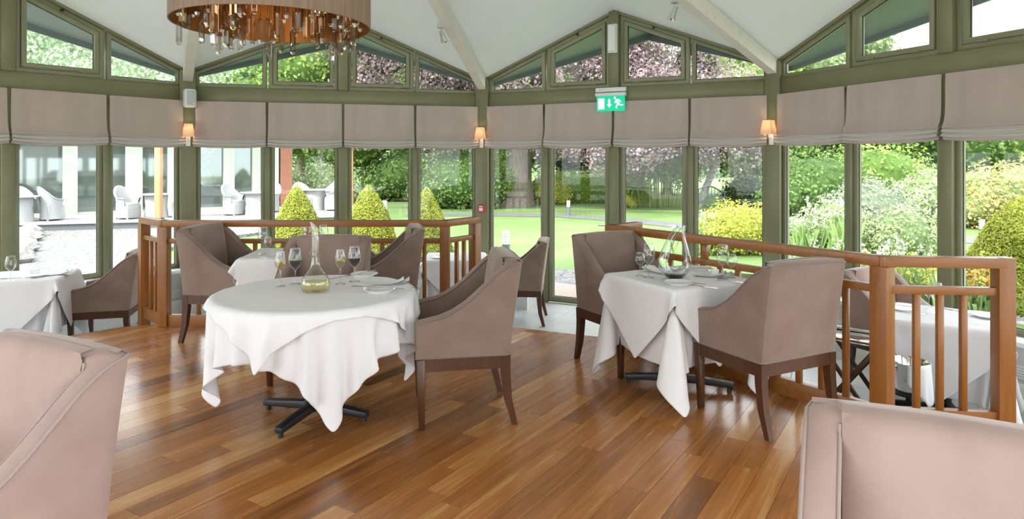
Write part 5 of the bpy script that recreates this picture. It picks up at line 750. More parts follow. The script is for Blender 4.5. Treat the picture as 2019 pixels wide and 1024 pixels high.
 'square_under': [-460,9,26,30,25,26,31,32,13,-20,-37,-39,-37,-15,28,36,23,10,7,5,7,10,7,-15,-22,-20,-19,-11,27,37,34,12,-29,-38,-37,-29,-11,3,15,24,28,13,-21,24,-10,8,24,29,25,26,33,26,-4,-34,-38,-38,-17,25,33,25,7,2,6,6,10,7,-12,-25,-18,-15,-14,31,35,32,1,-34,-38,-34,-21,-2,12,23,26,16,-14,-28,25,-17,-11,6,28,30,26,27,31,16,-26,-37,-38,-21,21,33,23,4,3,3,6,10,8,-13,-24,-13,-18,-13,27,39,31,-12,-36,-38,-29,-9,6,23,24,22,-10,-29,-29,31,-23,-20,-10,9,29,30,25,30,28,-8,-34,-39,-24,15,36,19,1,-1,7,4,8,10,-10,-24,-14,-12,-17,26,40,27,-23,-38,-37,-18,1,18,25,26,-4,-30,-30,-6,32,-24,-22,-20,-10,11,28,29,26,32,11,-25,-38,-26,11,35,14,2,0,2,4,7,10,-6,-23,-16,-11,-15,24,40,20,-31,-38,-32,-4,12,24,26,0,-27,-25,-4,2,31,-23,-23,-23,-20,-10,10,30,28,28,27,-8,-36,-26,5,34,10,-1,0,2,3,7,10,-5,-21,-16,-8,-16,22,39,12,-37,-36,-21,8,23,29,3,-24,-30,-5,11,15,32,-22,-24,-23,-23,-21,-12,13,31,29,29,13,-27,-34,5,33,4,0,-2,2,3,5,9,-1,-20,-15,-4,-19,20,38,-1,-37,-31,-6,20,30,13,-26,-30,-7,15,21,20,29,-21,-22,-23,-23,-23,-21,-10,14,29,29,26,-9,-35,2,28,2,-2,0,1,2,3,9,0,-16,-17,-3,-14,16,34,-12,-37,-18,12,27,15,-19,-26,-4,16,21,20,20,16,-12,-17,-21,-22,-24,-22,-21,-11,13,31,30,13,-31,-1,22,-1,0,-1,1,2,1,6,3,-10,-18,-2,-13,12,29,-23,-29,1,24,19,-16,-27,3,19,20,20,20,22,-7,2,-6,-12,-18,-22,-23,-23,-22,-15,20,30,30,-17,-4,14,-1,-2,0,2,1,1,2,5,-4,-20,0,2,-4,20,-29,-15,20,29,-17,-25,6,21,21,20,20,19,12,-28,9,6,2,-6,-13,-17,-22,-23,-22,-10,18,30,6,-4,7,-2,-1,1,1,2,3,2,1,-5,-14,-12,20,-7,4,-29,11,25,-4,-18,8,21,20,18,15,9,2,-2,-34,9,10,10,6,3,-4,-13,-18,-23,-21,-11,23,19,2,1,0,0,1,1,1,0,-2,-9,-8,-7,-6,26,1,-12,-14,26,1,-10,13,20,17,10,6,3,2,1,-3,-26,11,7,5,8,10,9,4,-3,-14,-21,-18,-28,12,-1,0,-1,0,0,0,0,1,-1,-3,0,0,1,4,-3,-1,26,22,-7,16,14,6,2,0,2,3,6,13,-5,14,2,2,3,3,3,5,6,4,-3,-4,-12,-24,-5,-1,0,1,0,0,0,0,1,1,2,3,4,4,-13,-3,-1,7,23,12,7,5,5,5,6,8,7,8,7,6,40,1,1,0,0,0,-1,-1,-1,-2,-2,-3,-3,-2,0,0,1,0,0,1,0,0,1,1,2,1,1,-4,-1,-1,1,11,11,4,6,8,9,9,7,4,2,0,-1,39,1,-1,-1,0,-1,-1,0,-1,0,0,-3,-2,0,-1,1,0,0,1,0,0,0,1,1,1,1,0,-2,0,0,1,3,4,9,8,8,5,3,-1,0,-3,0,1,39,0,-1,0,-1,0,0,0,0,0,0,-3,-1,-1,0,0,1,0,0,0,1,0,1,1,1,0,1,-2,0,0,1,2,1,2,0,2,1,1,1,2,1,2,1,40,-1,0,0,-1,0,0,1,0,0,0,-2,-2,0,0,0,0,0,1,0,0,1,0,1,1,1,0,-1,0,0,0,2,1,1,0,1,0,1,2,1,1,1,1,40,0,-1,0,0,0,0,0,0,0,0,-1,-1,0,0,0,0,0,1,0,0,1,0,1,1,0,0,0,0,0,0,1,1,0,0,1,0,0,1,0,1,1,0,40,0,0,0,0,0,0,0,0,0,0,-1,-1,1,0,0,0,0,0,1,0,0,1,1,0,1,0,-1,1,0,0,0,1,0,0,0,0,0,0,1,0,0,1,41,0,0,0,0,0,0,0,0,0,0,0,-1,0,0,1,0,0,0,1,0,0,1,0,1,0,0,0,0,0,1,0,0,0,0,0,0,0,0,0,0,0,0,41,0,0,0,0,0,0,0,0,0,0,0,0,0,0,1,0,0,0,1,0,0,1,0,0,1,0,0,0,0,0,0,0,0,0,0,0,0,0,0,0,0,0,40,1,0,0,0,0,0,0,0,0,0,1,0,0,0,1,0,0,0,0,1,0,0,1,0,1,0,0,0,0,0,0,-1,0,0,0,0,0,0,0,-1,0,0,41,1,0,0,0,0,0,0,0,0,0,1,1,0,0,0,1,0,0,0,1,0,0,1,0,0,0,1,0,0,0,0,-2,-1,-1,-2,-1,-1,-1,0,-2,-2,-1,42,0,0,0,0,0,0,0,0,0,0,2,0,1,0,0,1,0,0,0,0,1,0,0,1,0,0,0,0,0,0,0,-1,-3,-2,-3,-2,-3,-2,-2,-2,0,-2,40,0,1,0,0,0,0,0,0,0,0,2,1,1,0,0,0,1,0,0,0,0,1,0,0,1,0,0,0,0,0,-1,-3,-5,-5,-4,-5,-3,-1,1,0,0,-2,40,0,1,0,1,0,0,-1,1,0,0,2,2,0,1,0,0,0,1,0,0,0,0,1,0,0,0,1,0,0,-1,-1,-5,-5,-4,-5,-5,-5,-5,-4,-3,-1,-2,36,-1,1,2,1,2,1,0,0,-1,1,3,2,1,0,1,0,0,0,1,0,0,0,0,0,1,0,0,1,-1,0,-2,-6,-5,-4,-5,-5,-5,-6,-5,-6,-5,-4,33,-1,-1,0,1,1,1,2,3,4,2,3,6,1,0,0,0,0,0,0,1,0,0,0,0,1,0,0,1,0,-2,-3,-6,-4,-5,-4,-5,-5,-6,-6,-5,-6,-6,37,-2,-3,-3,-5,2,-8,5,1,1,2,8,26,10,-1,0,0,0,0,0,0,0,0,0,0,0,0,1,0,1,-5,-25,-11,-5,-4,-3,-4,3,-1,-3,-2,-4,-5,23,-2,-4,-7,-7,-15,1,-6,-3,6,17,21,-11,32,1,1,0,0,0,0,0,-1,0,0,0,0,-1,1,0,-2,13,-28,-13,-18,-10,-7,0,1,0,4,0,3,2,-2,-10,-13,-9,-10,-7,2,7,15,21,20,4,-23,-8,-1,-2,2,0,-1,1,0,0,0,0,0,0,0,0,3,0,16,23,-4,-15,-17,-16,-14,-6,-1,1,3,2,3,-25,-12,-10,-7,0,8,14,20,20,20,12,-19,-17,-18,4,-9,6,0,-3,3,-1,0,0,0,1,1,-3,4,7,-12,23,16,17,-3,-12,-14,-17,-17,-13,-9,-3,1,3,-30,-6,-1,6,16,20,21,19,20,19,-17,-20,-31,0,3,-16,7,1,-1,1,-1,-1,-1,1,1,1,-3,9,9,-20,14,24,17,13,-2,-8,-11,-17,-18,-18,-13,-9,-4,-11,7,13,19,20,20,18,20,15,-9,-20,-24,-32,19,0,-24,5,4,-1,1,-2,-1,-1,1,2,0,-1,13,11,-25,3,32,9,20,10,-2,-5,-8,-13,-16,-18,-17,-16,14,17,21,21,19,17,20,14,-7,-24,-18,-28,-20,28,-2,-30,2,5,-1,1,1,-5,0,0,4,0,1,17,13,-29,-7,31,19,2,24,10,-2,-3,-5,-10,-15,-17,-17,29,22,21,19,17,19,16,-9,-25,-19,-18,-32,-3,30,-2,-35,-2,2,3,0,-1,-3,0,-1,5,1,3,20,16,-31,-15,24,31,1,8,25,9,-3,-2,-1,-8,-12,-16,35,21,18,17,18,11,-4,-23,-24,-11,-29,-24,9,30,-4,-36,-7,5,1,-1,-1,-3,-1,3,3,2,4,24,17,-30,-23,15,34,18,-6,15,22,7,0,-3,-1,-4,-10,34,18,17,15,11,-5,-21,-27,-12,-16,-34,-11,16,29,-5,-37,-11,4,0,1,-3,-1,-2,4,4,0,9,26,19,-31,-26,4,32,30,0,-4,19,21,6,1,-1,-1,-3,31,17,14,9,-4,-21,-31,-12,-11,-27,-30,4,18,30,-7,-38,-14,2,-1,-2,0,-3,2,3,2,2,14,26,21,-29,-30,-5,26,36,12,-8,-3,29,21,4,0,-1,1,29,11,8,-3,-20,-29,-16,-12,-16,-34,-18,12,23,28,-10,-39,-18,-2,-2,1,0,-1,0,5,3,1,18,29,21,-29,-30,-13,17,37,24,-3,-10,9,28,19,3,4,-1,18,8,-2,-17,-30,-21,-11,-9,-27,-35,-5,19,26,27,-13,-39,-21,-6,-3,0,0,0,3,5,4,4,17,34,19,-30,-29,-15,5,34,34,6,-9,-7,16,29,15,5,3,20,-5,-17,-29,-28,-11,-3,-18,-33,-31,9,22,28,25,-15,-39,-24,-8,-4,-2,0,2,5,5,4,5,20,34,20,-31,-26,-18,-5,28,38,19,-8,-10,-1,22,28,13,7,-387,31,18,-8,-22,-19,-12,15,31,31,12,4,9,29,30,20,31,40,40,41,41,39,40,37,34,36,36,40,29,-4,13,34,18,-7,8,22,36,37,32,25,0,-20,-10,-21,27,25,20,-11,-21,-19,-1,22,34,19,6,6,28,32,21,32,40,41,40,41,40,39,38,33,37,38,38,26,1,15,36,11,-5,14,31,36,34,26,6,-16,-12,-9,-17,21,27,28,12,-11,-19,-17,8,31,27,11,3,29,30,24,31,41,41,41,40,40,40,38,33,38,37,39,28,-1,19,34,5,-1,24,36,36,25,11,-12,-14,-8,-8,-7,13,19,26,29,10,-13,-21,-10,19,35,16,3,28,33,19,36,40,42,40,41,40,39,40,32,38,39,38,28,-1,25,29,0,9,32,36,31,17,-9,-20,-6,-6,-21,-5,10,15,17,26,27,8,-16,-19,0,32,25,4,28,30,21,38,41,41,41,40,41,39,40,33,37,40,38,26,2,31,19,2,20,37,33,22,-7,-15,-7,-10,-17,-24,-5,11,10,14,18,25,27,2,-16,-17,18,32,8,30,26,23,39,41,41,41,41,40,39,41,34,37,40,37,27,6,33,8,13,29,35,25,3,-17,-11,-6,-19,-21,-10,10,-2,8,12,13,16,25,26,0,-16,-7,30,22,18,28,25,41,41,41,41,41,40,40,41,35,37,41,35,29,9,34,4,22,34,28,9,-17,-11,-5,-20,-17,-4,9,19,-4,-3,3,11,11,15,26,22,-3,-16,12,32,16,27,30,40,41,41,41,41,41,40,41,36,37,39,36,30,15,30,7,30,32,13,-12,-12,-7,-16,-13,0,10,10,33,-12,-9,-5,0,7,11,15,23,23,-11,-7,28,23,24,34,41,41,41,41,41,41,41,41,39,36,38,35,32,20,20,19,34,21,-9,-11,-8,-15,-7,3,10,8,3,36,-12,-14,-13,-8,-4,3,11,13,23,19,-14,8,32,26,38,41,41,40,42,41,41,40,41,42,36,35,40,30,25,15,31,26,0,-15,-6,-17,0,7,10,0,-5,-11,27,-8,-9,-12,-14,-11,-9,1,6,12,22,11,-11,28,34,40,41,41,41,41,41,42,41,41,40,39,38,32,33,28,21,31,4,-10,-5,-11,0,4,-1,-7,-10,-10,-10,20,-8,-5,-5,-10,-11,-13,-11,-5,1,10,20,9,6,37,40,41,41,42,41,42,42,42,41,41,40,41,27,39,26,34,8,-4,-8,-7,-2,-5,-9,-10,-11,-10,-8,-11,29,-7,-8,-9,-8,-6,-7,-12,-13,-10,-4,12,0,12,42,40,42,41,41,42,42,42,41,42,42,41,42,32,42,42,-8,10,-3,-10,-11,-11,-11,-9,-11,-11,-11,-9,-11,29,-6,-7,-7,-8,-8,-8,-8,-8,-12,-12,-10,-24,17,51,42,41,42,42,42,41,42,41,42,41,42,41,38,43,51,12,-39,-10,-11,-10,-12,-12,-13,-12,-9,-9,-7,-4,-8,-4,-3,-4,-5,-5,-7,-7,-7,-10,-10,-6,-40,14,50,43,41,42,42,42,41,42,42,41,42,41,41,41,42,50,13,-44,-8,-10,-12,-12,-10,-10,-5,-3,0,1,1,-13,-4,-8,-6,-5,-7,-6,-6,-7,-5,-2,1,-41,14,50,42,42,42,42,42,41,42,42,41,42,42,42,41,42,48,14,-49,-26,-6,-1,0,1,1,2,1,2,2,1,-13,-6,-6,-5,-7,-5,-4,-2,-3,-1,-1,-2,-41,15,49,42,42,41,42,42,42,42,41,42,42,42,42,41,42,48,13,-48,-18,6,5,3,2,3,2,2,1,2,1,-10,-7,-6,-4,-5,-4,-3,-1,-2,-1,-1,1,-40,15,49,42,41,42,42,42,42,41,42,42,42,42,42,42,42,47,13,-48,-21,1,2,3,4,3,4,4,3,4,2,-10,-5,-5,-4,-3,-2,-1,-1,0,-1,1,-2,-39,14,48,43,41,42,42,41,42,42,42,42,42,42,42,42,42,48,12,-48,-22,0,-1,0,4,-1,0,2,3,3,2,-7,-4,-4,-3,-1,-2,0,-2,-1,-1,1,0,-38,14,48,42,42,42,41,42,42,42,42,42,42,42,42,41,42,48,13,-48,-22,-3,-2,-1,-1,0,0,2,0,1,2,-5,-3,-3,-1,-1,0,-3,0,-1,0,1,0,-39,14,48,42,42,41,42,42,42,42,42,42,42,42,41,42,42,48,13,-48,-22,-2,-2,-2,-2,-2,-1,-2,0,0,-1,-3,-3,-1,0,-3,-2,5,-2,0,-1,-1,0,-38,13,48,42,42,41,42,42,42,42,41,42,43,41,42,42,42,48,13,-48,-23,-2,-3,-2,-2,-1,-2,-1,-2,-1,-1,-4,0,0,-4,1,0,-1,0,-1,1,0,0,-38,13,48,42,41,42,42,42,42,42,41,42,42,42,42,42,42,48,14,-49,-23,-2,-3,-2,-1,-1,1,-1,0,2,0,-1,-1,-1,0,-1,1,-2,1,-1,1,-1,1,-38,13,48,41,42,42,42,42,41,42,42,42,42,42,42,42,42,48,14,-49,-22,0,1,2,2,1,1,0,3,3,2,2,-1,-3,-2,2,-1,1,0,0,0,0,-1,-38,12,48,42,42,42,42,41,42,42,42,42,42,42,42,42,42,48,14,-49,-20,6,5,5,4,5,4,3,1,-3,4,6,-3,-4,-3,-2,2,0,1,1,-1,-1,-1,-38,13,47,42,42,42,42,41,42,42,42,42,42,42,42,42,42,48,14,-49,-22,-5,-2,1,2,4,5,8,8,9,6,11,-6,-6,-4,-4,-3,-2,0,2,2,0,-1,-38,13,47,42,42,42,41,42,42,42,42,42,42,42,42,41,42,49,14,-47,-14,-7,-12,-4,-2,-2,1,2,5,6,6,18,-3,-6,-7,-8,-7,-7,-5,-5,-1,4,4,-37,13,47,42,42,42,41,42,42,42,42,42,41,42,42,42,42,49,15,-46,-10,-5,-12,-13,-2,-6,-3,-3,-1,0,4,25,-5,-4,-4,-7,-6,-6,-9,-8,-10,-8,0,-37,13,48,42,42,41,42,42,42,41,42,42,42,42,42,41,42,50,14,-42,-8,-9,-10,-11,-7,-6,-5,-4,-3,-3,-1,7,-7,-7,-8,-9,-5,-9,-10,-10,-9,-11,-8,-20,14,48,43,42,41,42,42,42,41,42,42,42,41,42,42,41,49,18,-22,-9,-9,-9,-10,-9,-9,-8,-9,-7,-7,-5,-30,-8,-9,-11,-9,-6,-12,-9,-9,-11,-5,3,18,5,43,43,41,42,41,42,42,41,42,42,42,41,41,41,41,40,2,4,18,2,-7,-9,-9,-9,-10,-10,-10,-9,-10,-37,-8,-6,-9,-8,-10,-12,-9,-5,5,12,16,7,14,35,40,41,41,41,42,41,41,42,41,42,41,41,41,40,36,-5,2,20,19,12,1,-4,-9,-9,-10,-9,-10,-10,-29,-7,-8,-10,-13,-11,-6,4,12,13,15,20,-2,14,32,40,40,41,41,41,41,41,41,41,41,41,41,40,38,37,16,-28,8,25,22,18,10,1,-4,-8,-10,-10,-10,-26,-11,-13,-14,-7,0,9,17,15,14,28,-2,-15,35,26,37,41,40,41,41,41,41,41,41,41,41,41,39,34,34,33,-26,-24,17,27,26,23,15,7,2,-4,-9,-10,-35,-13,-9,-3,5,13,19,16,17,27,3,-24,10,34,26,33,41,40,41,41,41,41,41,41,41,41,41,37,31,31,37,-4,-34,-17,24,27,26,25,20,13,6,0,-3,-36,-3,2,7,17,19,15,21,27,12,-27,-13,28,29,28,28,41,40,41,41,41,41,41,41,41,41,41,35,29,28,38,14,-27,-34,-5,25,27,27,26,24,17,10,1,-17,7,8,17,19,18,21,30,15,-21,-27,5,36,28,29,22,41,40,41,41,41,41,41,41,41,40,41,34,28,26,35,27,-13,-33,-31,2,27,28,27,28,26,22,17,-2,9,17,21,19,24,29,18,-15,-31,-15,22,38,27,27,20,40,40,41,41,41,41,41,41,41,40,41,32,26,26,32,34,2,-29,-33,-26,9,28,27,28,28,27,25,1,18,20,23,25,29,23,-10,-30,-29,1,33,37,27,27,16,38,41,41,41,41,41,41,41,40,41,40,30,24,27,29,38,16,-19,-35,-34,-20,16,28,28,28,28,28,11,20,24,27,31,24,-1,-31,-31,-21,18,37,36,26,28,13,37,41,41,41,41,41,41,41,40,41,38,30,22,28,27,38,26,-6,-33,-34,-34,-11,20,28,28,28,28,15,25,28,30,24,4,-26,-30,-28,-7,30,38,33,26,29,10,36,41,41,41,41,41,41,40,41,41,36,28,21,28,27,37,33,3,-22,-34,-34,-29,-5,21,28,28,28,22,28,30,25,8,-20,-31,-31,-19,7,38,35,31,28,28,10,34,40,41,41,41,41,41,40,41,41,36,20,24,27,28,37,37,12,-12,-32,-33,-34,-26,-1,25,29,28,23,31,27,14,-16,-31,-33,-27,-8,21,40,33,29,30,26,10,32,40,41,41,41,41,40,41,41,40,36,20,19,25,31,36,38,25,-3,-28,-34,-33,-34,-25,9,26,28,-731,25,25,23,25,25,24,21,17,14,12,13,13,8,-2,-4,-2,0,0,1,1,1,1,0,0,0,0,0,0,-2,-3,-5,-13,-14,-15,-15,-15,-18,-19,-21,-28,-33,-29,27,29,26,24,25,24,25,23,19,15,13,13,13,8,-1,-4,-2,0,1,1,1,1,1,0,0,0,0,0,-1,-1,-3,-7,-13,-15,-15,-15,-17,-18,-21,-27,-31,-30,-29,27,30,29,27,23,25,25,24,21,18,13,13,13,9,-1,-4,-1,1,0,1,1,1,1,0,0,0,0,0,-1,-1,-4,-8,-14,-15,-15,-16,-17,-22,-25,-30,-31,-28,-28,26,31,31,29,26,24,24,25,23,20,14,14,13,9,1,-4,-1,1,0,1,1,1,1,0,0,-1,1,0,-1,-2,-4,-10,-14,-15,-15,-17,-19,-24,-31,-31,-28,-28,-32,25,32,31,31,29,26,24,24,25,22,17,13,14,10,1,-4,0,1,0,1,1,0,2,0,0,-1,0,1,-1,-2,-5,-11,-15,-14,-17,-18,-23,-29,-31,-28,-29,-32,-33,26,31,32,32,30,29,26,24,25,24,19,15,13,11,2,-3,0,1,0,1,1,1,1,0,0,-1,0,1,-1,-2,-6,-14,-14,-14,-19,-21,-28,-31,-29,-28,-32,-33,-34,22,34,32,32,32,31,29,25,24,25,23,16,13,12,4,-4,1,1,0,1,1,0,2,0,0,0,-2,2,-1,-2,-8,-14,-14,-17,-20,-26,-32,-29,-28,-32,-34,-34,-34,20,35,34,34,32,32,31,29,26,24,24,20,14,12,4,-1,0,1,0,1,1,0,1,1,0,-1,-1,2,-1,-3,-9,-15,-15,-19,-24,-31,-29,-29,-32,-34,-34,-35,-34,17,37,36,35,34,33,32,32,29,25,24,23,17,13,4,0,0,1,0,1,1,0,1,1,0,-1,-1,1,0,-4,-11,-14,-18,-22,-30,-29,-29,-33,-34,-35,-34,-34,-35,14,39,38,36,36,35,33,33,32,30,24,24,21,14,6,0,0,1,0,1,1,0,1,1,0,-1,-2,-3,5,-6,-12,-15,-21,-28,-30,-28,-34,-35,-34,-35,-35,-36,-37,11,40,39,39,38,37,36,34,33,32,30,25,22,17,8,1,0,0,1,0,1,0,1,2,0,-1,-5,-1,4,-7,-11,-19,-26,-31,-29,-33,-35,-35,-36,-37,-39,-39,-39,12,39,39,40,39,39,38,37,36,34,32,31,21,21,8,1,-1,0,0,0,0,0,0,-2,2,2,-1,-2,3,-6,-10,-25,-29,-30,-35,-36,-36,-38,-39,-40,-39,-39,-39,12,38,39,40,39,40,39,39,39,37,35,31,22,16,-1,0,0,-1,-1,0,0,1,2,8,13,7,5,-33,-1,1,-8,-16,-29,-37,-37,-39,-39,-40,-40,-39,-39,-38,-38,4,41,40,40,40,40,40,40,39,39,39,37,22,42,0,-1,0,0,1,0,0,-1,0,-1,2,2,2,-4,1,-1,-51,-6,-34,-39,-39,-39,-39,-38,-39,-39,-39,-39,-40,-2,41,41,41,41,41,40,41,40,40,39,36,10,51,0,-2,0,0,0,0,0,0,-1,0,-1,0,1,1,1,0,-50,-7,-30,-37,-39,-38,-39,-38,-40,-40,-41,-41,-41,-1,41,40,40,41,41,40,41,40,41,41,35,11,50,0,-3,1,0,0,0,0,0,0,-1,0,0,0,1,1,1,-49,-3,-21,-40,-40,-40,-41,-41,-41,-41,-40,-41,-41,-2,41,40,41,41,40,41,41,41,41,41,35,11,49,0,-1,0,0,-1,0,0,0,0,0,0,0,0,1,1,-1,-48,-1,-18,-40,-41,-41,-41,-41,-41,-41,-41,-41,-41,-1,41,40,41,41,41,41,41,41,41,40,36,11,49,0,-2,0,0,0,0,0,0,0,0,0,0,0,1,1,-1,-48,-1,-18,-40,-41,-41,-41,-41,-41,-40,-41,-41,-41,-1,41,41,41,40,42,40,41,42,41,40,36,11,49,0,-2,0,0,0,0,0,0,0,0,0,0,0,1,1,-1,-48,-1,-18,-40,-41,-41,-41,-41,-41,-41,-41,-41,-40,0,40,41,41,41,41,41,41,42,41,40,36,11,49,0,-2,0,0,0,0,0,0,0,0,0,0,0,1,1,0,-49,-1,-18,-40,-41,-41,-41,-41,-41,-41,-41,-41,-41,-1,41,41,41,41,41,41,41,42,41,40,36,11,49,0,-2,0,0,0,0,0,0,0,0,0,0,0,1,1,0,-49,-1,-17,-41,-41,-41,-41,-41,-41,-41,-41,-41,-41,0,41,41,41,41,41,41,41,41,42,40,36,10,50,0,-2,0,0,0,0,0,0,0,0,0,0,0,1,1,0,-49,-1,-18,-40,-41,-41,-41,-41,-41,-41,-41,-41,-41,0,41,41,41,41,41,41,41,42,41,40,36,11,49,0,-1,-1,0,0,0,0,0,0,0,0,0,0,1,1,0,-49,-1,-18,-40,-41,-41,-41,-41,-41,-41,-41,-41,-41,0,41,41,41,41,41,41,41,41,42,40,36,10,50,0,-1,-1,0,0,0,0,0,0,0,0,0,0,1,1,0,-49,-1,-18,-40,-41,-41,-41,-41,-41,-41,-41,-41,-40,0,41,41,41,41,41,41,41,41,42,40,36,10,50,0,-1,-1,0,0,0,0,0,0,0,0,0,0,1,1,0,-49,-1,-19,-40,-41,-40,-41,-41,-41,-41,-41,-41,-40,0,41,41,41,41,41,41,41,41,42,40,36,11,48,1,-1,-1,0,0,0,0,0,0,0,0,0,0,1,1,0,-49,-4,-22,-39,-41,-41,-40,-41,-40,-41,-40,-40,-40,1,41,40,41,41,41,41,41,41,42,40,36,11,48,1,-1,-1,0,0,0,0,0,0,0,0,0,0,1,1,0,-50,-6,-27,-39,-39,-40,-40,-41,-41,-40,-41,-40,-41,3,40,41,40,41,40,41,40,41,42,40,36,12,47,1,-1,-1,0,0,0,0,0,0,0,0,0,1,0,1,0,-49,-9,-32,-39,-39,-38,-41,-40,-41,-40,-41,-40,-41,3,41,40,41,41,40,41,40,40,39,40,38,11,47,1,-1,-1,1,0,0,-1,1,0,-1,0,0,0,1,2,-1,-50,-9,-37,-39,-39,-39,-40,-41,-40,-41,-40,-41,-40,2,40,40,40,39,41,38,40,40,40,39,38,17,43,3,-1,0,0,0,0,0,0,-1,0,0,0,0,0,1,-1,-43,-18,-38,-40,-40,-40,-40,-40,-40,-40,-40,-40,-40,-6,41,40,39,39,38,38,39,40,39,37,35,20,7,2,1,-1,0,0,0,0,0,0,0,0,1,0,0,1,2,-15,-22,-32,-37,-39,-39,-40,-40,-40,-40,-40,-39,-40,-9,39,39,38,39,39,39,38,37,35,33,30,17,24,5,1,-1,0,0,0,0,0,0,0,1,0,0,0,-3,-7,-12,-23,-32,-34,-34,-38,-38,-39,-40,-40,-39,-40,-40,-12,38,39,39,39,38,37,35,33,33,31,24,25,11,6,0,0,0,0,0,0,0,0,0,0,0,0,0,-3,-8,-11,-18,-26,-32,-32,-33,-36,-37,-38,-39,-40,-39,-40,-13,39,38,39,37,36,33,32,33,33,25,23,19,9,4,1,0,0,-1,0,0,1,-1,0,0,0,0,0,-2,-8,-9,-16,-20,-28,-31,-31,-32,-35,-36,-37,-38,-39,-39,-13,38,37,36,35,33,31,33,32,26,24,22,14,8,4,0,0,-1,0,0,0,1,-1,0,0,0,0,0,-1,-8,-8,-13,-19,-22,-29,-31,-31,-31,-33,-35,-36,-37,-38,-15,36,35,34,32,32,32,31,28,23,24,19,10,8,4,-1,0,-1,0,0,0,1,-1,0,0,0,0,0,-1,-7,-8,-11,-17,-20,-24,-29,-30,-31,-31,-31,-34,-35,-37,-19,34,34,32,32,32,31,27,23,24,23,15,8,8,3,-2,0,0,0,0,0,0,0,0,0,0,0,0,0,-8,-7,-9,-14,-20,-22,-24,-30,-30,-30,-30,-31,-32,-34,-22,34,32,31,32,30,27,25,23,24,20,11,7,8,4,-2,-1,0,0,0,0,0,0,0,0,0,0,1,0,-8,-7,-8,-12,-18,-22,-21,-26,-29,-30,-31,-30,-30,-31,-22,32,31,31,30,27,25,23,24,23,17,8,7,8,3,-2,-1,0,0,0,0,0,0,0,0,0,0,1,0,-7,-8,-7,-10,-16,-20,-22,-22,-27,-29,-30,-30,-30,-30,-24,31,31,28,28,24,24,24,24,21,13,7,7,8,2,-2,-1,0,0,0,0,0,0,0,0,0,0,1,1,-8,-7,-7,-9,-13,-19,-22,-21,-23,-27,-30,-30,-29,-30,-25,29,29,27,25,24,24,24,23,19,9,7,7,7,2,-2,-1,0,0,0,0,0,0,0,0,0,1,1,1,-8,-8,-7,-7,-12,-16,-21,-22,-22,-24,-27,-30,-29,-30,-28,29,27,25,24,24,24,24,21,16,7,7,7,7,2,-3,-1,0,1,-1,0,0,0,0,0,0,1,2,0,-7,-8,-7,-7,-10,-14,-20,-22,-21,-22,-25,-28,-29,-30,-28,27,25,23,24,25,24,24,18,12,7,6,8,7,1,-3,-1,0,1,0,-1,0,0,0,0,0,1,3,0,-7,-8,-7,-7,-8,-13,-18,-22,-21,-22,-22,-25,-29,-29],
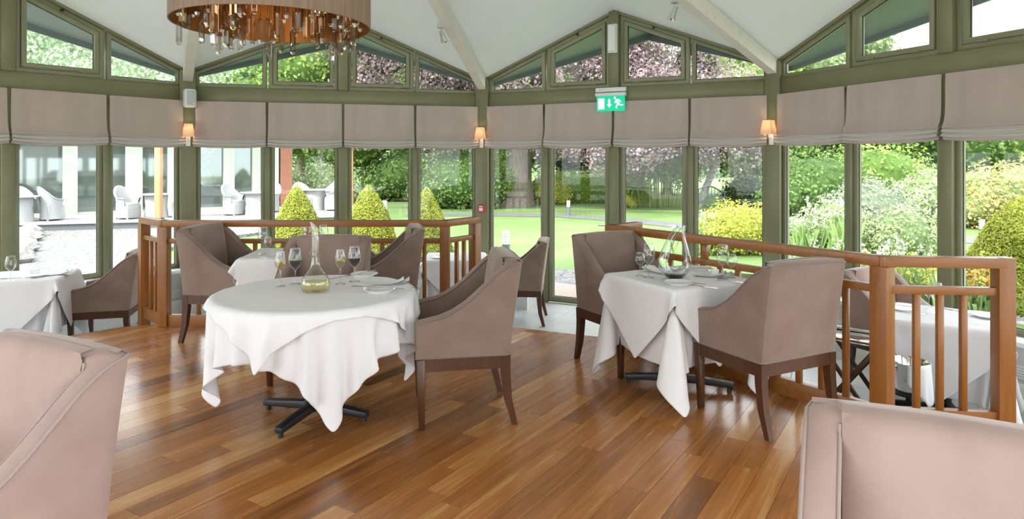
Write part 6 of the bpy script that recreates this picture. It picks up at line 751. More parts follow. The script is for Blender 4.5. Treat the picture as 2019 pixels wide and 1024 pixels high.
 'square_top': [-2,-21,-20,-21,-21,-21,-21,-20,-21,-21,-21,-20,-22,-20,-20,-18,-15,-11,-11,-22,6,-15,8,-27,-9,-5,6,6,3,3,3,2,1,1,1,1,1,3,1,-1,0,0,2,21,-21,-21,-20,-21,-21,-21,-21,-20,-21,-21,-21,-21,-20,-21,-20,-20,-14,-11,-18,-11,-14,9,-15,-10,5,3,3,2,3,1,0,0,1,0,0,-1,1,-1,1,0,0,0,21,-21,-21,-20,-21,-21,-21,-21,-20,-21,-21,-21,-21,-21,-21,-20,-21,-20,-16,-11,-21,-8,-7,-15,5,6,4,3,2,-1,-1,0,0,-3,1,-1,0,-2,1,-1,0,0,1,21,-21,-21,-20,-21,-21,-21,-21,-21,-20,-21,-21,-21,-21,-21,-21,-20,-20,-20,-17,-14,-21,-18,7,7,0,0,-1,-2,-1,2,-2,0,0,-2,1,-3,2,-1,-1,1,0,-2,21,-21,-21,-21,-20,-21,-21,-21,-21,-20,-21,-21,-21,-21,-21,-21,-21,-21,-20,-20,-20,-25,-6,-2,-1,0,-1,-1,0,0,-1,0,-1,0,-1,0,-1,0,0,-1,1,-2,-1,21,-21,-21,-21,-20,-21,-21,-21,-21,-20,-21,-21,-21,-21,-21,-21,-21,-21,-21,-21,-20,-22,-20,-9,-1,-2,0,0,0,0,-1,0,0,-1,0,0,-2,0,0,-1,0,-1,-1,21,-21,-21,-21,-20,-21,-21,-21,-21,-21,-20,-21,-21,-21,-21,-21,-21,-21,-21,-21,-21,-21,-21,-21,-9,0,0,-1,0,-1,0,-1,0,0,0,-1,-2,1,-1,0,0,-2,0,20,-20,-21,-21,-21,-20,-21,-21,-21,-21,-21,-20,-21,-21,-21,-21,-21,-21,-21,-21,-21,-21,-21,-21,-21,-8,-1,0,-1,0,0,-1,0,0,-2,2,0,-3,0,2,-3,-1,0,22,-21,-21,-21,-21,-20,-21,-21,-21,-21,-20,-21,-21,-21,-21,-21,-21,-21,-21,-21,-21,-21,-21,-21,-21,-20,-9,-1,0,-2,1,0,0,-1,0,0,0,-1,-1,-1,0,-2,1,20,-20,-21,-21,-20,-21,-21,-21,-21,-21,-20,-21,-21,-21,-21,-21,-21,-21,-21,-21,-21,-21,-21,-21,-21,-21,-21,-9,0,-1,1,-1,0,0,-1,0,1,-3,1,-2,1,-1,0,21,-20,-21,-21,-21,-20,-21,-21,-21,-21,-21,-20,-21,-21,-21,-21,-21,-21,-21,-21,-21,-21,-21,-21,-21,-21,-21,-21,-8,-1,0,-1,0,0,1,-2,1,-1,-1,-1,0,0,-2,21,-20,-21,-21,-21,-20,-21,-21,-21,-21,-20,-21,-21,-21,-21,-21,-21,-21,-21,-21,-21,-21,-21,-21,-21,-21,-21,-21,-20,-9,0,0,0,-3,1,-1,0,2,-2,-1,-1,0,-2,21,-20,-21,-21,-21,-20,-21,-21,-21,-21,-20,-21,-21,-21,-21,-21,-21,-21,-21,-21,-21,-21,-21,-21,-21,-21,-21,-20,-22,-21,-8,-1,0,0,-1,0,-1,1,-1,-1,-2,2,-5,21,-20,-21,-21,-21,-20,-21,-21,-21,-21,-20,-21,-21,-21,-21,-21,-21,-21,-21,-21,-21,-21,-21,-21,-21,-21,-21,-20,-21,-21,-21,-8,-3,-1,1,0,2,-1,-2,-1,-1,-1,-1,20,-20,-20,-21,-21,-20,-21,-21,-21,-21,-20,-21,-21,-21,-21,-21,-21,-21,-21,-21,-21,-21,-21,-21,-21,-21,-21,-20,-21,-21,-21,-19,-9,-5,-1,2,2,0,-3,0,-2,-1,-1,20,-20,-19,-21,-20,-21,-21,-21,-21,-20,-21,-21,-21,-21,-21,-21,-21,-21,-21,-21,-21,-21,-21,-21,-21,-21,-21,-21,-20,-21,-21,-21,-20,-8,-6,3,0,2,-4,0,0,-2,-3,19,-18,-19,-21,-20,-21,-21,-21,-20,-22,-21,-21,-20,-21,-21,-21,-21,-21,-21,-21,-21,-21,-21,-21,-21,-21,-21,-20,-21,-21,-21,-21,-21,-19,-9,-6,4,0,-3,3,-4,-5,2,14,-13,-18,-21,-19,-21,-21,-20,-22,-21,-21,-21,-20,-21,-21,-21,-21,-21,-21,-21,-21,-21,-21,-21,-21,-21,-21,-21,-20,-22,-20,-21,-21,-21,-17,-12,-2,1,-1,0,-6,0,0,18,-17,-14,-18,-20,-20,-20,-22,-21,-21,-20,-22,-20,-21,-21,-21,-21,-21,-21,-21,-21,-21,-21,-21,-21,-21,-21,-21,-20,-21,-22,-20,-21,-21,-20,-21,-9,-2,0,-2,-4,0,2,19,-19,-19,-13,-17,-19,-21,-21,-21,-21,-21,-20,-22,-20,-21,-21,-21,-21,-21,-21,-21,-21,-21,-21,-21,-21,-21,-21,-21,-20,-21,-21,-21,-21,-21,-21,-22,-9,0,-7,2,-5,-14,18,-20,-18,-14,-13,-20,-20,-21,-21,-21,-21,-21,-21,-20,-21,-21,-21,-21,-21,-21,-21,-21,-21,-21,-21,-21,-21,-21,-21,-20,-21,-22,-20,-21,-21,-21,-21,-21,-11,-2,-9,-10,-9,19,-18,-23,-5,-15,-21,-21,-21,-21,-21,-21,-20,-22,-20,-21,-21,-21,-21,-21,-21,-21,-21,-21,-21,-21,-21,-21,-21,-21,-21,-20,-21,-21,-21,-21,-21,-21,-21,-21,-9,-7,-4,-4,-17,-17,-9,-8,-1,-9,-21,-21,-21,-21,-21,-21,-20,-22,-20,-22,-20,-21,-21,-21,-21,-21,-21,-21,-21,-21,-21,-21,-21,-21,-21,-21,-20,-21,-21,-21,-21,-20,-19,-13,-6,-12,-4,-10,-14,-9,-1,2,-3,-8,-22,-21,-21,-21,-21,-21,-21,-21,-21,-21,-20,-22,-20,-22,-20,-21,-21,-21,-21,-21,-21,-21,-21,-21,-21,-21,-21,-21,-21,-21,-21,-19,-17,-10,-8,-14,-8,-7,-1,-7,4,-6,1,-10,-21,-21,-21,-21,-21,-21,-21,-21,-21,-20,-21,-21,-21,-22,-20,-21,-21,-21,-21,-21,-21,-21,-21,-21,-21,-20,-22,-21,-21,-21,-20,-19,-20,-7,-9,-2,-4,-4,3,-8,-1,-1,0,-10,-20,-21,-21,-21,-21,-21,-21,-21,-21,-21,-21,-21,-21,-21,-20,-21,-21,-21,-21,-21,-21,-21,-21,-21,-21,-21,-21,-21,-21,-20,-21,-19,-20,-12,-1,-7,3,-4,-5,1,-1,-1,0,-9,-21,-21,-21,-21,-21,-21,-21,-21,-21,-21,-20,-22,-21,-21,-20,-21,-21,-21,-21,-21,-21,-21,-21,-21,-21,-21,-21,-21,-20,-21,-20,-20,-21,-4,-1,0,-5,-3,0,0,1,-1,0,-10,-21,-21,-21,-21,-21,-21,-21,-21,-21,-21,-20,-21,-21,-21,-21,-21,-21,-21,-21,-21,-21,-21,-21,-21,-21,-21,-21,-21,-21,-20,-21,-19,0,1,-4,-5,-1,1,0,-2,0,0,0,-10,-20,-21,-21,-21,-21,-21,-21,-21,-21,-21,-21,-21,-21,-20,-21,-21,-21,-21,-21,-21,-21,-21,-21,-21,-21,-21,-21,-21,-20,-21,-20,1,-3,-3,-2,-1,0,2,-4,1,0,-1,-1,-8,-21,-21,-21,-21,-21,-21,-21,-21,-21,-21,-21,-21,-20,-21,-21,-21,-21,-21,-21,-21,-21,-21,-21,-21,-21,-21,-21,-21,-20,-21,-1,-2,-4,1,-2,-1,0,-1,0,0,-1,0,1,-10,-21,-21,-21,-21,-21,-21,-21,-21,-21,-21,-21,-20,-22,-21,-20,-21,-21,-21,-21,-21,-21,-21,-21,-21,-21,-21,-21,-20,-21,-1,-2,-2,-1,-1,-1,1,-1,-1,1,-2,1,-1,-1,-9,-20,-21,-21,-21,-21,-21,-21,-21,-21,-21,-21,-21,-21,-21,-21,-21,-20,-21,-21,-21,-21,-21,-21,-21,-21,-21,-21,-21,0,-2,-2,0,-1,-1,1,-3,0,1,-2,1,0,0,-1,-9,-21,-21,-21,-21,-21,-21,-21,-21,-21,-21,-21,-21,-21,-21,-21,-20,-21,-21,-21,-21,-21,-21,-21,-21,-21,-21,-21,-1,-1,-2,-4,4,-2,3,-4,2,-2,-1,1,0,-1,0,-1,-9,-21,-21,-21,-21,-21,-21,-21,-21,-21,-21,-21,-21,-21,-21,-21,-21,-20,-21,-21,-22,-20,-21,-21,-21,-21,-21,0,-1,0,-2,0,-1,-1,1,-2,0,1,-1,0,0,0,-1,-2,-10,-20,-20,-21,-21,-21,-21,-21,-21,-21,-21,-21,-21,-21,-21,-21,-21,-21,-21,-21,-21,-21,-21,-20,-21,-21,-1,1,-1,-2,0,-1,1,-1,-2,0,1,0,-2,0,1,-1,0,-2,-8,-21,-21,-21,-21,-21,-21,-21,-21,-21,-21,-21,-21,-21,-21,-21,-21,-21,-21,-21,-21,-21,-21,-20,-22,1,0,-1,-2,2,-2,0,-2,2,-1,0,-1,0,1,-2,0,1,-2,-1,-9,-21,-21,-21,-21,-21,-21,-21,-21,-21,-21,-21,-21,-21,-21,-21,-21,-21,-21,-21,-21,-21,-21,-20,1,-1,-1,0,-1,-1,1,0,-1,-1,-1,0,-1,0,-1,-1,-1,0,0,0,-9,-20,-22,-21,-20,-21,-21,-21,-21,-21,-21,-21,-21,-21,-21,-21,-21,-21,-21,-21,-21,-21,-21,0,-1,0,-1,0,-1,0,0,-1,0,-1,0,-1,-1,0,-1,0,-1,2,0,-1,-9,-25,-21,-19,-20,-22,-20,-21,-21,-21,-21,-21,-21,-21,-21,-21,-21,-21,-21,-21,-21,-21,1,-1,-1,0,-1,0,-2,2,-1,-1,0,0,0,-1,-1,0,2,3,7,-4,-4,-14,-23,-9,-18,-18,-19,-21,-20,-22,-20,-21,-21,-22,-20,-21,-21,-21,-21,-21,-21,-21,-21,0,-1,0,0,-1,0,-1,-1,1,1,-1,0,-1,1,1,2,4,3,1,6,-5,-22,-11,-18,-7,-18,-19,-19,-20,-21,-21,-21,-21,-21,-21,-21,-21,-21,-21,-21,-21,-20,-21,0,0,1,-2,0,1,0,-1,0,0,1,1,1,1,3,1,4,4,9,2,-16,-26,2,-7,-18,-11,-16,-20,-19,-20,-21,-21,-21,-21,-21,-21,-21,-21,-21,-21,-21,-21,-21,3,-1,-1,1,0,-1,-1,-2,2,0,-1,3,2,3,5,3,8,9,5,-8,-23,-24,3,10,-17,-18,-12,-16,-19,-19,-21,-20,-20,-21,-21,-21,-21,-21,-21,-21,-21,-21,-21,-376,-1,1,-2,2,-1,1,-2,2,0,-1,-4,3,-6,-5,-6,-11,3,-7,6,16,7,18,10,21,-1,10,17,19,20,20,20,21,20,21,21,21,21,21,21,20,21,21,-1,1,0,0,1,0,-1,1,-1,-1,3,-1,-3,1,-2,-3,-5,-10,2,-4,7,20,17,7,2,19,20,20,19,20,20,21,21,21,21,20,22,20,21,21,21,21,21,2,-2,2,0,0,-1,1,0,1,0,2,-2,0,0,0,-2,-2,-3,-7,-3,4,22,19,4,14,18,21,20,20,21,21,21,21,21,20,21,21,21,21,21,21,21,21,-1,0,2,1,-2,-1,2,-1,4,-3,1,0,1,0,0,1,-2,-4,-5,2,3,21,12,14,18,21,20,21,22,21,20,21,21,21,21,21,21,21,21,21,21,21,21,0,-1,2,2,-1,1,0,0,0,1,1,-1,1,1,1,0,0,0,-2,-3,5,12,23,22,20,21,21,21,21,21,21,21,21,21,21,21,21,21,21,21,21,21,21,-1,2,-1,2,0,1,2,-1,0,1,-1,2,-1,1,1,0,1,0,0,0,12,21,22,21,21,21,21,21,21,21,21,21,21,21,21,21,21,21,21,21,21,21,20,1,2,-3,1,2,1,-2,3,0,0,1,0,1,-1,0,1,0,-1,1,14,21,21,22,20,22,21,21,21,21,21,21,21,21,21,21,21,21,21,21,20,21,21,21,1,0,0,3,-2,2,-1,2,0,1,-2,1,1,0,0,0,-1,3,13,21,20,21,21,22,20,22,21,21,21,21,21,21,21,20,22,20,21,21,21,21,21,21,21,0,0,1,2,1,-1,1,0,0,1,0,0,0,-1,0,0,3,14,20,20,21,21,21,22,21,21,21,21,21,21,21,21,20,21,21,21,21,21,21,21,21,21,21,0,1,2,0,0,0,2,-1,0,1,-1,1,0,3,-3,0,16,20,21,21,20,21,21,21,21,21,21,22,21,20,21,21,21,21,21,21,21,21,21,21,21,21,21,-1,2,2,-2,3,-1,2,1,-1,0,0,1,0,-1,2,14,20,21,21,20,21,21,21,21,21,21,21,21,22,20,21,21,21,21,21,21,21,21,21,21,21,21,21,0,2,2,2,-1,0,1,0,0,0,1,0,-2,3,14,20,21,21,21,20,21,21,21,21,21,21,21,21,21,21,21,21,21,21,21,21,21,21,21,21,21,21,21,-2,4,3,-1,1,1,0,0,1,-1,2,-1,-1,16,20,20,22,20,22,20,21,21,21,21,21,21,21,21,21,21,21,21,21,21,21,21,21,21,21,21,20,21,21,-3,6,4,0,1,0,0,1,0,1,-1,1,13,21,21,21,20,21,21,21,21,21,21,21,21,21,21,21,21,21,21,21,21,21,21,21,21,21,21,20,21,21,21,-3,7,6,-1,2,1,-1,1,0,1,0,14,19,22,20,21,21,21,21,21,21,21,21,21,21,21,21,21,21,21,21,21,21,21,21,21,20,22,20,21,21,21,21,-4,8,9,1,-1,2,-1,1,0,-1,15,21,21,21,21,20,21,21,21,21,21,21,21,21,21,21,21,21,20,21,22,20,22,21,20,21,22,20,21,21,21,21,21,-6,13,8,5,-2,0,3,-3,3,12,21,21,21,20,21,21,21,21,21,21,21,21,21,21,21,21,21,20,21,21,21,21,21,22,20,22,20,21,21,21,20,21,21,-13,19,12,4,4,-1,0,2,13,20,21,21,20,21,21,21,21,21,21,21,21,21,21,21,20,21,21,21,21,21,21,21,21,21,21,21,21,21,21,21,20,21,21,-7,14,19,7,5,1,-1,15,20,20,22,20,22,20,21,21,21,21,21,21,21,21,20,21,21,21,21,22,20,21,21,21,21,21,21,20,22,21,21,20,20,21,21,9,1,9,19,5,4,13,20,20,22,20,21,21,21,21,21,21,21,21,21,21,20,21,21,21,21,21,21,21,21,21,21,21,21,21,21,21,21,20,20,20,19,11,-5,11,3,17,9,14,22,21,21,20,21,21,21,21,21,21,21,21,20,22,21,20,21,21,21,21,21,21,21,21,21,21,21,21,21,21,21,21,21,18,18,16,14,12,6,12,10,14,22,21,21,20,21,21,21,21,21,21,21,21,21,21,20,21,21,21,21,21,21,21,21,21,21,21,21,21,21,20,22,21,21,23,18,16,15,14,9,5,21,12,18,20,21,20,21,21,21,21,21,21,21,21,21,21,20,21,21,21,21,21,21,21,21,21,21,21,21,21,21,21,20,22,21,21,12,4,7,7,12,1,18,20,20,18,19,21,21,21,21,21,21,21,21,21,21,21,21,20,21,21,21,21,21,21,21,21,21,21,21,21,21,21,21,21,21,21,11,3,3,2,-8,6,16,21,21,21,18,20,20,21,21,21,21,21,21,21,21,21,20,21,21,21,21,21,21,21,21,21,21,21,21,21,21,21,21,20,21,21,14,-3,1,9,2,-1,-18,20,21,21,19,20,20,21,21,21,21,21,21,21,21,21,21,21,20,21,21,21,21,21,21,21,21,21,21,21,21,21,21,20,21,20,13,-1,0,0,4,7,8,-5,20,21,20,20,21,20,21,21,21,21,21,21,21,21,21,21,20,21,21,21,21,21,21,21,21,21,21,21,21,21,20,21,21,20,13,2,-3,2,-1,1,4,8,7,20,21,20,21,20,21,21,21,21,21,21,21,21,21,20,21,21,21,21,21,21,21,21,21,21,21,21,21,21,20,21,21,20,15,0,-1,-1,2,-1,1,1,4,10,20,21,21,20,21,21,21,21,21,21,21,21,21,21,20,21,21,21,21,21,21,21,21,21,21,21,21,21,20,21,21,20,13,1,1,-1,-2,4,-2,2,0,2,6,21,20,21,21,21,21,21,21,21,21,21,21,21,21,20,21,21,21,21,21,21,21,21,21,21,21,21,20,21,21,21,12,2,0,0,-1,0,2,-2,2,1,2,3,21,20,21,21,21,21,21,21,21,21,20,21,21,21,21,22,20,21,21,21,21,21,21,21,21,21,21,20,21,20,16,-2,0,-2,3,0,0,1,-1,2,2,-1,5,20,21,21,21,21,21,21,21,21,20,21,21,21,21,21,21,21,21,21,21,21,21,21,21,21,21,21,20,20,13,2,-1,1,0,0,0,0,2,-1,1,4,-1,-1,21,21,21,21,21,21,20,21,21,21,21,21,21,21,21,21,21,21,21,21,21,21,21,21,21,21,20,20,13,2,-1,1,0,0,1,0,0,1,0,-1,3,3,-3,21,21,21,20,22,20,21,21,21,21,21,21,21,21,21,21,21,21,21,21,21,21,21,21,21,20,21,15,-1,0,0,-1,-1,4,-1,-2,4,-1,1,-1,3,1,0,21,20,21,21,21,21,21,21,21,21,21,21,21,21,21,21,21,21,21,21,21,21,21,21,21,19,13,2,0,-1,1,2,0,-1,1,0,0,1,1,0,1,4,-3,21,21,20,21,21,21,21,21,21,21,21,21,21,21,21,21,21,21,21,21,21,21,21,21,20,12,2,0,0,0,1,-1,0,1,1,1,0,0,1,0,1,2,-1,20,22,20,21,21,21,21,21,21,21,21,21,21,21,21,21,21,21,21,21,21,21,21,20,15,-1,-1,1,-1,2,-1,1,2,0,0,0,1,1,0,1,0,0,3,21,21,21,21,21,21,21,21,21,21,21,21,21,21,21,20,21,21,22,21,21,21,21,11,0,0,2,-2,2,0,2,0,0,1,1,0,1,0,1,1,1,0,1,21,21,21,21,21,21,21,21,21,20,21,21,21,21,21,21,21,21,21,21,20,24,12,3,-4,-2,1,3,-1,1,0,1,1,1,0,2,0,0,1,0,1,1,0,21,21,21,21,21,21,20,21,21,22,20,21,21,21,21,21,21,20,19,19,17,23,4,4,6,-8,-7,-1,2,-1,3,2,0,0,1,1,1,0,1,-1,2,1,1,21,21,21,21,21,20,21,21,21,21,21,21,21,21,21,20,20,20,20,17,16,-8,22,15,-7,0,-5,-5,-3,0,1,1,0,1,0,1,1,-1,2,0,1,0,2,21,21,21,20,21,21,21,21,21,21,21,21,21,20,21,21,20,19,15,18,4,-10,26,19,5,-11,-6,-5,-5,-3,-1,0,1,0,0,0,1,1,-2,2,1,0,-1,21,20,22,20,21,21,21,21,21,21,21,21,20,21,20,21,18,16,18,15,-13,2,21,15,16,0,-11,-8,-6,-5,-2,-3,-3,-1,-2,3,0,-1,1,0,0,1,0,-492,21,21,20,22,21,21,21,21,21,21,21,21,21,22,21,23,21,22,17,13,-5,-5,0,-12,-28,-27,-24,-22,-22,-22,-21,-21,-22,-21,-21,-21,-21,-21,-21,-21,-20,-22,21,21,20,22,20,22,20,21,22,21,20,22,21,21,21,21,21,23,21,20,17,-3,-5,-14,-22,-21,-22,-22,-21,-22,-22,-20,-21,-21,-21,-21,-21,-21,-21,-21,-21,-21,-20,20,21,21,21,21,21,21,21,21,21,21,21,21,21,21,21,22,21,22,22,18,-2,-5,-18,-23,-22,-22,-21,-21,-21,-21,-21,-21,-21,-21,-21,-20,-21,-21,-21,-21,-21,-21,21,21,21,21,21,21,21,21,21,21,21,21,21,21,21,21,21,21,22,21,16,6,-6,-25,-22,-21,-21,-21,-20,-21,-21,-21,-21,-21,-21,-21,-21,-20,-21,-21,-21,-21,-20,21,21,21,21,21,21,21,21,21,21,21,21,21,21,21,21,21,21,21,21,21,8,-18,-21,-20,-21,-21,-21,-21,-21,-20,-21,-21,-21,-21,-21,-20,-21,-21,-21,-21,-21,-21,21,21,21,21,21,21,21,21,21,21,21,21,21,21,21,21,21,21,21,22,13,-2,-5,-16,-21,-21,-21,-21,-21,-21,-20,-21,-21,-21,-21,-21,-21,-20,-21,-21,-21,-21,-21,21,21,21,21,21,21,21,21,21,21,21,21,21,21,21,21,20,21,23,14,-2,0,-2,-3,-17,-21,-21,-21,-21,-21,-21,-20,-21,-21,-21,-21,-21,-20,-21,-21,-21,-21,-21,21,21,21,20,22,21,21,21,21,20,22,21,20,21,21,21,22,20,14,0,-2,0,1,-3,-1,-17,-21,-21,-21,-21,-21,-20,-21,-21,-21,-21,-21,-21,-20,-21,-21,-21,-21,20,22,21,21,20,21,22,21,20,22,20,21,21,21,21,21,21,13,1,-2,-1,0,1,-1,0,-4,-15,-21,-21,-21,-21,-20,-21,-21,-21,-21,-21,-21,-20,-21,-21,-21,-21,22,20,21,21,21,21,21,21,21,21,21,21,21,21,21,21,13,1,0,-2,-1,-2,1,0,1,0,-2,-17,-21,-21,-21,-20,-21,-21,-21,-21,-21,-20,-21,-21,-21,-21,-21,20,21,21,21,21,21,21,21,21,21,21,21,21,21,20,14,1,-1,-2,0,-2,1,-1,0,1,1,0,-1,-17,-22,-21,-20,-21,-21,-21,-21,-21,-21,-20,-21,-21,-21,-21,21,21,21,21,21,21,21,21,21,21,21,21,21,20,14,1,-2,-1,-1,-1,0,0,0,0,0,1,1,1,-4,-15,-22,-21,-20,-21,-21,-21,-21,-21,-20,-21,-21,-21,-21,21,21,21,21,21,21,21,21,21,21,21,21,21,13,0,-2,1,-3,1,-2,1,2,-1,-1,0,0,1,2,0,-3,-17,-21,-20,-21,-21,-21,-21,-20,-21,-21,-21,-21,-21,21,21,21,21,21,21,21,21,21,21,21,20,15,1,-3,-2,1,-2,-1,1,0,0,1,-1,0,0,1,1,0,0,-2,-17,-21,-21,-20,-21,-21,-21,-20,-21,-21,-21,-21,21,21,20,21,21,21,22,21,21,21,20,14,0,0,-2,0,-2,0,0,0,0,0,0,0,-1,1,0,3,-2,0,0,-3,-15,-21,-20,-21,-21,-21,-20,-21,-21,-21,-20,22,20,20,21,21,21,21,21,21,22,13,0,-2,-1,1,-1,-2,0,0,0,0,0,0,0,0,0,1,0,3,-2,0,-1,-1,-16,-20,-21,-21,-20,-21,-21,-21,-21,-20,21,20,20,21,21,21,21,21,21,15,-1,-2,-1,-1,0,-1,0,1,-1,0,0,0,0,0,0,0,1,1,-1,0,1,-1,2,-1,-19,-19,-21,-20,-21,-21,-21,-20,-21,23,19,19,21,21,21,21,21,13,1,-2,-1,-1,0,0,-1,0,1,-1,0,0,0,0,0,0,1,0,0,0,0,0,0,2,4,-6,-17,-20,-20,-21,-21,-20,-21,-21,22,20,18,20,21,21,22,13,-1,-1,0,-2,0,0,-1,0,1,0,-1,0,0,0,0,0,0,1,1,-2,1,0,1,0,1,2,5,-6,-18,-21,-21,-21,-20,-21,-20,21,21,19,19,20,22,13,0,-2,-1,0,-1,-1,0,0,0,1,0,-1,0,1,1,-1,-1,0,0,0,0,1,0,-1,1,1,1,2,1,-2,-17,-22,-21,-20,-21,-21,23,18,20,14,24,14,0,-2,0,-1,0,0,-1,0,0,0,0,0,0,0,0,2,-2,0,0,0,0,1,0,0,0,-1,1,3,-1,2,-1,-2,-15,-23,-19,-22,-23,13,22,9,20,20,5,-1,2,-2,-1,-1,0,0,0,0,0,0,0,0,0,0,0,0,0,0,0,0,0,1,0,-1,0,1,0,4,0,-1,1,-1,-21,-23,-25,-26,-18,18,15,18,23,18,2,1,-1,-2,-1,0,2,-2,0,0,0,0,2,-2,0,0,0,0,0,0,0,0,0,0,0,0,1,0,2,-1,4,1,-15,-24,-22,-25,-26,-23,17,19,20,21,22,17,1,0,-1,-1,-1,0,0,0,0,1,-1,2,-1,0,-1,0,0,0,0,0,0,1,-1,0,1,0,1,1,2,3,-15,-22,-21,-20,-23,-23,-24,19,21,20,21,20,21,16,2,1,-1,-1,-1,0,0,1,-1,1,0,-1,1,-1,0,0,0,0,1,2,-3,1,0,0,1,1,2,1,-13,-22,-21,-21,-21,-20,-22,-22,20,20,21,20,21,21,21,14,4,1,-1,0,-1,-1,0,2,0,-2,1,0,-1,0,0,0,0,2,-1,0,0,0,1,1,1,0,-13,-20,-21,-21,-21,-21,-20,-20,-22,20,21,21,20,21,21,21,21,16,2,1,0,-1,-2,0,0,0,0,0,1,-1,0,0,2,1,-2,0,1,-1,1,2,1,0,-15,-20,-21,-20,-21,-21,-21,-20,-20,-22,21,21,20,21,21,21,21,21,21,16,2,1,-1,-1,-1,0,0,0,0,0,0,0,0,3,-2,2,-1,-1,1,1,2,0,-14,-21,-21,-21,-20,-21,-21,-21,-21,-20,-21,21,21,20,21,21,21,21,21,20,22,15,4,0,-1,-1,-1,0,0,0,0,0,1,0,0,1,-1,2,1,-1,3,-2,-14,-20,-21,-21,-21,-20,-21,-21,-21,-21,-21,-21,21,20,21,21,21,21,21,21,20,21,21,17,4,-1,-1,-1,-1,0,0,0,0,2,0,-1,0,0,2,1,3,-2,-15,-20,-21,-21,-21,-21,-21,-20,-21,-21,-21,-21,-21,21,20,21,21,21,21,21,21,20,21,21,21,17,2,1,-2,0,-1,0,0,0,2,2,-3,0,1,1,2,-1,-13,-21,-21,-21,-21,-21,-21,-21,-20,-21,-21,-21,-21,-21,21,20,21,21,21,21,21,21,20,21,21,21,21,15,4,1,-1,1,-2,-1,0,1,0,0,1,1,2,-1,-14,-20,-21,-21,-21,-21,-21,-21,-20,-21,-21,-21,-21,-21,-21,21,20,21,21,21,21,21,21,21,20,21,21,21,21,16,3,1,-1,-1,0,0,0,0,1,1,3,-2,-14,-20,-21,-21,-21,-21,-21,-21,-21,-20,-21,-21,-21,-21,-21,-21,21,20,21,21,21,21,21,21,21,20,21,21,21,21,21,16,2,1,-1,0,0,0,1,1,2,-1,-13,-21,-22,-21,-20,-21,-21,-21,-21,-21,-20,-21,-21,-21,-21,-21,-21,21,20,21,21,21,21,21,21,21,21,20,21,21,21,21,20,15,4,1,0,1,-1,1,3,-2,-14,-21,-21,-21,-20,-21,-21,-21,-21,-21,-21,-20,-21,-21,-21,-21,-21,-21,21,20,21,21,21,21,21,21,21,20,21,21,21,21,21,21,21,16,3,2,0,0,2,-1,-15,-21,-21,-21,-21,-20,-21,-21,-21,-21,-21,-20,-21,-21,-21,-21,-21,-21,-21,21,20,21,21,21,21,21,21,21,21,20,21,21,21,21,21,21,21,16,4,3,-1,0,-14,-22,-21,-21,-21,-20,-22,-20,-21,-21,-21,-21,-20,-21,-21,-21,-21,-21,-21,-21,21,21,21,20,21,21,21,21,21,21,21,21,20,21,21,21,21,21,21,16,5,1,-14,-22,-21,-21,-21,-21,-20,-21,-21,-21,-21,-21,-21,-20,-21,-21,-21,-21,-21,-20,-21,21,21,21,20,21,21,21,21,21,21,21,21,20,21,21,21,21,21,21,20,16,-9,-19,-22,-21,-21,-20,-22,-20,-21,-21,-21,-21,-21,-21,-20,-21,-21,-21,-21,-21,-21,-21,21,21,20,22,20,21,21,21,21,21,21,20,21,21,21,21,21,22,20,18,13,-7,-17,-19,-22,-22,-21,-21,-21,-20,-21,-21,-21,-21,-20,-22,-20,-21,-21,-21,-21,-20,-21,21,21,21,21,20,21,21,21,21,21,21,21,21,20,22,21,22,21,22,18,6,-3,-14,-21,-22,-21,-22,-21,-21,-21,-21,-21,-21,-21,-21,-20,-21,-21,-21,-21,-21,-20,-21,21,21,21,21,20,21,21,21,21,21,21,21,21,21,21,22,21,23,21,12,4,5,-11,-19,-25,-23,-22,-22,-21,-21,-21,-21,-21,-21,-20,-21,-21,-21,-21,-21,-21,-21,-21,21,21,21,21,21,20,21,21,21,21,21,21,21,22,21,23,22,23,17,6,3,8,-8,-15,-21,-25,-23,-23,-21,-22,-21,-22,-21,-21,-20,-21,-21,-21,-21,-21,-21,-21],
}
CLOTH_ME = {}
def draped_cloth(key, loc, rz, label, group):
    if key not in CLOTH_ME:
        d = np.array(CLOTH[key]).reshape(3,43,43).transpose(1,2,0).copy()
        d[:,0] = np.cumsum(d[:,0], axis=0); V = np.cumsum(d, axis=1).reshape(-1,3)/1000.
        me = bpy.data.meshes.new('tablecloth'); me.from_pydata([tuple(v) for v in V], [], [(i*43+j,(i+1)*43+j,(i+1)*43+j+1,i*43+j+1) for i in range(42) for j in range(42)])
        me.polygons.foreach_set('use_smooth', [True]*len(me.polygons)); me.materials.append(M_cloth); CLOTH_ME[key] = me
    o = link('tablecloth', CLOTH_ME[key]); o.location = loc; o.rotation_euler = (0,0,rz)
    md = o.modifiers.new('smooth', 'SUBSURF'); md.levels = 2; md.render_levels = 2
    md = o.modifiers.new('thickness', 'SOLIDIFY'); md.thickness = .0025; md.offset = 1
    return tag(o, label, 'tablecloth', group)
GU, GO = 'long under cloths', 'short top cloths'
RT = (-1.20, 4.02, 0)
pedestal(RT, math.radians(-17), 'round pedestal table with black cross base under white cloths', rnd=.585)
a0 = -PI/2
draped_cloth('round_under', (RT[0],RT[1],.737), 0, 'long white under cloth of the round table, its corners almost touching the floor', GU)
draped_cloth('round_top', (RT[0],RT[1],.737), 0, 'short white top cloth of the round table', GO)
ST = (1.14, 4.525, 0); sa_ = math.atan2(-.876, .482)
pedestal(ST, sa_, 'square pedestal table on the platform beside the right railing', half=.335, fa=-.27)
draped_cloth('square_under', (ST[0],ST[1],.737), sa_+0, 'long white under cloth of the square table beside the right railing', GU)
draped_cloth('square_top', (ST[0],ST[1],.737), sa_+0, 'short pointed white top cloth of the square table beside the right railing', GO)
BT = (-1.90, 5.70, 0)
pedestal(BT, .1, 'square pedestal table before the back railing', half=.335)
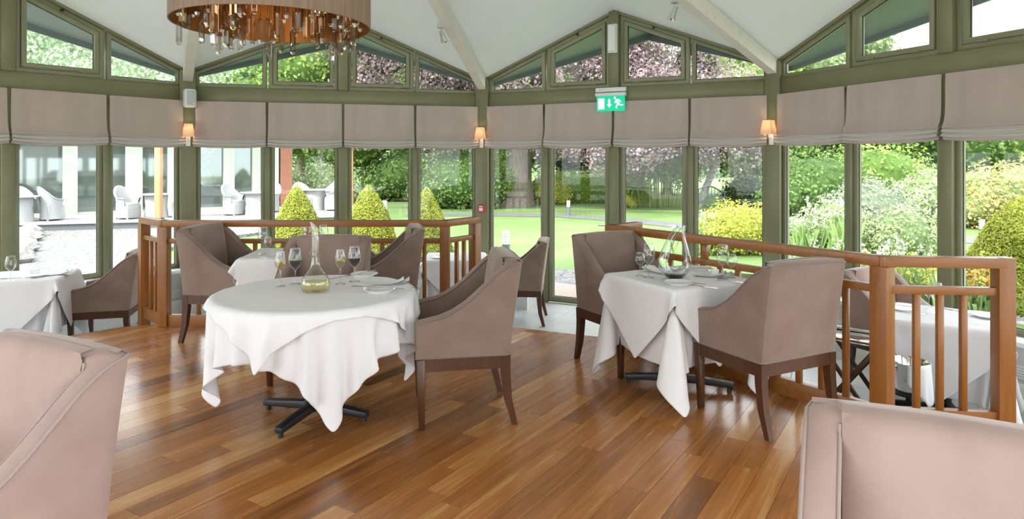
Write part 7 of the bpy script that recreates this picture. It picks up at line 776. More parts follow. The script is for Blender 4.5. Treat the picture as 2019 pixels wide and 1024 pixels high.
draped_cloth('square_under', (BT[0],BT[1],.737), .1+PI/2, 'long white under cloth of the table before the back railing', GU)
draped_cloth('square_top', (BT[0],BT[1],.737), .1+PI/2, 'short white top cloth of the table before the back railing', GO)
LT = (-4.68, 6.34, LOW); la = math.atan2(.32,.95)
pedestal(LT, la, 'window table on the lower floor at far left', half=.335, zt=.785)
draped_cloth('square_under', (LT[0],LT[1],LOW+.787), la+PI, 'long white under cloth of the window table at far left', GU)
draped_cloth('square_top', (LT[0],LT[1],LOW+.787), la+PI, 'short white top cloth of the window table at far left', GO)
RW = (3.22, 4.90, LOW); ra = math.atan2(-.38,.52)
pedestal(RW, ra, 'window table on the lower floor behind the right railing', half=.335)
draped_cloth('square_under', (RW[0],RW[1],LOW+.737), ra+-PI/2, 'long white under cloth of the window table behind the right railing', GU)
draped_cloth('square_top', (RW[0],RW[1],LOW+.737), ra+-PI/2, 'short white top cloth of the window table behind the right railing', GO)
CT = (-.68, 7.98, LOW)
pedestal(CT, .05, 'window table on the lower floor behind the right end of the back railing', half=.335)
draped_cloth('square_under', (CT[0],CT[1],LOW+.737), .05+PI/2, 'long white under cloth of the window table behind the back railing', GU)
draped_cloth('square_top', (CT[0],CT[1],LOW+.737), .05+PI/2, 'short white top cloth of the window table behind the back railing', GO)

# ------------------------------------------------------------ tableware
def glass_profile(R, hb, hs, base):
    """bowl radius, bowl height, stem height, foot radius"""
    p = [(base,.0),(base,.0025),(base*.5,.006),(.006,.012),(.004,.03),(.004,hs*.85),(.007,hs*.97)]
    for u, k in ((.04,.35),(.12,.62),(.25,.87),(.40,.99),(.5,1.0),(.65,.97),(.82,.87),(1,.74)): p.append((R*k, hs+hb*u))
    return p
def make_wine_glass(R, hb, hs, base, label, wine=None, level=.45, group=None):
    t = thing('wine_glass', label, 'glass', group=group)
    pr = glass_profile(R, hb, hs, base); i0 = 7
    b = MB(); b.lathe(pr[i0-1:], 28); b.obj('bowl', M_glass, t, smooth=70)
    b = MB(); b.lathe(pr[:i0], 20, cap0=True); b.obj('stem', M_glass, t, smooth=50)
    b = MB(); b.tube([(pr[-1][0]*math.cos(a*PI/14), pr[-1][0]*math.sin(a*PI/14), pr[-1][1]) for a in range(29)], .0011, 5, False); b.obj('rim', mat('glass_rim', (.8,.84,.83), .1), t, smooth=60)
    if wine:
        bowl = [(r*.965, z+.001) for r, z in pr[i0:] if z <= hs+hb*level]
        zl = hs+hb*level; rl = float(np.interp(zl, [z for r,z in pr[i0:]], [r for r,z in pr[i0:]]))*.965
        b = MB(); b.lathe(bowl+[(rl, zl),(.001, zl)], 24, cap0=True); b.obj('wine', wine, t, smooth=50)
    return t
def onT(px, py, zt=.752):
    d = 1300*(H-zt)/(py-318); return ((px-1009.5)/1300*d, d, zt+.004)
GW = 'wine glasses'
wp = [('white wine glass on the round table, furthest left', 553, 566, 0, .0), ('white wine glass on the round table, right of the carafe', 671, 561, 0, .0)]
p_w = make_wine_glass(.034,.115,.105,.033,'x',M_white_wine,.50,GW); uw=[False]
place(p_w, uw, onT(553,567), 0, 'glass of white wine furthest left on the round table'); place(p_w, uw, onT(671,562), 1, 'glass of white wine right of the carafe on the round table')
p_r = make_wine_glass(.043,.135,.095,.036,'x',M_red_wine,.46,GW); ur=[False]
place(p_r, ur, onT(582,562), 0, 'glass of red wine left of the carafe on the round table'); place(p_r, ur, onT(699,557), 1, 'glass of red wine furthest right on the round table')
big = make_wine_glass(.043,.135,.095,.036,'x',None,0,GW); ub=[False]
sm = make_wine_glass(.034,.085,.075,.030,'x',None,0,GW); us=[False]
ZSQ = .756; LZ = LOW+.806; RZ_ = LOW+.756
place(big, ub, onT(1279,549), 0, 'large empty wine glass near the left corner of the square table')
place(sm, us, onT(1262,546), 0, 'small empty wine glass near the left corner of the square table')
place(big, ub, onT(1425,552), 0, 'large empty wine glass near the right corner of the square table')
place(sm, us, onT(1443,550), 0, 'small empty wine glass near the right corner of the square table')
place(big, ub, (-2.12,5.62,ZSQ), 0, 'large empty wine glass at the left of the table before the back railing')
place(sm, us, (-2.03,5.48,ZSQ), 0, 'small empty wine glass at the left of the table before the back railing')
place(big, ub, (-1.66,5.80,ZSQ), 0, 'empty wine glass at the right of the table before the back railing')
place(big, ub, (-4.60,6.05,LZ), 0, 'large empty wine glass on the far left window table')
place(sm, us, (-4.72,5.98,LZ), 0, 'small empty wine glass on the far left window table')
place(big, ub, (-.50,8.10,RZ_), 0, 'empty wine glass on the window table behind the back railing')
place(big, ub, (3.22,5.0,RZ_), 0, 'empty wine glass on the right window table, left of the railing end post')
place(big, ub, (3.44,4.64,RZ_), 0, 'empty wine glass on the right window table, right of the railing end post')
place(sm, us, (3.30,5.22,RZ_), 0, 'small empty wine glass at the back of the right window table')
def make_tumbler(label, loc, r=.036, h=.085):
    t = thing('tumbler', label, 'glass', loc, group='tumblers')
    b = MB(); b.lathe([(.001,.004),(r*.86,.0),(r*.9,.01),(r,h)], 20); b.obj('cup', M_glass, t, smooth=60)
    b = MB(); b.tube([(r*math.cos(a*PI/12), r*math.sin(a*PI/12), h) for a in range(25)], .0011, 5, False); b.obj('rim', MATS['glass_rim'], t)
make_tumbler('glass tumbler on the far left window table', (-4.50,6.22,LZ))
make_tumbler('glass tumbler on the right window table', (3.10,4.98,RZ_))
# carafe of white wine
x, y, z = onT(622, 577)
t = thing('wine_carafe', 'tall clear carafe of white wine in the middle of the round table', 'decanter', (x, y, z))
body = [(.001,.004),(.060,.0),(.080,.018),(.086,.045),(.082,.07),(.068,.10),(.046,.125),(.030,.15),(.024,.18),(.021,.23),(.020,.30),(.022,.36)]
b = MB(); b.lathe(body, 36)
n0 = len(b.v); ring0 = n0-36
lip = [(math.cos(2*PI*k/36)*.023-.008, math.sin(2*PI*k/36)*.023, .395 - .030*math.cos(2*PI*k/36)) for k in range(36)]
b.v += lip; b.f += [(ring0+k, ring0+(k+1)%36, n0+(k+1)%36, n0+k) for k in range(36)]
b.obj('body', M_glass, t, smooth=70)
b = MB(); b.tube(lip+[lip[0]], .0014, 5, False); b.obj('lip', MATS['glass_rim'], t)
b = MB(); b.tube([(-.012+.0*math.cos(a*PI/8)+.018*math.cos(a*PI/8), -.024, .235+.018*math.sin(a*PI/8)) for a in range(17)], .004, 6, False); b.obj('glass_ring', M_glass, t, smooth=60)
b = MB(); b.lathe([(.001,.006),(.058,.003),(.077,.019),(.083,.044),(.080,.062),(.001,.062)], 32); b.obj('wine', M_white_wine, t, smooth=40)
# lyre shaped decanter of red wine
x, y, z = onT(1331, 554)
t = thing('lyre_decanter', 'lyre shaped decanter holding red wine on the square table', 'decanter', (x, y, z), .0)
b = MB()
Lp = [(0,.035),(-.040,.05),(-.075,.085),(-.080,.13),(-.066,.18),(-.044,.235),(-.018,.29),(.012,.335),(.030,.355)]
Lr = [.030,.036,.036,.033,.030,.027,.023,.019,.017]
Rp = [(0,.035),(.040,.05),(.076,.085),(.084,.13),(.078,.18),(.066,.23),(.055,.28),(.055,.325),(.064,.365)]
Rr = [.030,.036,.032,.026,.021,.017,.014,.012,.013]
b.tube([(px,0,pz) for px, pz in Lp], Lr, 20, False); b.tube([(px,0,pz) for px, pz in Rp], Rr, 20, False)
b.obj('twin_necks', M_thick, t, smooth=70)
b = MB(); b.lathe([(.001,.006),(.035,.002),(.062,.022),(.088,.06),(.092,.085)], 32, sy=.62); b.obj('bowl', M_glass, t, smooth=70)
b = MB(); b.lathe([(.001,.008),(.033,.005),(.058,.023),(.072,.042),(.001,.042)], 32, sy=.6); b.obj('wine', M_red_wine, t, smooth=40)
# small jug with handle on the back table
t = thing('glass_jug', 'clear glass jug with a looped handle on the table before the back railing', 'jug', (-1.74,5.60,ZSQ))
b = MB(); b.lathe([(.001,.003),(.05,.0),(.062,.02),(.066,.07),(.052,.12),(.040,.16),(.040,.20),(.046,.235)], 28); b.obj('body', M_glass, t, smooth=70)
b = MB(); b.tube([(.040,0,.215),(.075,0,.25),(.110,0,.235),(.115,0,.18),(.095,0,.13),(.060,0,.105)], .006, 8); b.obj('handle', M_glass, t, smooth=60)
# plates
def make_plate(r, label):
    t = link('plate', None); tag(t, label, 'plate', 'white side plates')
    b = MB(); b.lathe([(.001,.004),(r*.62,.003),(r*.68,.0),(r*.66,.0),(r*.70,.005),(r*.97,.017),(r,.019),(r*.97,.021),(r*.68,.009),(.001,.008)], 40); me = b.mesh('plate', 40); me.materials.append(M_china)
    bpy.data.objects.remove(t); o = link('plate', me); return tag(o, label, 'plate', 'white side plates')
pp = make_plate(.095, 'x'); up_ = [False]
PL = [(onT(748,578), 'white side plate nearest us on the round table'), (onT(718,546), 'white side plate at the far edge of the round table'),
      (onT(1337,563), 'white side plate on the near corner of the square table'), (onT(1378,534), 'white side plate at the far side of the square table'),
      ((-1.98,5.42,ZSQ), 'white side plate on the table before the back railing'), ((-4.55,6.28,LZ), 'white side plate on the far left window table'),
      ((3.5,4.86,RZ_), 'white side plate on the right window table, near side'), ((3.02,5.10,RZ_), 'white side plate on the right window table, far side'),
      ((-.86,7.80,RZ_), 'white side plate on the window table behind the back railing')]
for p, lb in PL: place(pp, up_, p, 0, lb)
# cutlery
def make_knife():
    b = MB(); b.box((0,-.055,.004), (.014,.09,.006)); b.prism([(-.008,-.01,.002),(.006,-.01,.002),(.008,.03,.002),(.007,.09,.002),(.0,.112,.002),(-.008,.10,.002)], (0,0,.002)); me = b.mesh('table_knife'); me.materials.append(M_steel)
    return tag(link('table_knife', me), 'x', 'knife', 'table knives')
def make_fork():
    b = MB(); b.prism([(-.006,-.10,.003),(.006,-.10,.003),(.004,-.02,.003),(.003,.03,.003),(-.003,.03,.003),(-.004,-.02,.003)], (0,0,.003))
    b.prism([(-.004,.03,.003),(.004,.03,.003),(.012,.045,.003),(.012,.06,.003),(-.012,.06,.003),(-.012,.045,.003)], (0,0,.0025))
    for k in range(4): b.box((-.0102+.0068*k,.082,.0045), (.0032,.046,.0024))
    me = b.mesh('table_fork'); me.materials.append(M_steel)
    return tag(link('table_fork', me), 'x', 'fork', 'table forks')
kn, uk = make_knife(), [False]; fk, uf = make_fork(), [False]
def on(p, dz): return (p[0], p[1], p[2]+dz)
for p, rz, lb in ((on(onT(745,576),.021), -1.35, 'butter knife lying on the near side plate of the round table'), (on(onT(790,572),.0), -1.2, 'table knife right of the near side plate on the round table'),
    (on(onT(1385,567),0), .9, 'table knife beside the near plate on the square table'), (on(onT(1447,558),0), 1.0, 'table knife near the right corner of the square table'),
    ((3.62,4.96,RZ_), .6, 'table knife on the right window table'), ((-4.72,6.18,LZ), -1.2, 'table knife on the far left window table')):
    place(kn, uk, p, rz, lb)
for p, rz, lb in ((on(onT(672,549),.0), -.6, 'table fork at the far edge of the round table'), (on(onT(722,545),.021), -.4, 'table fork lying on the far side plate of the round table'),
    (on(onT(724,568),.0), 1.35, 'table fork left of the napkin on the round table'), (on(onT(1362,560),0), .85, 'table fork right of the near plate on the square table'),
    ((3.42,5.05,RZ_), .6, 'table fork on the right window table'), ((-4.82,6.12,LZ), -1.2, 'table fork on the far left window table')):
    place(fk, uf, p, rz, lb)
# folded napkins
def make_napkin(L_=.24, w=.10):
    t = link('napkin', None); tag(t, 'x', 'napkin', 'folded white napkins')
    b = MB(); rows = []
    for i in range(9):
        u = i/8; r = []
        for j in range(9):
            v = j/8-.5; fan = max(0, (u-.62)/.38)
            r.append(((u-.5)*L_, v*w*(1-.35*math.exp(-((u-.62)/.12)**2)+.3*fan), .006+.012*fan*(1+math.sin(j*PI))+.028*fan**1.5*(1-abs(v))+.004*math.cos(j*PI)*fan))
        rows.append(r)
    b.grid(rows); b.grid([[(x,y,.001) for x,y,z in r] for r in rows]); o = b.obj('folded_cloth', M_napkin, t, smooth=70)
    b = MB(); b.grid([[(x*.8-.012,y*.86,z+.004) for x,y,z in r] for r in rows]); b.obj('upper_fold', M_napkin, t, smooth=70)
    return t
nk, un = make_napkin(), [False]
for p, rz, lb in ((onT(770,563), .15, 'folded white napkin with fanned end on the round table'), (onT(1405,548), -.5, 'folded white napkin on the square table'),
    (onT(1300,540), 2.3, 'folded white napkin behind the two glasses on the square table'), ((-4.40,6.38,LZ), .4, 'folded white napkin on the far left window table'), ((3.56,4.76,RZ_), -.6, 'folded white napkin on the right window table')):
    place(nk, un, p, rz, lb)
t = thing('salt_pot', 'small white square salt pot on the square table', 'pot', onT(1409,545))
b = MB(); b.box((0,0,.024), (.048,.048,.048)); b.obj('body', M_china, t, bevel=.008, seg=3); b = MB(); b.lathe([(.014,0),(.012,.004),(.001,.006)], 12, (0,0,.048)); b.obj('cap', M_china, t)

# ------------------------------------------------------------ folding tray stands and ice bucket
def tray_stand(loc, rz, label, tray=True):
    t = thing('tray_stand', label, 'stand', loc, rz)
    for s in (-1, 1):
        for q in (-1, 1):
            b = MB(); b.bar((q*.20,s*.16+q*.012,0), (-q*.20,s*.16+q*.012,.55), .03,.022, (0,1,0)); b.obj('leg', M_leg, t, bevel=.003, seg=1)
    for q in (-1, 1):
        b = MB(); b.box((q*.20,0,.555), (.03,.40,.025)); b.obj('cross_rail', M_rail, t, bevel=.004)
        b = MB(); b.box((q*.145,0,.12), (.02,.32,.02)); b.obj('stretcher', M_leg, t)
    return t
tray_stand((2.58,5.00,LOW), -.75, 'folding wooden tray stand behind the right railing')
tray_stand((-3.05,7.15,LOW), .2, 'folding wooden stand seen through the left end of the back railing')
t = thing('serving_tray', 'shiny silver serving tray on the folding stand', 'tray', (2.58,5.00,LOW+.57), -.75)
b = MB(); b.box((0,0,.006), (.50,.36,.012)); b.obj('tray_base', M_chrome, t, bevel=.004)
b = MB(); b.ring([(-.25,-.18,.012),(.25,-.18,.012),(.25,.18,.012),(-.25,.18,.012)], [(-.235,-.165,.012),(.235,-.165,.012),(.235,.165,.012),(-.235,.165,.012)], (0,0,.025)); b.obj('tray_rim', M_chrome, t, bevel=.003)
for q in (-1,1):
    b = MB(); b.tube([(q*.245,-.06,.03),(q*.275,-.05,.055),(q*.275,.05,.055),(q*.245,.06,.03)], .007, 8); b.obj('handle', M_chrome, t, smooth=60)
IB = (2.66,4.42,LOW)
t = thing('bucket_stand', 'dark tripod stand under the silver wine bucket', 'stand', IB)
b = MB(); b.lathe([(.10,.35),(.10,.365),(.085,.365),(.085,.35)], 24); b.obj('ring', M_iron, t)
for k in range(3):
    a = 2*PI*k/3+.4; b = MB(); b.bar((.09*math.cos(a),.09*math.sin(a),.36), (.13*math.cos(a),.13*math.sin(a),0), .018,.018); b.obj('leg', M_leg, t)
t = thing('wine_bucket', 'polished silver wine bucket with ring handles', 'bucket', (IB[0],IB[1],LOW+.355))
b = MB(); b.lathe([(.001,.004),(.075,.0),(.082,.02),(.10,.10),(.118,.20),(.126,.215),(.120,.217),(.112,.20),(.092,.10),(.07,.02),(.001,.02)], 32); b.obj('body', M_chrome, t, smooth=50)
for q in (-1,1):
    b = MB(); b.tube([(q*(.118+.012), .03*math.cos(a*PI/8), .155+.03*math.sin(a*PI/8)) for a in range(17)], .006, 6, False); b.obj('handle', M_chrome, t, smooth=60)
b = MB(); rows = []
for k in range(13):
    a = -PI/2 + (k/12-.5)*2.2; rr = []
    for j in range(10):
        u = j/9; dz = (.12+.16*(1-abs(k/12-.5)*2))*u; r0 = .128+.012*u+.010*u*math.sin(k*1.9)
        rr.append((r0*math.cos(a+.5), r0*math.sin(a+.5), .216-dz))
    rows.append(rr)
b.grid(rows); o = b.obj('bucket_napkin', M_napkin, None, smooth=70); o.location = (IB[0],IB[1],LOW+.355); tag(o, 'white napkin draped over the wine bucket rim', 'napkin')
md = o.modifiers.new('thickness','SOLIDIFY'); md.thickness = .003
# ------------------------------------------------------------ the garden
GZ = -.50
M_lawn = mat('mown_lawn', (.095,.165,.042), .9, (.135,.21,.066), .55, bump=.5, bscale=40, detail=8)
M_long = mat('long_grass', (.10,.17,.05), .9, (.15,.22,.08), 1.2, bump=.6, bscale=30)
M_gravel = mat('pale_gravel', (.085,.085,.085), .9, (.22,.22,.215), 16, bump=.9, bscale=14, detail=8, lo=.4, hi=.6)
M_path = mat('grey_path', (.10,.108,.11), .85, (.125,.13,.135), 5, bump=.2)
M_deckg = mat('pale_terrace_slab', (.25,.25,.245), .7, (.28,.28,.275), 2)
M_deckedge = mat('grey_terrace_edge', (.10,.11,.12), .7)
M_timberdeck = mat('weathered_decking', (.30,.235,.205), .8, (.36,.29,.26), 9, stretch=(1,8,1))
gr = struct('ground'); MB().prism([(-90,-25,GZ-.2),(90,-25,GZ-.2),(90,140,GZ-.2),(-90,140,GZ-.2)], (0,0,.2)).obj('lawn', M_lawn, gr)
MB().prism([(-26,4,GZ),(-4.2,9.2,GZ),(-3.0,11.0,GZ),(-4.6,12.6,GZ),(-7.4,13.4,GZ),(-8.0,16,GZ),(-6.2,20,GZ),(-6,23,GZ),(-26,24,GZ)], (0,0,.08)).obj('gravel_bed', M_gravel, gr)
MB().prism([(-4.2,9.3,GZ),(-.4,10.1,GZ),(3.6,8.3,GZ),(5.4,4,GZ),(6.3,4.2,GZ),(5.2,8.6,GZ),(2.6,11.6,GZ),(-.6,13.0,GZ),(-4,11,GZ)], (0,0,.03)).obj('gravel_strip', M_gravel, gr)
MB().prism([(-26,-22,GZ),(24,-22,GZ),(20,-1.5,GZ),(5.2,.2,GZ),(.5,-2.4,GZ),(-4.2,-1.9,GZ),(-7,1.2,GZ),(-7.4,5,GZ),(-26,4,GZ)], (0,0,.06)).obj('bounce_forecourt', mat('pale_bounce_concrete', (.55,.54,.52), .9), gr)  # unseen pale ground, added to bounce daylight onto ceiling and blinds
b = MB()
def path_strip(pts, wd, z): 
    rows = []
    for i, p in enumerate(pts):
        a = Vector(pts[max(0,i-1)]); c = Vector(pts[min(len(pts)-1,i+1)]); d = (c-a).normalized(); n = Vector((-d.y,d.x))*wd/2
        rows.append([(p[0]+n.x,p[1]+n.y,z),(p[0]-n.x,p[1]-n.y,z)])
    return rows
b.grid(path_strip([(-4,25),(-1,25.2),(2,24.6),(4,22.8),(6,20.0),(9,17.4),(13,16.8),(18,17.5),(30,20)], 1.3, GZ+.012)); b.obj('garden_path', M_path, gr)
b = MB(); b.prism([(-7,26.5,GZ),(3,27.5,GZ),(8,26,GZ),(16,27,GZ),(30,30,GZ),(30,45,GZ),(-20,45,GZ)], (0,0,.06)); b.obj('long_grass', M_long, gr)
b = MB(); rows = path_strip([(-6.5,29.2),(-2,28.6),(1,28.9)], 2.0, GZ+.02); 
# timber decking outside the garden door, board by board
f = FAC[3]; dk = struct('ground_decking')
for k in range(11):
    t0 = -.16 - k*.125
    q = [f.pt(f.L/4-.5, -.46, t0), f.pt(3*f.L/4+.5, -.46, t0), f.pt(3*f.L/4+.5, -.46, t0-.118), f.pt(f.L/4-.5, -.46, t0-.118)]
    MB().prism(q, (0,0,.07)).obj('plank', M_timberdeck, dk)
# terrace with wicker seating, glazed building behind it
te = struct('terrace')
TP = [(-24,16.5),(-13.9,18.4),(-8.2,20.2),(-5.7,21.1),(-5.2,24.5),(-7,30),(-24,30)]
MB().prism([(x,y,-.25) for x,y in TP], (0,0,.06)).obj('terrace_slab', M_deckg, te)
MB().prism([(x+.02,y+.06,GZ) for x,y in TP], (0,0,.25)).obj('terrace_edge', M_deckedge, te)
DZ = -.19
M_bframe = mat('pale_green_building_frame', (.36,.40,.33), .5)
M_bglass = mat('dark_reflective_glazing', (.05,.065,.06), .04, spec=1.0, metal=.55)
M_bglass.node_tree.nodes['Principled BSDF'].inputs['Base Color'].default_value = (.16,.19,.18,1)
M_bglass.node_tree.nodes['Principled BSDF'].inputs['Metallic'].default_value = .6
M_cedar = mat('red_brown_cedar', (.22,.09,.055), .7, (.28,.12,.07), 6, stretch=(9,9,.6))
bd = thing('garden_building', 'low glazed building with pale green frames behind the patio at left', 'building', (0,0,0))
P0, P1 = Vector((-19,18.4)), Vector((-9.2,25.2)); de = (P1-P0).normalized(); dn = Vector((-de.y, de.x)); BL = (P1-P0).length
def bp(s, z, t=0): p = P0+de*s+dn*t; return Vector((p.x,p.y,z))
def bbox(name, s0, s1, z0, z1, t0, t1, m):
    return MB().prism([bp(s0,z0,t0),bp(s1,z0,t0),bp(s1,z1,t0),bp(s0,z1,t0)], bp(0,0,t1)-bp(0,0,t0)).obj(name, m, bd)
bbox('core_wall', 0, BL, DZ, 3.1, .35, 5, M_bframe)
bbox('roof', -1, BL+.5, 3.1, 3.35, -.9, 5.3, M_soffit)
bbox('plinth', 0, BL, DZ, DZ+.06, -.02, .3, M_bframe)
bbox('head_beam', 0, BL, 2.75, 3.1, -.03, .3, M_bframe)
def s_at(px):
    r = (px-1009.5)/1300; return (r*P0.y-P0.x)/(de.x-r*de.y)
cols = [(-60,-30),(20,36),(123,153),(247,281),(330,347),(440,462),(497,512),(536,549)]
for a, c in cols: bbox('frame_post', s_at(a), s_at(c), DZ, 2.8, -.05, .25, M_bframe)
prev = None
for i in range(len(cols)-1):
    s0, s1 = s_at(cols[i][1]), s_at(cols[i+1][0])
    if cols[i][0] == 497: bbox('panel', s0, s1, DZ, 2.8, .05, .2, M_bframe); continue
    bbox('glass_panel', s0, s1, DZ+.06, 2.8, .10, .14, M_bglass)
bbox('cedar_end_wall', s_at(552), s_at(575), DZ, 3.1, -.1, .5, M_cedar)
bbox('letter_plate', s_at(128), s_at(150), 1.55, 1.75, -.055, -.04, M_white)
for (x, y), zt, lb in (((-10.45,19.5), 3.1, 'orange brown timber post rising from the patio, left of the railing'), ((-6.35,26.0), 3.1, 'orange brown timber post beside the middle conical bush')):
    t = thing('timber_post', lb, 'post', (x, y, DZ if y < 25 else GZ))
    b = MB(); b.box((0,0,(zt-DZ)/2), (.17,.17,zt-DZ)); b.obj('shaft', mat('orange_brown_timber', (.42,.20,.10), .6, (.48,.24,.12), 4, stretch=(8,8,.5)), t, bevel=.01)
    b = MB(); b.box((0,0,.03), (.22,.22,.06)); b.obj('shoe', M_iron, t)
M_wicker = mat('white_wicker', (.26,.265,.27), .8, (.34,.345,.35), 40, stretch=(1,1,4), bump=.5, bscale=60)
M_wcush = mat('white_seat_cushion', (.36,.36,.36), .9)
def make_wicker(label):
    t = thing('wicker_chair', label, 'chair', group='white wicker garden chairs')
    n = 33; rows = []
    for k in range(n):
        u = k/(n-1); a = PI*(-.18 + 1.36*u)            # opens to local -Y
        back = max(0, math.sin((a)))**1.4 if 0 < a < PI else 0
        hgt = .62 + .36*back; R0 = .30
        col = []
        for q, fl in ((0,.95),(.25,.90),(.5,.95),(.8,1.05),(1,1.15)):
            col.append((R0*fl*math.cos(a)*1.05, R0*fl*math.sin(a), .05+(hgt-.05)*q))
        for q, fl in ((1.0,1.0),(.8,.90),(.45,.84)):
            col.append((R0*fl*math.cos(a)*1.05, R0*fl*math.sin(a), .05+(hgt-.05)*q))
        rows.append(col)
    b = MB(); b.grid(rows); b.obj('wicker_shell', M_wicker, t, smooth=60)
    b = MB(); b.tube([Vector(r[4])*1+Vector((0,0,.005)) for r in rows], .022, 6); b.obj('braided_rim', M_wicker, t, smooth=60)
    b = MB(); b.box((0,-.03,.22), (.50,.46,.38)); b.obj('skirt', M_wicker, t, bevel=.03)
    b = MB(); b.box((0,-.02,.44), (.48,.46,.09)); b.obj('cushion', M_wcush, t, bevel=.03, seg=3)
    for x in (-.22,.22):
        for y in (-.22,.2): MB().box((x,y,.025), (.04,.04,.05)).obj('leg', M_wicker, t)
    return t
def make_wtable(label):
    t = thing('wicker_table', label, 'table', group='white wicker garden tables')
    b = MB(); b.lathe([(.34,.0),(.30,.35),(.33,.70)], 20, cap0=True, cap1=True); b.obj('wicker_base', M_wicker, t, smooth=50)
    b = MB(); b.lathe([(.001,.71),(.48,.71),(.48,.735),(.001,.735)], 32); b.obj('table_top', M_wcush, t, smooth=30)
    return t
wc, uwc = make_wicker('x'), [False]; wt, uwt = make_wtable('x'), [False]
for x, y, rz, lb in ((-13.55,19.4,2.6,'white wicker chair on the patio, second from the left, seen from behind'), (-14.6,19.6,.9,'white wicker chair at the far left of the patio'),
    (-11.6,19.9,1.3,'white wicker chair on the patio left of the timber post, facing right'), (-10.3,20.6,-1.3,'white wicker chair on the patio behind the timber post'),
    (-9.0,21.3,1.25,'white wicker chair on the patio right of the white loudspeaker post, facing right'), (-8.3,22.6,-.2,'white wicker chair on the patio behind the small table'),
    (-7.35,23.2,.8,'white wicker chair on the patio left behind the first conical bush'), (-6.75,24.0,-.9,'white wicker chair on the patio between the first and the middle conical bush'), (-6.3,23.3,-1.6,'white wicker chair at the right end of the patio')):
    place(wc, uwc, (x,y,DZ), rz, lb)
for x, y, lb in ((-14.1,18.9,'white wicker table at the far left of the patio'), (-10.95,20.3,'white wicker table on the patio behind the timber post'), (-8.35,21.5,'white wicker table on the patio left of the first conical bush'), (-7.0,23.5,'white wicker table on the patio behind the first conical bush')):
    place(wt, uwt, (x,y,DZ), 0, lb)
# rough stone edging beside the gravel
M_rock = mat('grey_rock', (.17,.17,.165), .9, (.27,.265,.25), 5, bump=.8, bscale=12)
rw = thing('stone_edging', 'low edging of rough grey stones beside the gravel at far left', 'wall', (0,0,0))
for k in range(15):
    u = k/14; x, y = -13.2+(3.6)*u, 18.0-5.2*u
    bm = bmesh.new(); bmesh.ops.create_icosphere(bm, subdivisions=2, radius=1)
    s_ = (random.uniform(.22,.34), random.uniform(.2,.3), random.uniform(.12,.2)); sd_ = random.random()*9
    for v in bm.verts:
        k_ = 1+.22*math.sin(v.co.x*4+sd_)*math.cos(v.co.y*3.3+sd_)+.1*math.sin(v.co.z*6+sd_); v.co = Vector((v.co.x*s_[0]*k_, v.co.y*s_[1]*k_, max(-.6, v.co.z)*s_[2]*k_))
    me = bpy.data.meshes.new('stone'); bm.to_mesh(me); bm.free(); me.materials.append(M_rock)
    o = link('stone', me, rw); o.location = (x+random.uniform(-.08,.08), y, GZ+.16); o.rotation_euler = (0,0,random.random()*3)
# bollard lights
def make_bollard(label):
    t = thing('bollard_light', label, 'light', group='bollard lights in the garden')
    b = MB(); b.lathe([(.068,0),(.068,.33)], 20, cap0=True, cap1=True); b.obj('shaft', mat('slate_bollard', (.10,.12,.14), .4), t, smooth=40)
    b = MB(); b.lathe([(.045,.33),(.045,.52)], 16); b.obj('diffuser', M_white, t, smooth=40)
    for k in range(4):
        b = MB(); b.lathe([(.045,.345+.045*k),(.07,.34+.045*k),(.07,.35+.045*k),(.045,.372+.045*k)], 20); b.obj('louvre', M_white, t, smooth=40)
    b = MB(); b.lathe([(.07,.52),(.068,.545),(.04,.565),(.001,.57)], 20, cap0=True); b.obj('cap', M_white, t, smooth=50)
    return t
bo, ubo = make_bollard('x'), [False]
for x, y, s_, lb in ((-.12,13.2,1.15,'bollard light on the lawn beside the chair at the garden door, nearest of all'), (-3.95,20.2,1.25,'bollard light right of the middle conical bush'),
    (2.12,24.8,1.0,'distant bollard light before the clipped hedge'), (11.9,16.7,1.0,'bollard light before the orange azaleas'), (7.7,9.6,1.0,'bollard light low behind the railing end post at right'), (-4.35,22.5,1.25,'bollard light half behind the middle conical bush')):
    o = place(bo, ubo, (x,y,GZ), 0, lb); o.scale = (s_,)*3
# garden bench
def bench(loc, rz):
    t = thing('garden_bench', 'dark green curved back garden bench under the trees', 'bench', loc, rz); m = mat('dark_green_bench', (.035,.06,.045), .6)
    for k in range(4): MB().box((0,-.2+.12*k,.42), (1.35,.09,.03)).obj('seat_slat', m, t)
    b = MB(); b.tube([(-.68+1.36*u, .25, .82+.24*math.sin(PI*u)**2) for u in [i/16 for i in range(17)]], .035, 6); b.obj('crest_rail', m, t)
    for k in range(11):
        u = (k+.5)/11; MB().box((-.68+1.36*u,.24,.44+(.38+.24*math.sin(PI*u)**2)/2), (.03,.02,.38+.24*math.sin(PI*u)**2)).obj('back_slat', m, t)
    MB().box((0,.24,.62), (1.3,.03,.05)).obj('back_rail', m, t)
    for x in (-.66,.66):
        for y in (-.26,.25): MB().box((x,y,.21), (.06,.06,.42)).obj('leg', m, t)
        b = MB(); b.tube([(x,.25,.64),(x,-.1,.66),(x,-.30,.62),(x,-.28,.42)], .03, 6); b.obj('armrest', m, t)
bench((7.75,26.0,GZ), -.25)

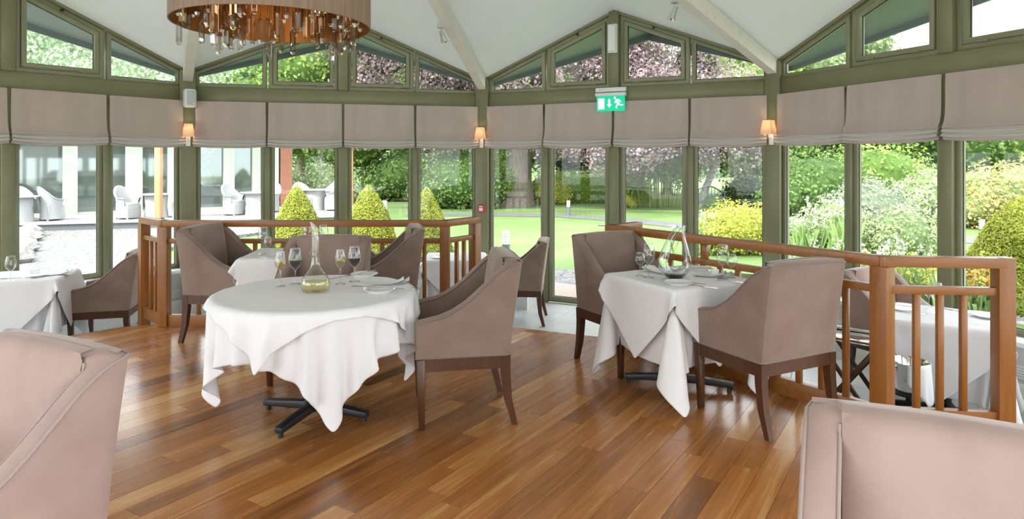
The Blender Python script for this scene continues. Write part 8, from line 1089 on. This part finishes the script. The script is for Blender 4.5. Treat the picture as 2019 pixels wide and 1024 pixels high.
# ------------------------------------------------------------ foliage
def leaf_mat(name, c1, c2, trans=.35, c3=None):
    m = bpy.data.materials.new(name); m.use_nodes = True; nt = m.node_tree; N = nt.nodes; L = nt.links; b = N['Principled BSDF']
    at = N.new('ShaderNodeAttribute'); at.attribute_name = 'tone'; rp = N.new('ShaderNodeValToRGB'); e = rp.color_ramp.elements
    e[0].color = (*c1,1); e[1].color = (*c2,1)
    if c3: e[1].position = .8; k = e.new(.92); k.color = (*c3,1)
    L.new(at.outputs['Fac'], rp.inputs[0]); L.new(rp.outputs[0], b.inputs['Base Color']); b.inputs['Roughness'].default_value = .6; b.inputs['Specular IOR Level'].default_value = .25
    tr = N.new('ShaderNodeBsdfTranslucent'); L.new(rp.outputs[0], tr.inputs[0]); mx = N.new('ShaderNodeMixShader'); mx.inputs[0].default_value = trans
    L.new(b.outputs[0], mx.inputs[1]); L.new(tr.outputs[0], mx.inputs[2]); L.new(mx.outputs[0], N['Material Output'].inputs[0]); return m
LM = {
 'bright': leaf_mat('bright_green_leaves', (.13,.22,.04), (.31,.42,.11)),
 'mid': leaf_mat('mid_green_leaves', (.085,.16,.035), (.22,.32,.10)),
 'dark': leaf_mat('dark_green_leaves', (.055,.105,.03), (.17,.24,.08)),
 'pale': leaf_mat('pale_green_leaves', (.20,.26,.12), (.38,.45,.24)),  # pale green, lightened further for veiling glare through the glass
 'grey': leaf_mat('grey_green_leaves', (.22,.26,.19), (.40,.44,.34)),
 'copper': leaf_mat('copper_beech_leaves', (.14,.085,.095), (.46,.37,.39), .4, (.24,.29,.12)),
 'gold': leaf_mat('golden_conifer_leaves', (.19,.23,.02), (.46,.48,.085), .3),
 'yellow': leaf_mat('yellow_shrub_leaves', (.30,.33,.04), (.58,.58,.14), .3),
 'azalea': leaf_mat('azalea_flowers', (.22,.28,.10), (.62,.48,.22), .3, (.68,.32,.06)),
 'white': leaf_mat('white_flowers', (.22,.30,.12), (.40,.46,.26), .3, (.75,.74,.78)),
 'hedge': leaf_mat('hedge_leaves_brightened', (.20,.33,.05), (.42,.56,.12), .4),  # leaf colour brightened to make up for the beech's shade
 'hill': leaf_mat('hazy_hill_leaves', (.25,.335,.21), (.36,.44,.30), .25),  # distance haze painted into the leaf colours
}
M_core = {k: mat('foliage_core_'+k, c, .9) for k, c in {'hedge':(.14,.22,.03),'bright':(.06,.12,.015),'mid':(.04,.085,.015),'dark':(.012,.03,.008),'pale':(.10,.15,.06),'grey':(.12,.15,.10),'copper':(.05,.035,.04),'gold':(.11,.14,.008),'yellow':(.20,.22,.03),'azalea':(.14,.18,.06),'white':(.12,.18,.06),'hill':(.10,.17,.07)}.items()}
M_bark = mat('grey_brown_bark', (.13,.105,.08), .9, (.22,.18,.14), 6, stretch=(3,3,.5), bump=.8, bscale=12)
M_birch = mat('pale_birch_bark', (.45,.44,.40), .8, (.20,.19,.17), 6, stretch=(1,1,3))
def leaves_mesh(name, P, Nn, size, tone, m, aspect=.6):
    """one rhombus per leaf at P, facing roughly Nn"""
    n = len(P)
    r = RNG.normal(size=(n,3)); a = np.cross(Nn, r); a /= np.linalg.norm(a,axis=1,keepdims=True)+1e-9
    bb = np.cross(Nn, a); sz = (size*RNG.uniform(.6,1.3,n))[:,None]
    V = np.empty((n,4,3), 'f'); V[:,0] = P-a*sz*.5; V[:,1] = P+bb*sz*.5*aspect; V[:,2] = P+a*sz*.5; V[:,3] = P-bb*sz*.5*aspect
    me = bpy.data.meshes.new(name); me.vertices.add(n*4); me.vertices.foreach_set('co', V.reshape(-1))
    me.loops.add(n*4); me.loops.foreach_set('vertex_index', np.arange(n*4, dtype='i'))
    me.polygons.add(n); me.polygons.foreach_set('loop_start', np.arange(0,n*4,4,dtype='i')); me.polygons.foreach_set('loop_total', np.full(n,4,'i'))
    me.update(); set_tone(me, np.repeat(np.clip(tone,0,1),4)); me.materials.append(m); return me
def blob_points(blobs, n, shell=.25):
    vol = np.array([b[1][0]*b[1][1]+b[1][0]*b[1][2] for b in blobs]); cnt = np.maximum(1,(n*vol/vol.sum()).astype(int))
    Ps = []; Ns = []; Ts = []
    for (c, r), k in zip(blobs, cnt):
        d = RNG.normal(size=(k,3)); d /= np.linalg.norm(d,axis=1,keepdims=True)
        rad = 1-shell*RNG.random(k)**1.5 + .10*RNG.normal(size=k)*.6
        lump = 1+.10*np.sin(d[:,0]*7+c[0]*3)*np.sin(d[:,2]*6+c[1]*2)+.07*np.sin(d[:,1]*11+c[2]*5)
        p = d*np.array(r)*(rad*lump)[:,None]+np.array(c); nn = d/np.array(r); nn /= np.linalg.norm(nn,axis=1,keepdims=True)
        Ps.append(p); Ns.append(nn+RNG.normal(size=(k,3))*.55); bt = RNG.normal()*.12; Ts.append(.45+bt+RNG.normal(size=k)*.22)
    P = np.concatenate(Ps); N_ = np.concatenate(Ns); N_ /= np.linalg.norm(N_,axis=1,keepdims=True); return P, N_, np.concatenate(Ts)
def core_mesh(blobs, k=.80):
    b = MB()
    for c, r in blobs:
        rows = []
        for i in range(1,8):
            ph = PI*i/8; rows.append([(c[0]+r[0]*k*math.sin(ph)*math.cos(2*PI*j/12), c[1]+r[1]*k*math.sin(ph)*math.sin(2*PI*j/12), c[2]+r[2]*k*math.cos(ph)) for j in range(12)])
        b.grid(rows, True); n0 = len(b.v)-84; b.f.append(tuple(range(n0+11,n0-1,-1))); b.f.append(tuple(range(n0+72,n0+84)))
    return b
def patch(P, f=.55):
    return np.sin(P[:,0]*f*2.1+1)*np.sin(P[:,1]*f*1.3+.5)+np.sin(P[:,2]*f*2.6+P[:,0]*f)*.7
def plant(name, label, cat, loc, blobs, n, size, kind, group=None, trunk=None, shell=.25, part='foliage', aspect=.6, core=.80, zmin=.02, bark=None):
    t = thing(name, label, cat, loc, 0, group)
    P, N_, T = blob_points(blobs, n, shell); T = T+(.45*(patch(P) > .95) if kind == 'copper' else .10*patch(P, 1.2)); k = P[:,2] > zmin; P, N_, T = P[k], N_[k], T[k]
    o = link(part, leaves_mesh(part, P, N_, size, T, LM[kind], aspect), t); o['kind'] = 'stuff'
    if core: 
        c = core_mesh([b for b in blobs], core); c.v = [(x,y,max(z,.0)) for x,y,z in c.v]; c.obj('dark_filler', M_core[kind], t, smooth=60)  # added solid core in a darker leaf colour, stops see-through
    if trunk:
        b = MB()
        for pts, r in trunk: b.tube(pts, r, 12)
        b.obj('trunk', bark or M_bark, t, smooth=60)
    return t
def crown(R, h0, h1, nb=9, flat=1.0, seed=0):
    rr = random.Random(seed); out = []
    for k in range(nb):
        u = (k+.5)/nb; z = h0+(h1-h0)*u; ring = R*(1-.55*abs(2*u-.9)**1.6); a = k*2.4+rr.random()
        d = ring*.55*rr.uniform(.6,1.1); s_ = R*rr.uniform(.42,.60)
        out.append(((d*math.cos(a), d*math.sin(a)*flat, z), (s_, s_*flat, s_*.8)))
    return out
# clipped golden cones: many small upright sprays over a cone
def cone(loc, h, r, label, n=22000):
    t = thing('conical_conifer', label, 'bush', loc, 0, 'clipped golden conical bushes')
    u = 1-np.sqrt(RNG.random(n)); a = RNG.random(n)*2*PI
    prof = np.interp(u, [0,.1,.4,.7,.9,1], [.93,1,.83,.52,.24,.03])*r*(1+.06*np.sin(a*5+u*9)+RNG.normal(size=n)*.035)
    P = np.stack([prof*np.cos(a), prof*np.sin(a), .03+u*h], 1); N_ = np.stack([np.cos(a), np.sin(a), np.full(n,.5)],1)+RNG.normal(size=(n,3))*.5; N_ /= np.linalg.norm(N_,axis=1,keepdims=True)
    tn = .5+RNG.normal(size=n)*.22-.5*(np.sin(a*3+2)*np.sin(u*7+a) > .80)
    o = link('foliage', leaves_mesh('foliage', P, N_, .042, tn, LM['gold'], .5), t); o['kind'] = 'stuff'
    b = MB(); b.lathe([(r*.86,.0),(r*.92,h*.1),(r*.76,h*.4),(r*.46,h*.7),(r*.2,h*.9),(.01,h*.97)], 24, cap0=True); b.obj('dark_filler', M_core['gold'], t, smooth=60)
    b = MB(); b.tube([(0,0,-.02),(0,0,.2)], .05, 8); b.obj('trunk', M_bark, t)
cone((-4.08,12.5,GZ), 1.58, .56, 'clipped golden conical bush nearest the patio, leftmost of the three')
cone((-2.72,12.5,GZ), 1.58, .60, 'clipped golden conical bush in the middle of the three')
cone((-1.62,12.5,GZ), 1.54, .50, 'clipped golden conical bush behind the right corner of the back railing')
cone((6.95,9.0,GZ), 1.55, .78, 'clipped golden conical bush at the right edge of the picture', 36000)
# copper beech: trunk, main limbs, huge drooping crown
cb = []
rr = random.Random(3)
for k in range(34):
    x = rr.uniform(-6.6,11); y = rr.uniform(-4,5); z = rr.uniform(3.2,10.5) - .02*x*x
    cb.append(((x,y,max(3.0,z)), (rr.uniform(1.7,2.6), rr.uniform(1.7,2.4), rr.uniform(1.2,1.8))))
for x, z in ((-6.3,5.0),(-5.2,5.8),(-6.2,6.6),(-4.2,7.2),(-3.3,5.4),(-5.0,7.6),(-2.4,7.0),(-.8,4.6),(.6,5.2),(-.2,6.6),(1.0,7.6),(-1.6,6.4),(-5.8,3.2),(-3.2,2.9),(2.4,2.7),(3.6,2.2),(4.6,2.4),(1.2,3.0),(-1.4,3.2),(6.0,2.9),(7.6,2.6),(8.8,3.0),(10,3.2)):
    cb.append(((x, rr.uniform(-4.5,-2.5), z+.2), (1.3,1.2,.95)))
plant('copper_beech', 'huge copper beech with drooping purple leaves over the whole garden view', 'tree', (.2,29.5,GZ), cb, 150000, .155, 'copper', shell=.6, core=.5,
    trunk=[([(-.1,0,-.1),(0,0,.35),(0,0,1.2),(.05,0,3),(.1,0,6)], [1.15,.80,.68,.62,.45]), ([(0,0,2.6),(-2.5,-.6,4.6),(-6,-1,5.6)], [.34,.24,.1]), ([(0,0,2.8),(3,-.8,5),(7,-1.4,5.6)], [.36,.25,.1]), ([(0,0,3.5),(-.5,1,6),(-1,1.5,9)], [.35,.25,.1])])
# hedge and bamboo
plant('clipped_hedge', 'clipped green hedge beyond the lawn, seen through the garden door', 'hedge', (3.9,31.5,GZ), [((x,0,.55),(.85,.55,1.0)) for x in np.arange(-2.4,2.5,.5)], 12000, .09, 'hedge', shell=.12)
bt = thing('bamboo_clump', 'clump of thin bamboo canes with dark green leaves beyond the lawn', 'bamboo', (6.4,29.0,GZ))
b = MB()
for k in range(46):
    a = rr.uniform(0,6.28); d = math.sqrt(rr.random())*1.0; x, y = d*math.cos(a), d*math.sin(a)*.6; hh = rr.uniform(2.4,3.6)
    b.tube([(x,y,0),(x*1.25,y*1.2,hh*.5),(x*1.8+.1,y*1.6,hh)], [.022,.018,.008], 5)
o = b.obj('canes', mat('bamboo_cane', (.22,.26,.08), .6), bt, smooth=60); o['kind'] = 'stuff'
P, N_, T = blob_points([((0,0,2.4),(1.9,1.2,1.2)),((.8,-.3,1.7),(1.3,.9,.9)),((-1.0,-.3,2.0),(1.2,.9,1.1)),((-1.6,0,1.0),(.8,.7,.8))], 9000, .8); o = link('foliage', leaves_mesh('foliage', P, N_, .22, T, LM['bright'], .3), bt); o['kind'] = 'stuff'  # bright leaf colour offsets the shade under the beech
# trees and shrubs: x, y, kind, crown radius, bottom, top, n, leaf, seed, label
TREES = [
 (-9.6,33,'bright',4.4,1.4,10.0,20000,.22,1,'bright green tree behind the white flowering shrub at the end of the patio'),
 (-4.6,40,'bright',4.0,1.5,10,12000,.30,2,'green tree behind the middle conical bush'),
 (-1.6,36,'dark',3.0,.8,5.2,12000,.24,3,'dark green tree left of the big trunk'),
 (3.0,42,'dark',4.5,1,8,10000,.34,4,'dark tree behind the clipped hedge'),
 (9.4,40,'dark',4.0,1,8,9000,.32,5,'dark tree behind the bamboo'),
 (12.8,36,'bright',4.2,.8,9.0,14000,.28,6,'fresh green tree behind the garden bench'),
 (18.6,38,'pale',4.8,1,10.6,16000,.26,7,'pale green tree beyond the white flower bed'),
 (23.0,36,'mid',4.4,1,6.6,12000,.30,8,'leafy tree behind the azaleas, left of the tall dark one'),
 (28.0,38,'bright',4.6,1,6.0,12000,.30,9,'light green tree behind the azaleas'),
 (33.5,38,'dark',4.4,.6,5.6,11000,.30,10,'tall dark tree at the right behind the azaleas'),
 (29.0,28,'grey',3.4,.4,3.6,9000,.22,11,'grey green willowy tree at the right edge'),
 (38.0,36,'mid',5.0,.8,6.2,9000,.34,12,'broad tree at the right edge, far back'),
 (-13.5,42,'mid',5.0,2,10,11000,.34,13,'tall tree behind the low glazed building'),
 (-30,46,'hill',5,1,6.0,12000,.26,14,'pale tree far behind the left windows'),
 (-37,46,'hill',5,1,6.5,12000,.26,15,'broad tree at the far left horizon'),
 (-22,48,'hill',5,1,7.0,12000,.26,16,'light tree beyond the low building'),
]
for x, y, kd, R, h0, h1, n, lf, sd_, lb in TREES:
    plant('garden_tree', lb, 'tree', (x,y,GZ), crown(R,h0+R*.35,h1-R*.3,11,.85,sd_), n, lf, kd, 'background trees', trunk=[([(0,0,-.1),(.1,0,h0+1),(.2,.1,h1*.6)], [.30,.24,.12])], shell=.35)
for x, y, lb in ((3,-34,'tree beyond the bounce forecourt, near the drive'), (-6,-38,'tree beyond the bounce forecourt, by the lawn'), (12,-36,'tree beyond the bounce forecourt, furthest off'), (-15,-36,'tree beyond the bounce forecourt, beside the patio')):
    plant('garden_tree', lb, 'tree', (x,y,GZ), crown(5, .6, 8, 9, .9, int(x)+40), 5000, .5, 'mid', 'background trees', trunk=[([(0,0,-.1),(0,0,4)], [.3,.2])])
plant('birch_tree', 'leaning pale trunked birch behind the garden bench', 'tree', (8.3,28.6,GZ), [((1.1,0,3.4),(1.6,1.2,1.1)),((.4,0,4.2),(1.3,1.1,1.0))], 3500, .16, 'bright', None, [([(-.2,0,0),(.15,0,1.0),(.7,0,2.2),(1.1,0,3.4)], [.20,.15,.11,.06])], .6, bark=M_birch, core=.5)
SHR = [
 # x, y, blobs radius (rx, rz), kind, n, leaf, label
 (5.0,14.6,.92,.62,'yellow',7000,.07,'bright yellow rounded shrub in the bed beyond the railing'),
 (6.4,14.9,.55,.42,'white',2500,.07,'flowering plants right of the yellow shrub'),
 (6.6,13.4,.75,.70,'white',4500,.07,'white flowered shrub at the left of the right windows'),
 (7.7,13.0,.70,.62,'pale',4000,.07,'pale flowering shrub below the middle right window'),
 (8.2,15.2,1.0,.9,'grey',5000,.09,'silvery grey shrub in the middle right window'),
 (10.8,23.5,1.9,1.3,'mid',6000,.14,'rounded green shrub left of the azaleas'),
 (13.4,21.0,1.3,.95,'white',5000,.12,'cream flowered azalea left of the orange ones'),
 (15.0,20.3,1.5,1.05,'azalea',6500,.12,'orange flowered azalea before the pale tree'),
 (17.0,21.0,1.7,1.15,'azalea',6500,.12,'orange flowered azalea at the right, the largest'),
 (-3.0,31,1.7,1.0,'pale',5000,.14,'pink tinged shrub behind the middle conical bush'),
 (-5.6,33,2.0,1.4,'mid',5000,.16,'green shrub behind the timber post'),
 (1.9,30.4,.8,.7,'yellow',2500,.10,'yellow green shrub at the right foot of the big trunk'),
 (-2.3,27.8,1.9,1.5,'mid',7000,.14,'dense green shrub above the right conical bush'),
 (-.9,29.4,1.2,1.9,'bright',5000,.15,'tall leafy shrub left of the big trunk'),
 (4.9,28.3,.42,.35,'yellow',1200,.07,'small lime shrub before the bamboo'),
 (10.2,28.5,1.1,.8,'dark',3500,.13,'low dark shrub behind the bench'),
 (14.5,26.5,2.4,1.5,'bright',6000,.16,'fresh green shrub at the left of the right windows'),
 (-9.3,27.0,1.1,.95,'white',3500,.12,'white flowering rhododendron behind the patio chairs'),
 (-7.7,27.5,1.3,1.05,'white',4200,.12,'white flowering rhododendron at the right end of the patio'),
 (-18.5,17.4,.9,1.6,'mid',5000,.12,'tall dark green shrub at the far left of the patio'),
]
for x, y, rx, rz_, kd, n, lf, lb in SHR:
    bl = [((0,0,rz_*.9),(rx,rx*.8,rz_)),((-rx*.5,-.1,rz_*.65),(rx*.6,rx*.6,rz_*.7)),((rx*.55,-.1,rz_*.6),(rx*.55,rx*.6,rz_*.65))]
    plant('garden_shrub', lb, 'shrub', (x,y,GZ), bl, n, lf, kd, 'shrubs in the garden', shell=.3)
# spires of white flowers and iris clumps near the right windows
def spires(name, label, loc, n, h, spread, kind, leafk, seed):
    r_ = random.Random(seed); t = thing(name, label, 'flowers', loc); b = MB(); pts = []
    for k in range(n):
        x, y = r_.gauss(0,spread), r_.gauss(0,spread*.5); hh = h*r_.uniform(.7,1.15); lx = r_.uniform(-.12,.12)
        b.tube([(x,y,0),(x+lx*.4,y,hh*.6),(x+lx,y,hh)], [.008,.007,.004], 4)
        for q in range(14): s_ = r_.uniform(.72,1.02); pts.append((x+lx*s_+r_.gauss(0,.022), y+r_.gauss(0,.022), hh*s_))
        for q in range(5):
            a = r_.uniform(0,6.28); w_ = .012; b.add([(x-w_,y,0),(x+w_,y,0),(x+.14*math.cos(a)+w_*.5,y+.14*math.sin(a),hh*.55),(x+.26*math.cos(a),y+.26*math.sin(a),hh*r_.uniform(.5,.85))], [(0,1,2,3)])
    o = b.obj('stems', M_core['bright'] if leafk is None else leafk, t); o['kind'] = 'stuff'
    P = np.array(pts); N_ = RNG.normal(size=P.shape); N_ /= np.linalg.norm(N_,axis=1,keepdims=True)
    o = link('blossoms', leaves_mesh('blossoms', P, N_, .055, .9+RNG.normal(size=len(P))*.08, kind, .8), t); o['kind'] = 'stuff'
M_iris = mat('iris_leaf', (.14,.24,.06), .6, (.22,.32,.11), 4)
spires('white_flower_spires', 'white flower spires left of the yellow shrub', (4.15,14.4,GZ), 16, .85, .28, LM['white'], M_iris, 1)
spires('white_flower_spires', 'white flower spires behind the yellow shrub', (5.3,15.9,GZ), 12, .85, .22, LM['white'], M_iris, 2)
spires('white_flower_spires', 'tall white flower spires at the left of the right windows', (6.05,13.0,GZ), 22, 1.25, .30, LM['white'], M_iris, 3)
spires('iris_clump', 'clump of yellow irises just outside the right windows', (5.15,8.2,GZ), 34, .80, .42, LM['yellow'], M_iris, 4)
spires('iris_clump', 'clump of irises outside the windows, left of the conical bush', (5.95,8.3,GZ), 26, .66, .30, LM['azalea'], M_iris, 5)
spires('iris_clump', 'low iris leaves below the middle right window', (5.6,10.6,GZ), 36, .7, .6, LM['white'], M_iris, 6)
# distant wooded hill
hl = struct('hills'); rows = []
for i in range(30):
    v = i/29; row = []
    for j in range(70):
        a = math.radians(-72 + 128*j/69); d = 85+70*v
        hgt = (34*math.exp(-((math.degrees(a)+50)/34)**2)+5)*v**.7 + 2.0*math.sin(j*1.7+i*.9)*v + 1.2*math.sin(j*3.1-i*1.3)
        row.append((d*math.sin(a), d*math.cos(a), GZ-1+max(0,hgt)))
    rows.append(row)
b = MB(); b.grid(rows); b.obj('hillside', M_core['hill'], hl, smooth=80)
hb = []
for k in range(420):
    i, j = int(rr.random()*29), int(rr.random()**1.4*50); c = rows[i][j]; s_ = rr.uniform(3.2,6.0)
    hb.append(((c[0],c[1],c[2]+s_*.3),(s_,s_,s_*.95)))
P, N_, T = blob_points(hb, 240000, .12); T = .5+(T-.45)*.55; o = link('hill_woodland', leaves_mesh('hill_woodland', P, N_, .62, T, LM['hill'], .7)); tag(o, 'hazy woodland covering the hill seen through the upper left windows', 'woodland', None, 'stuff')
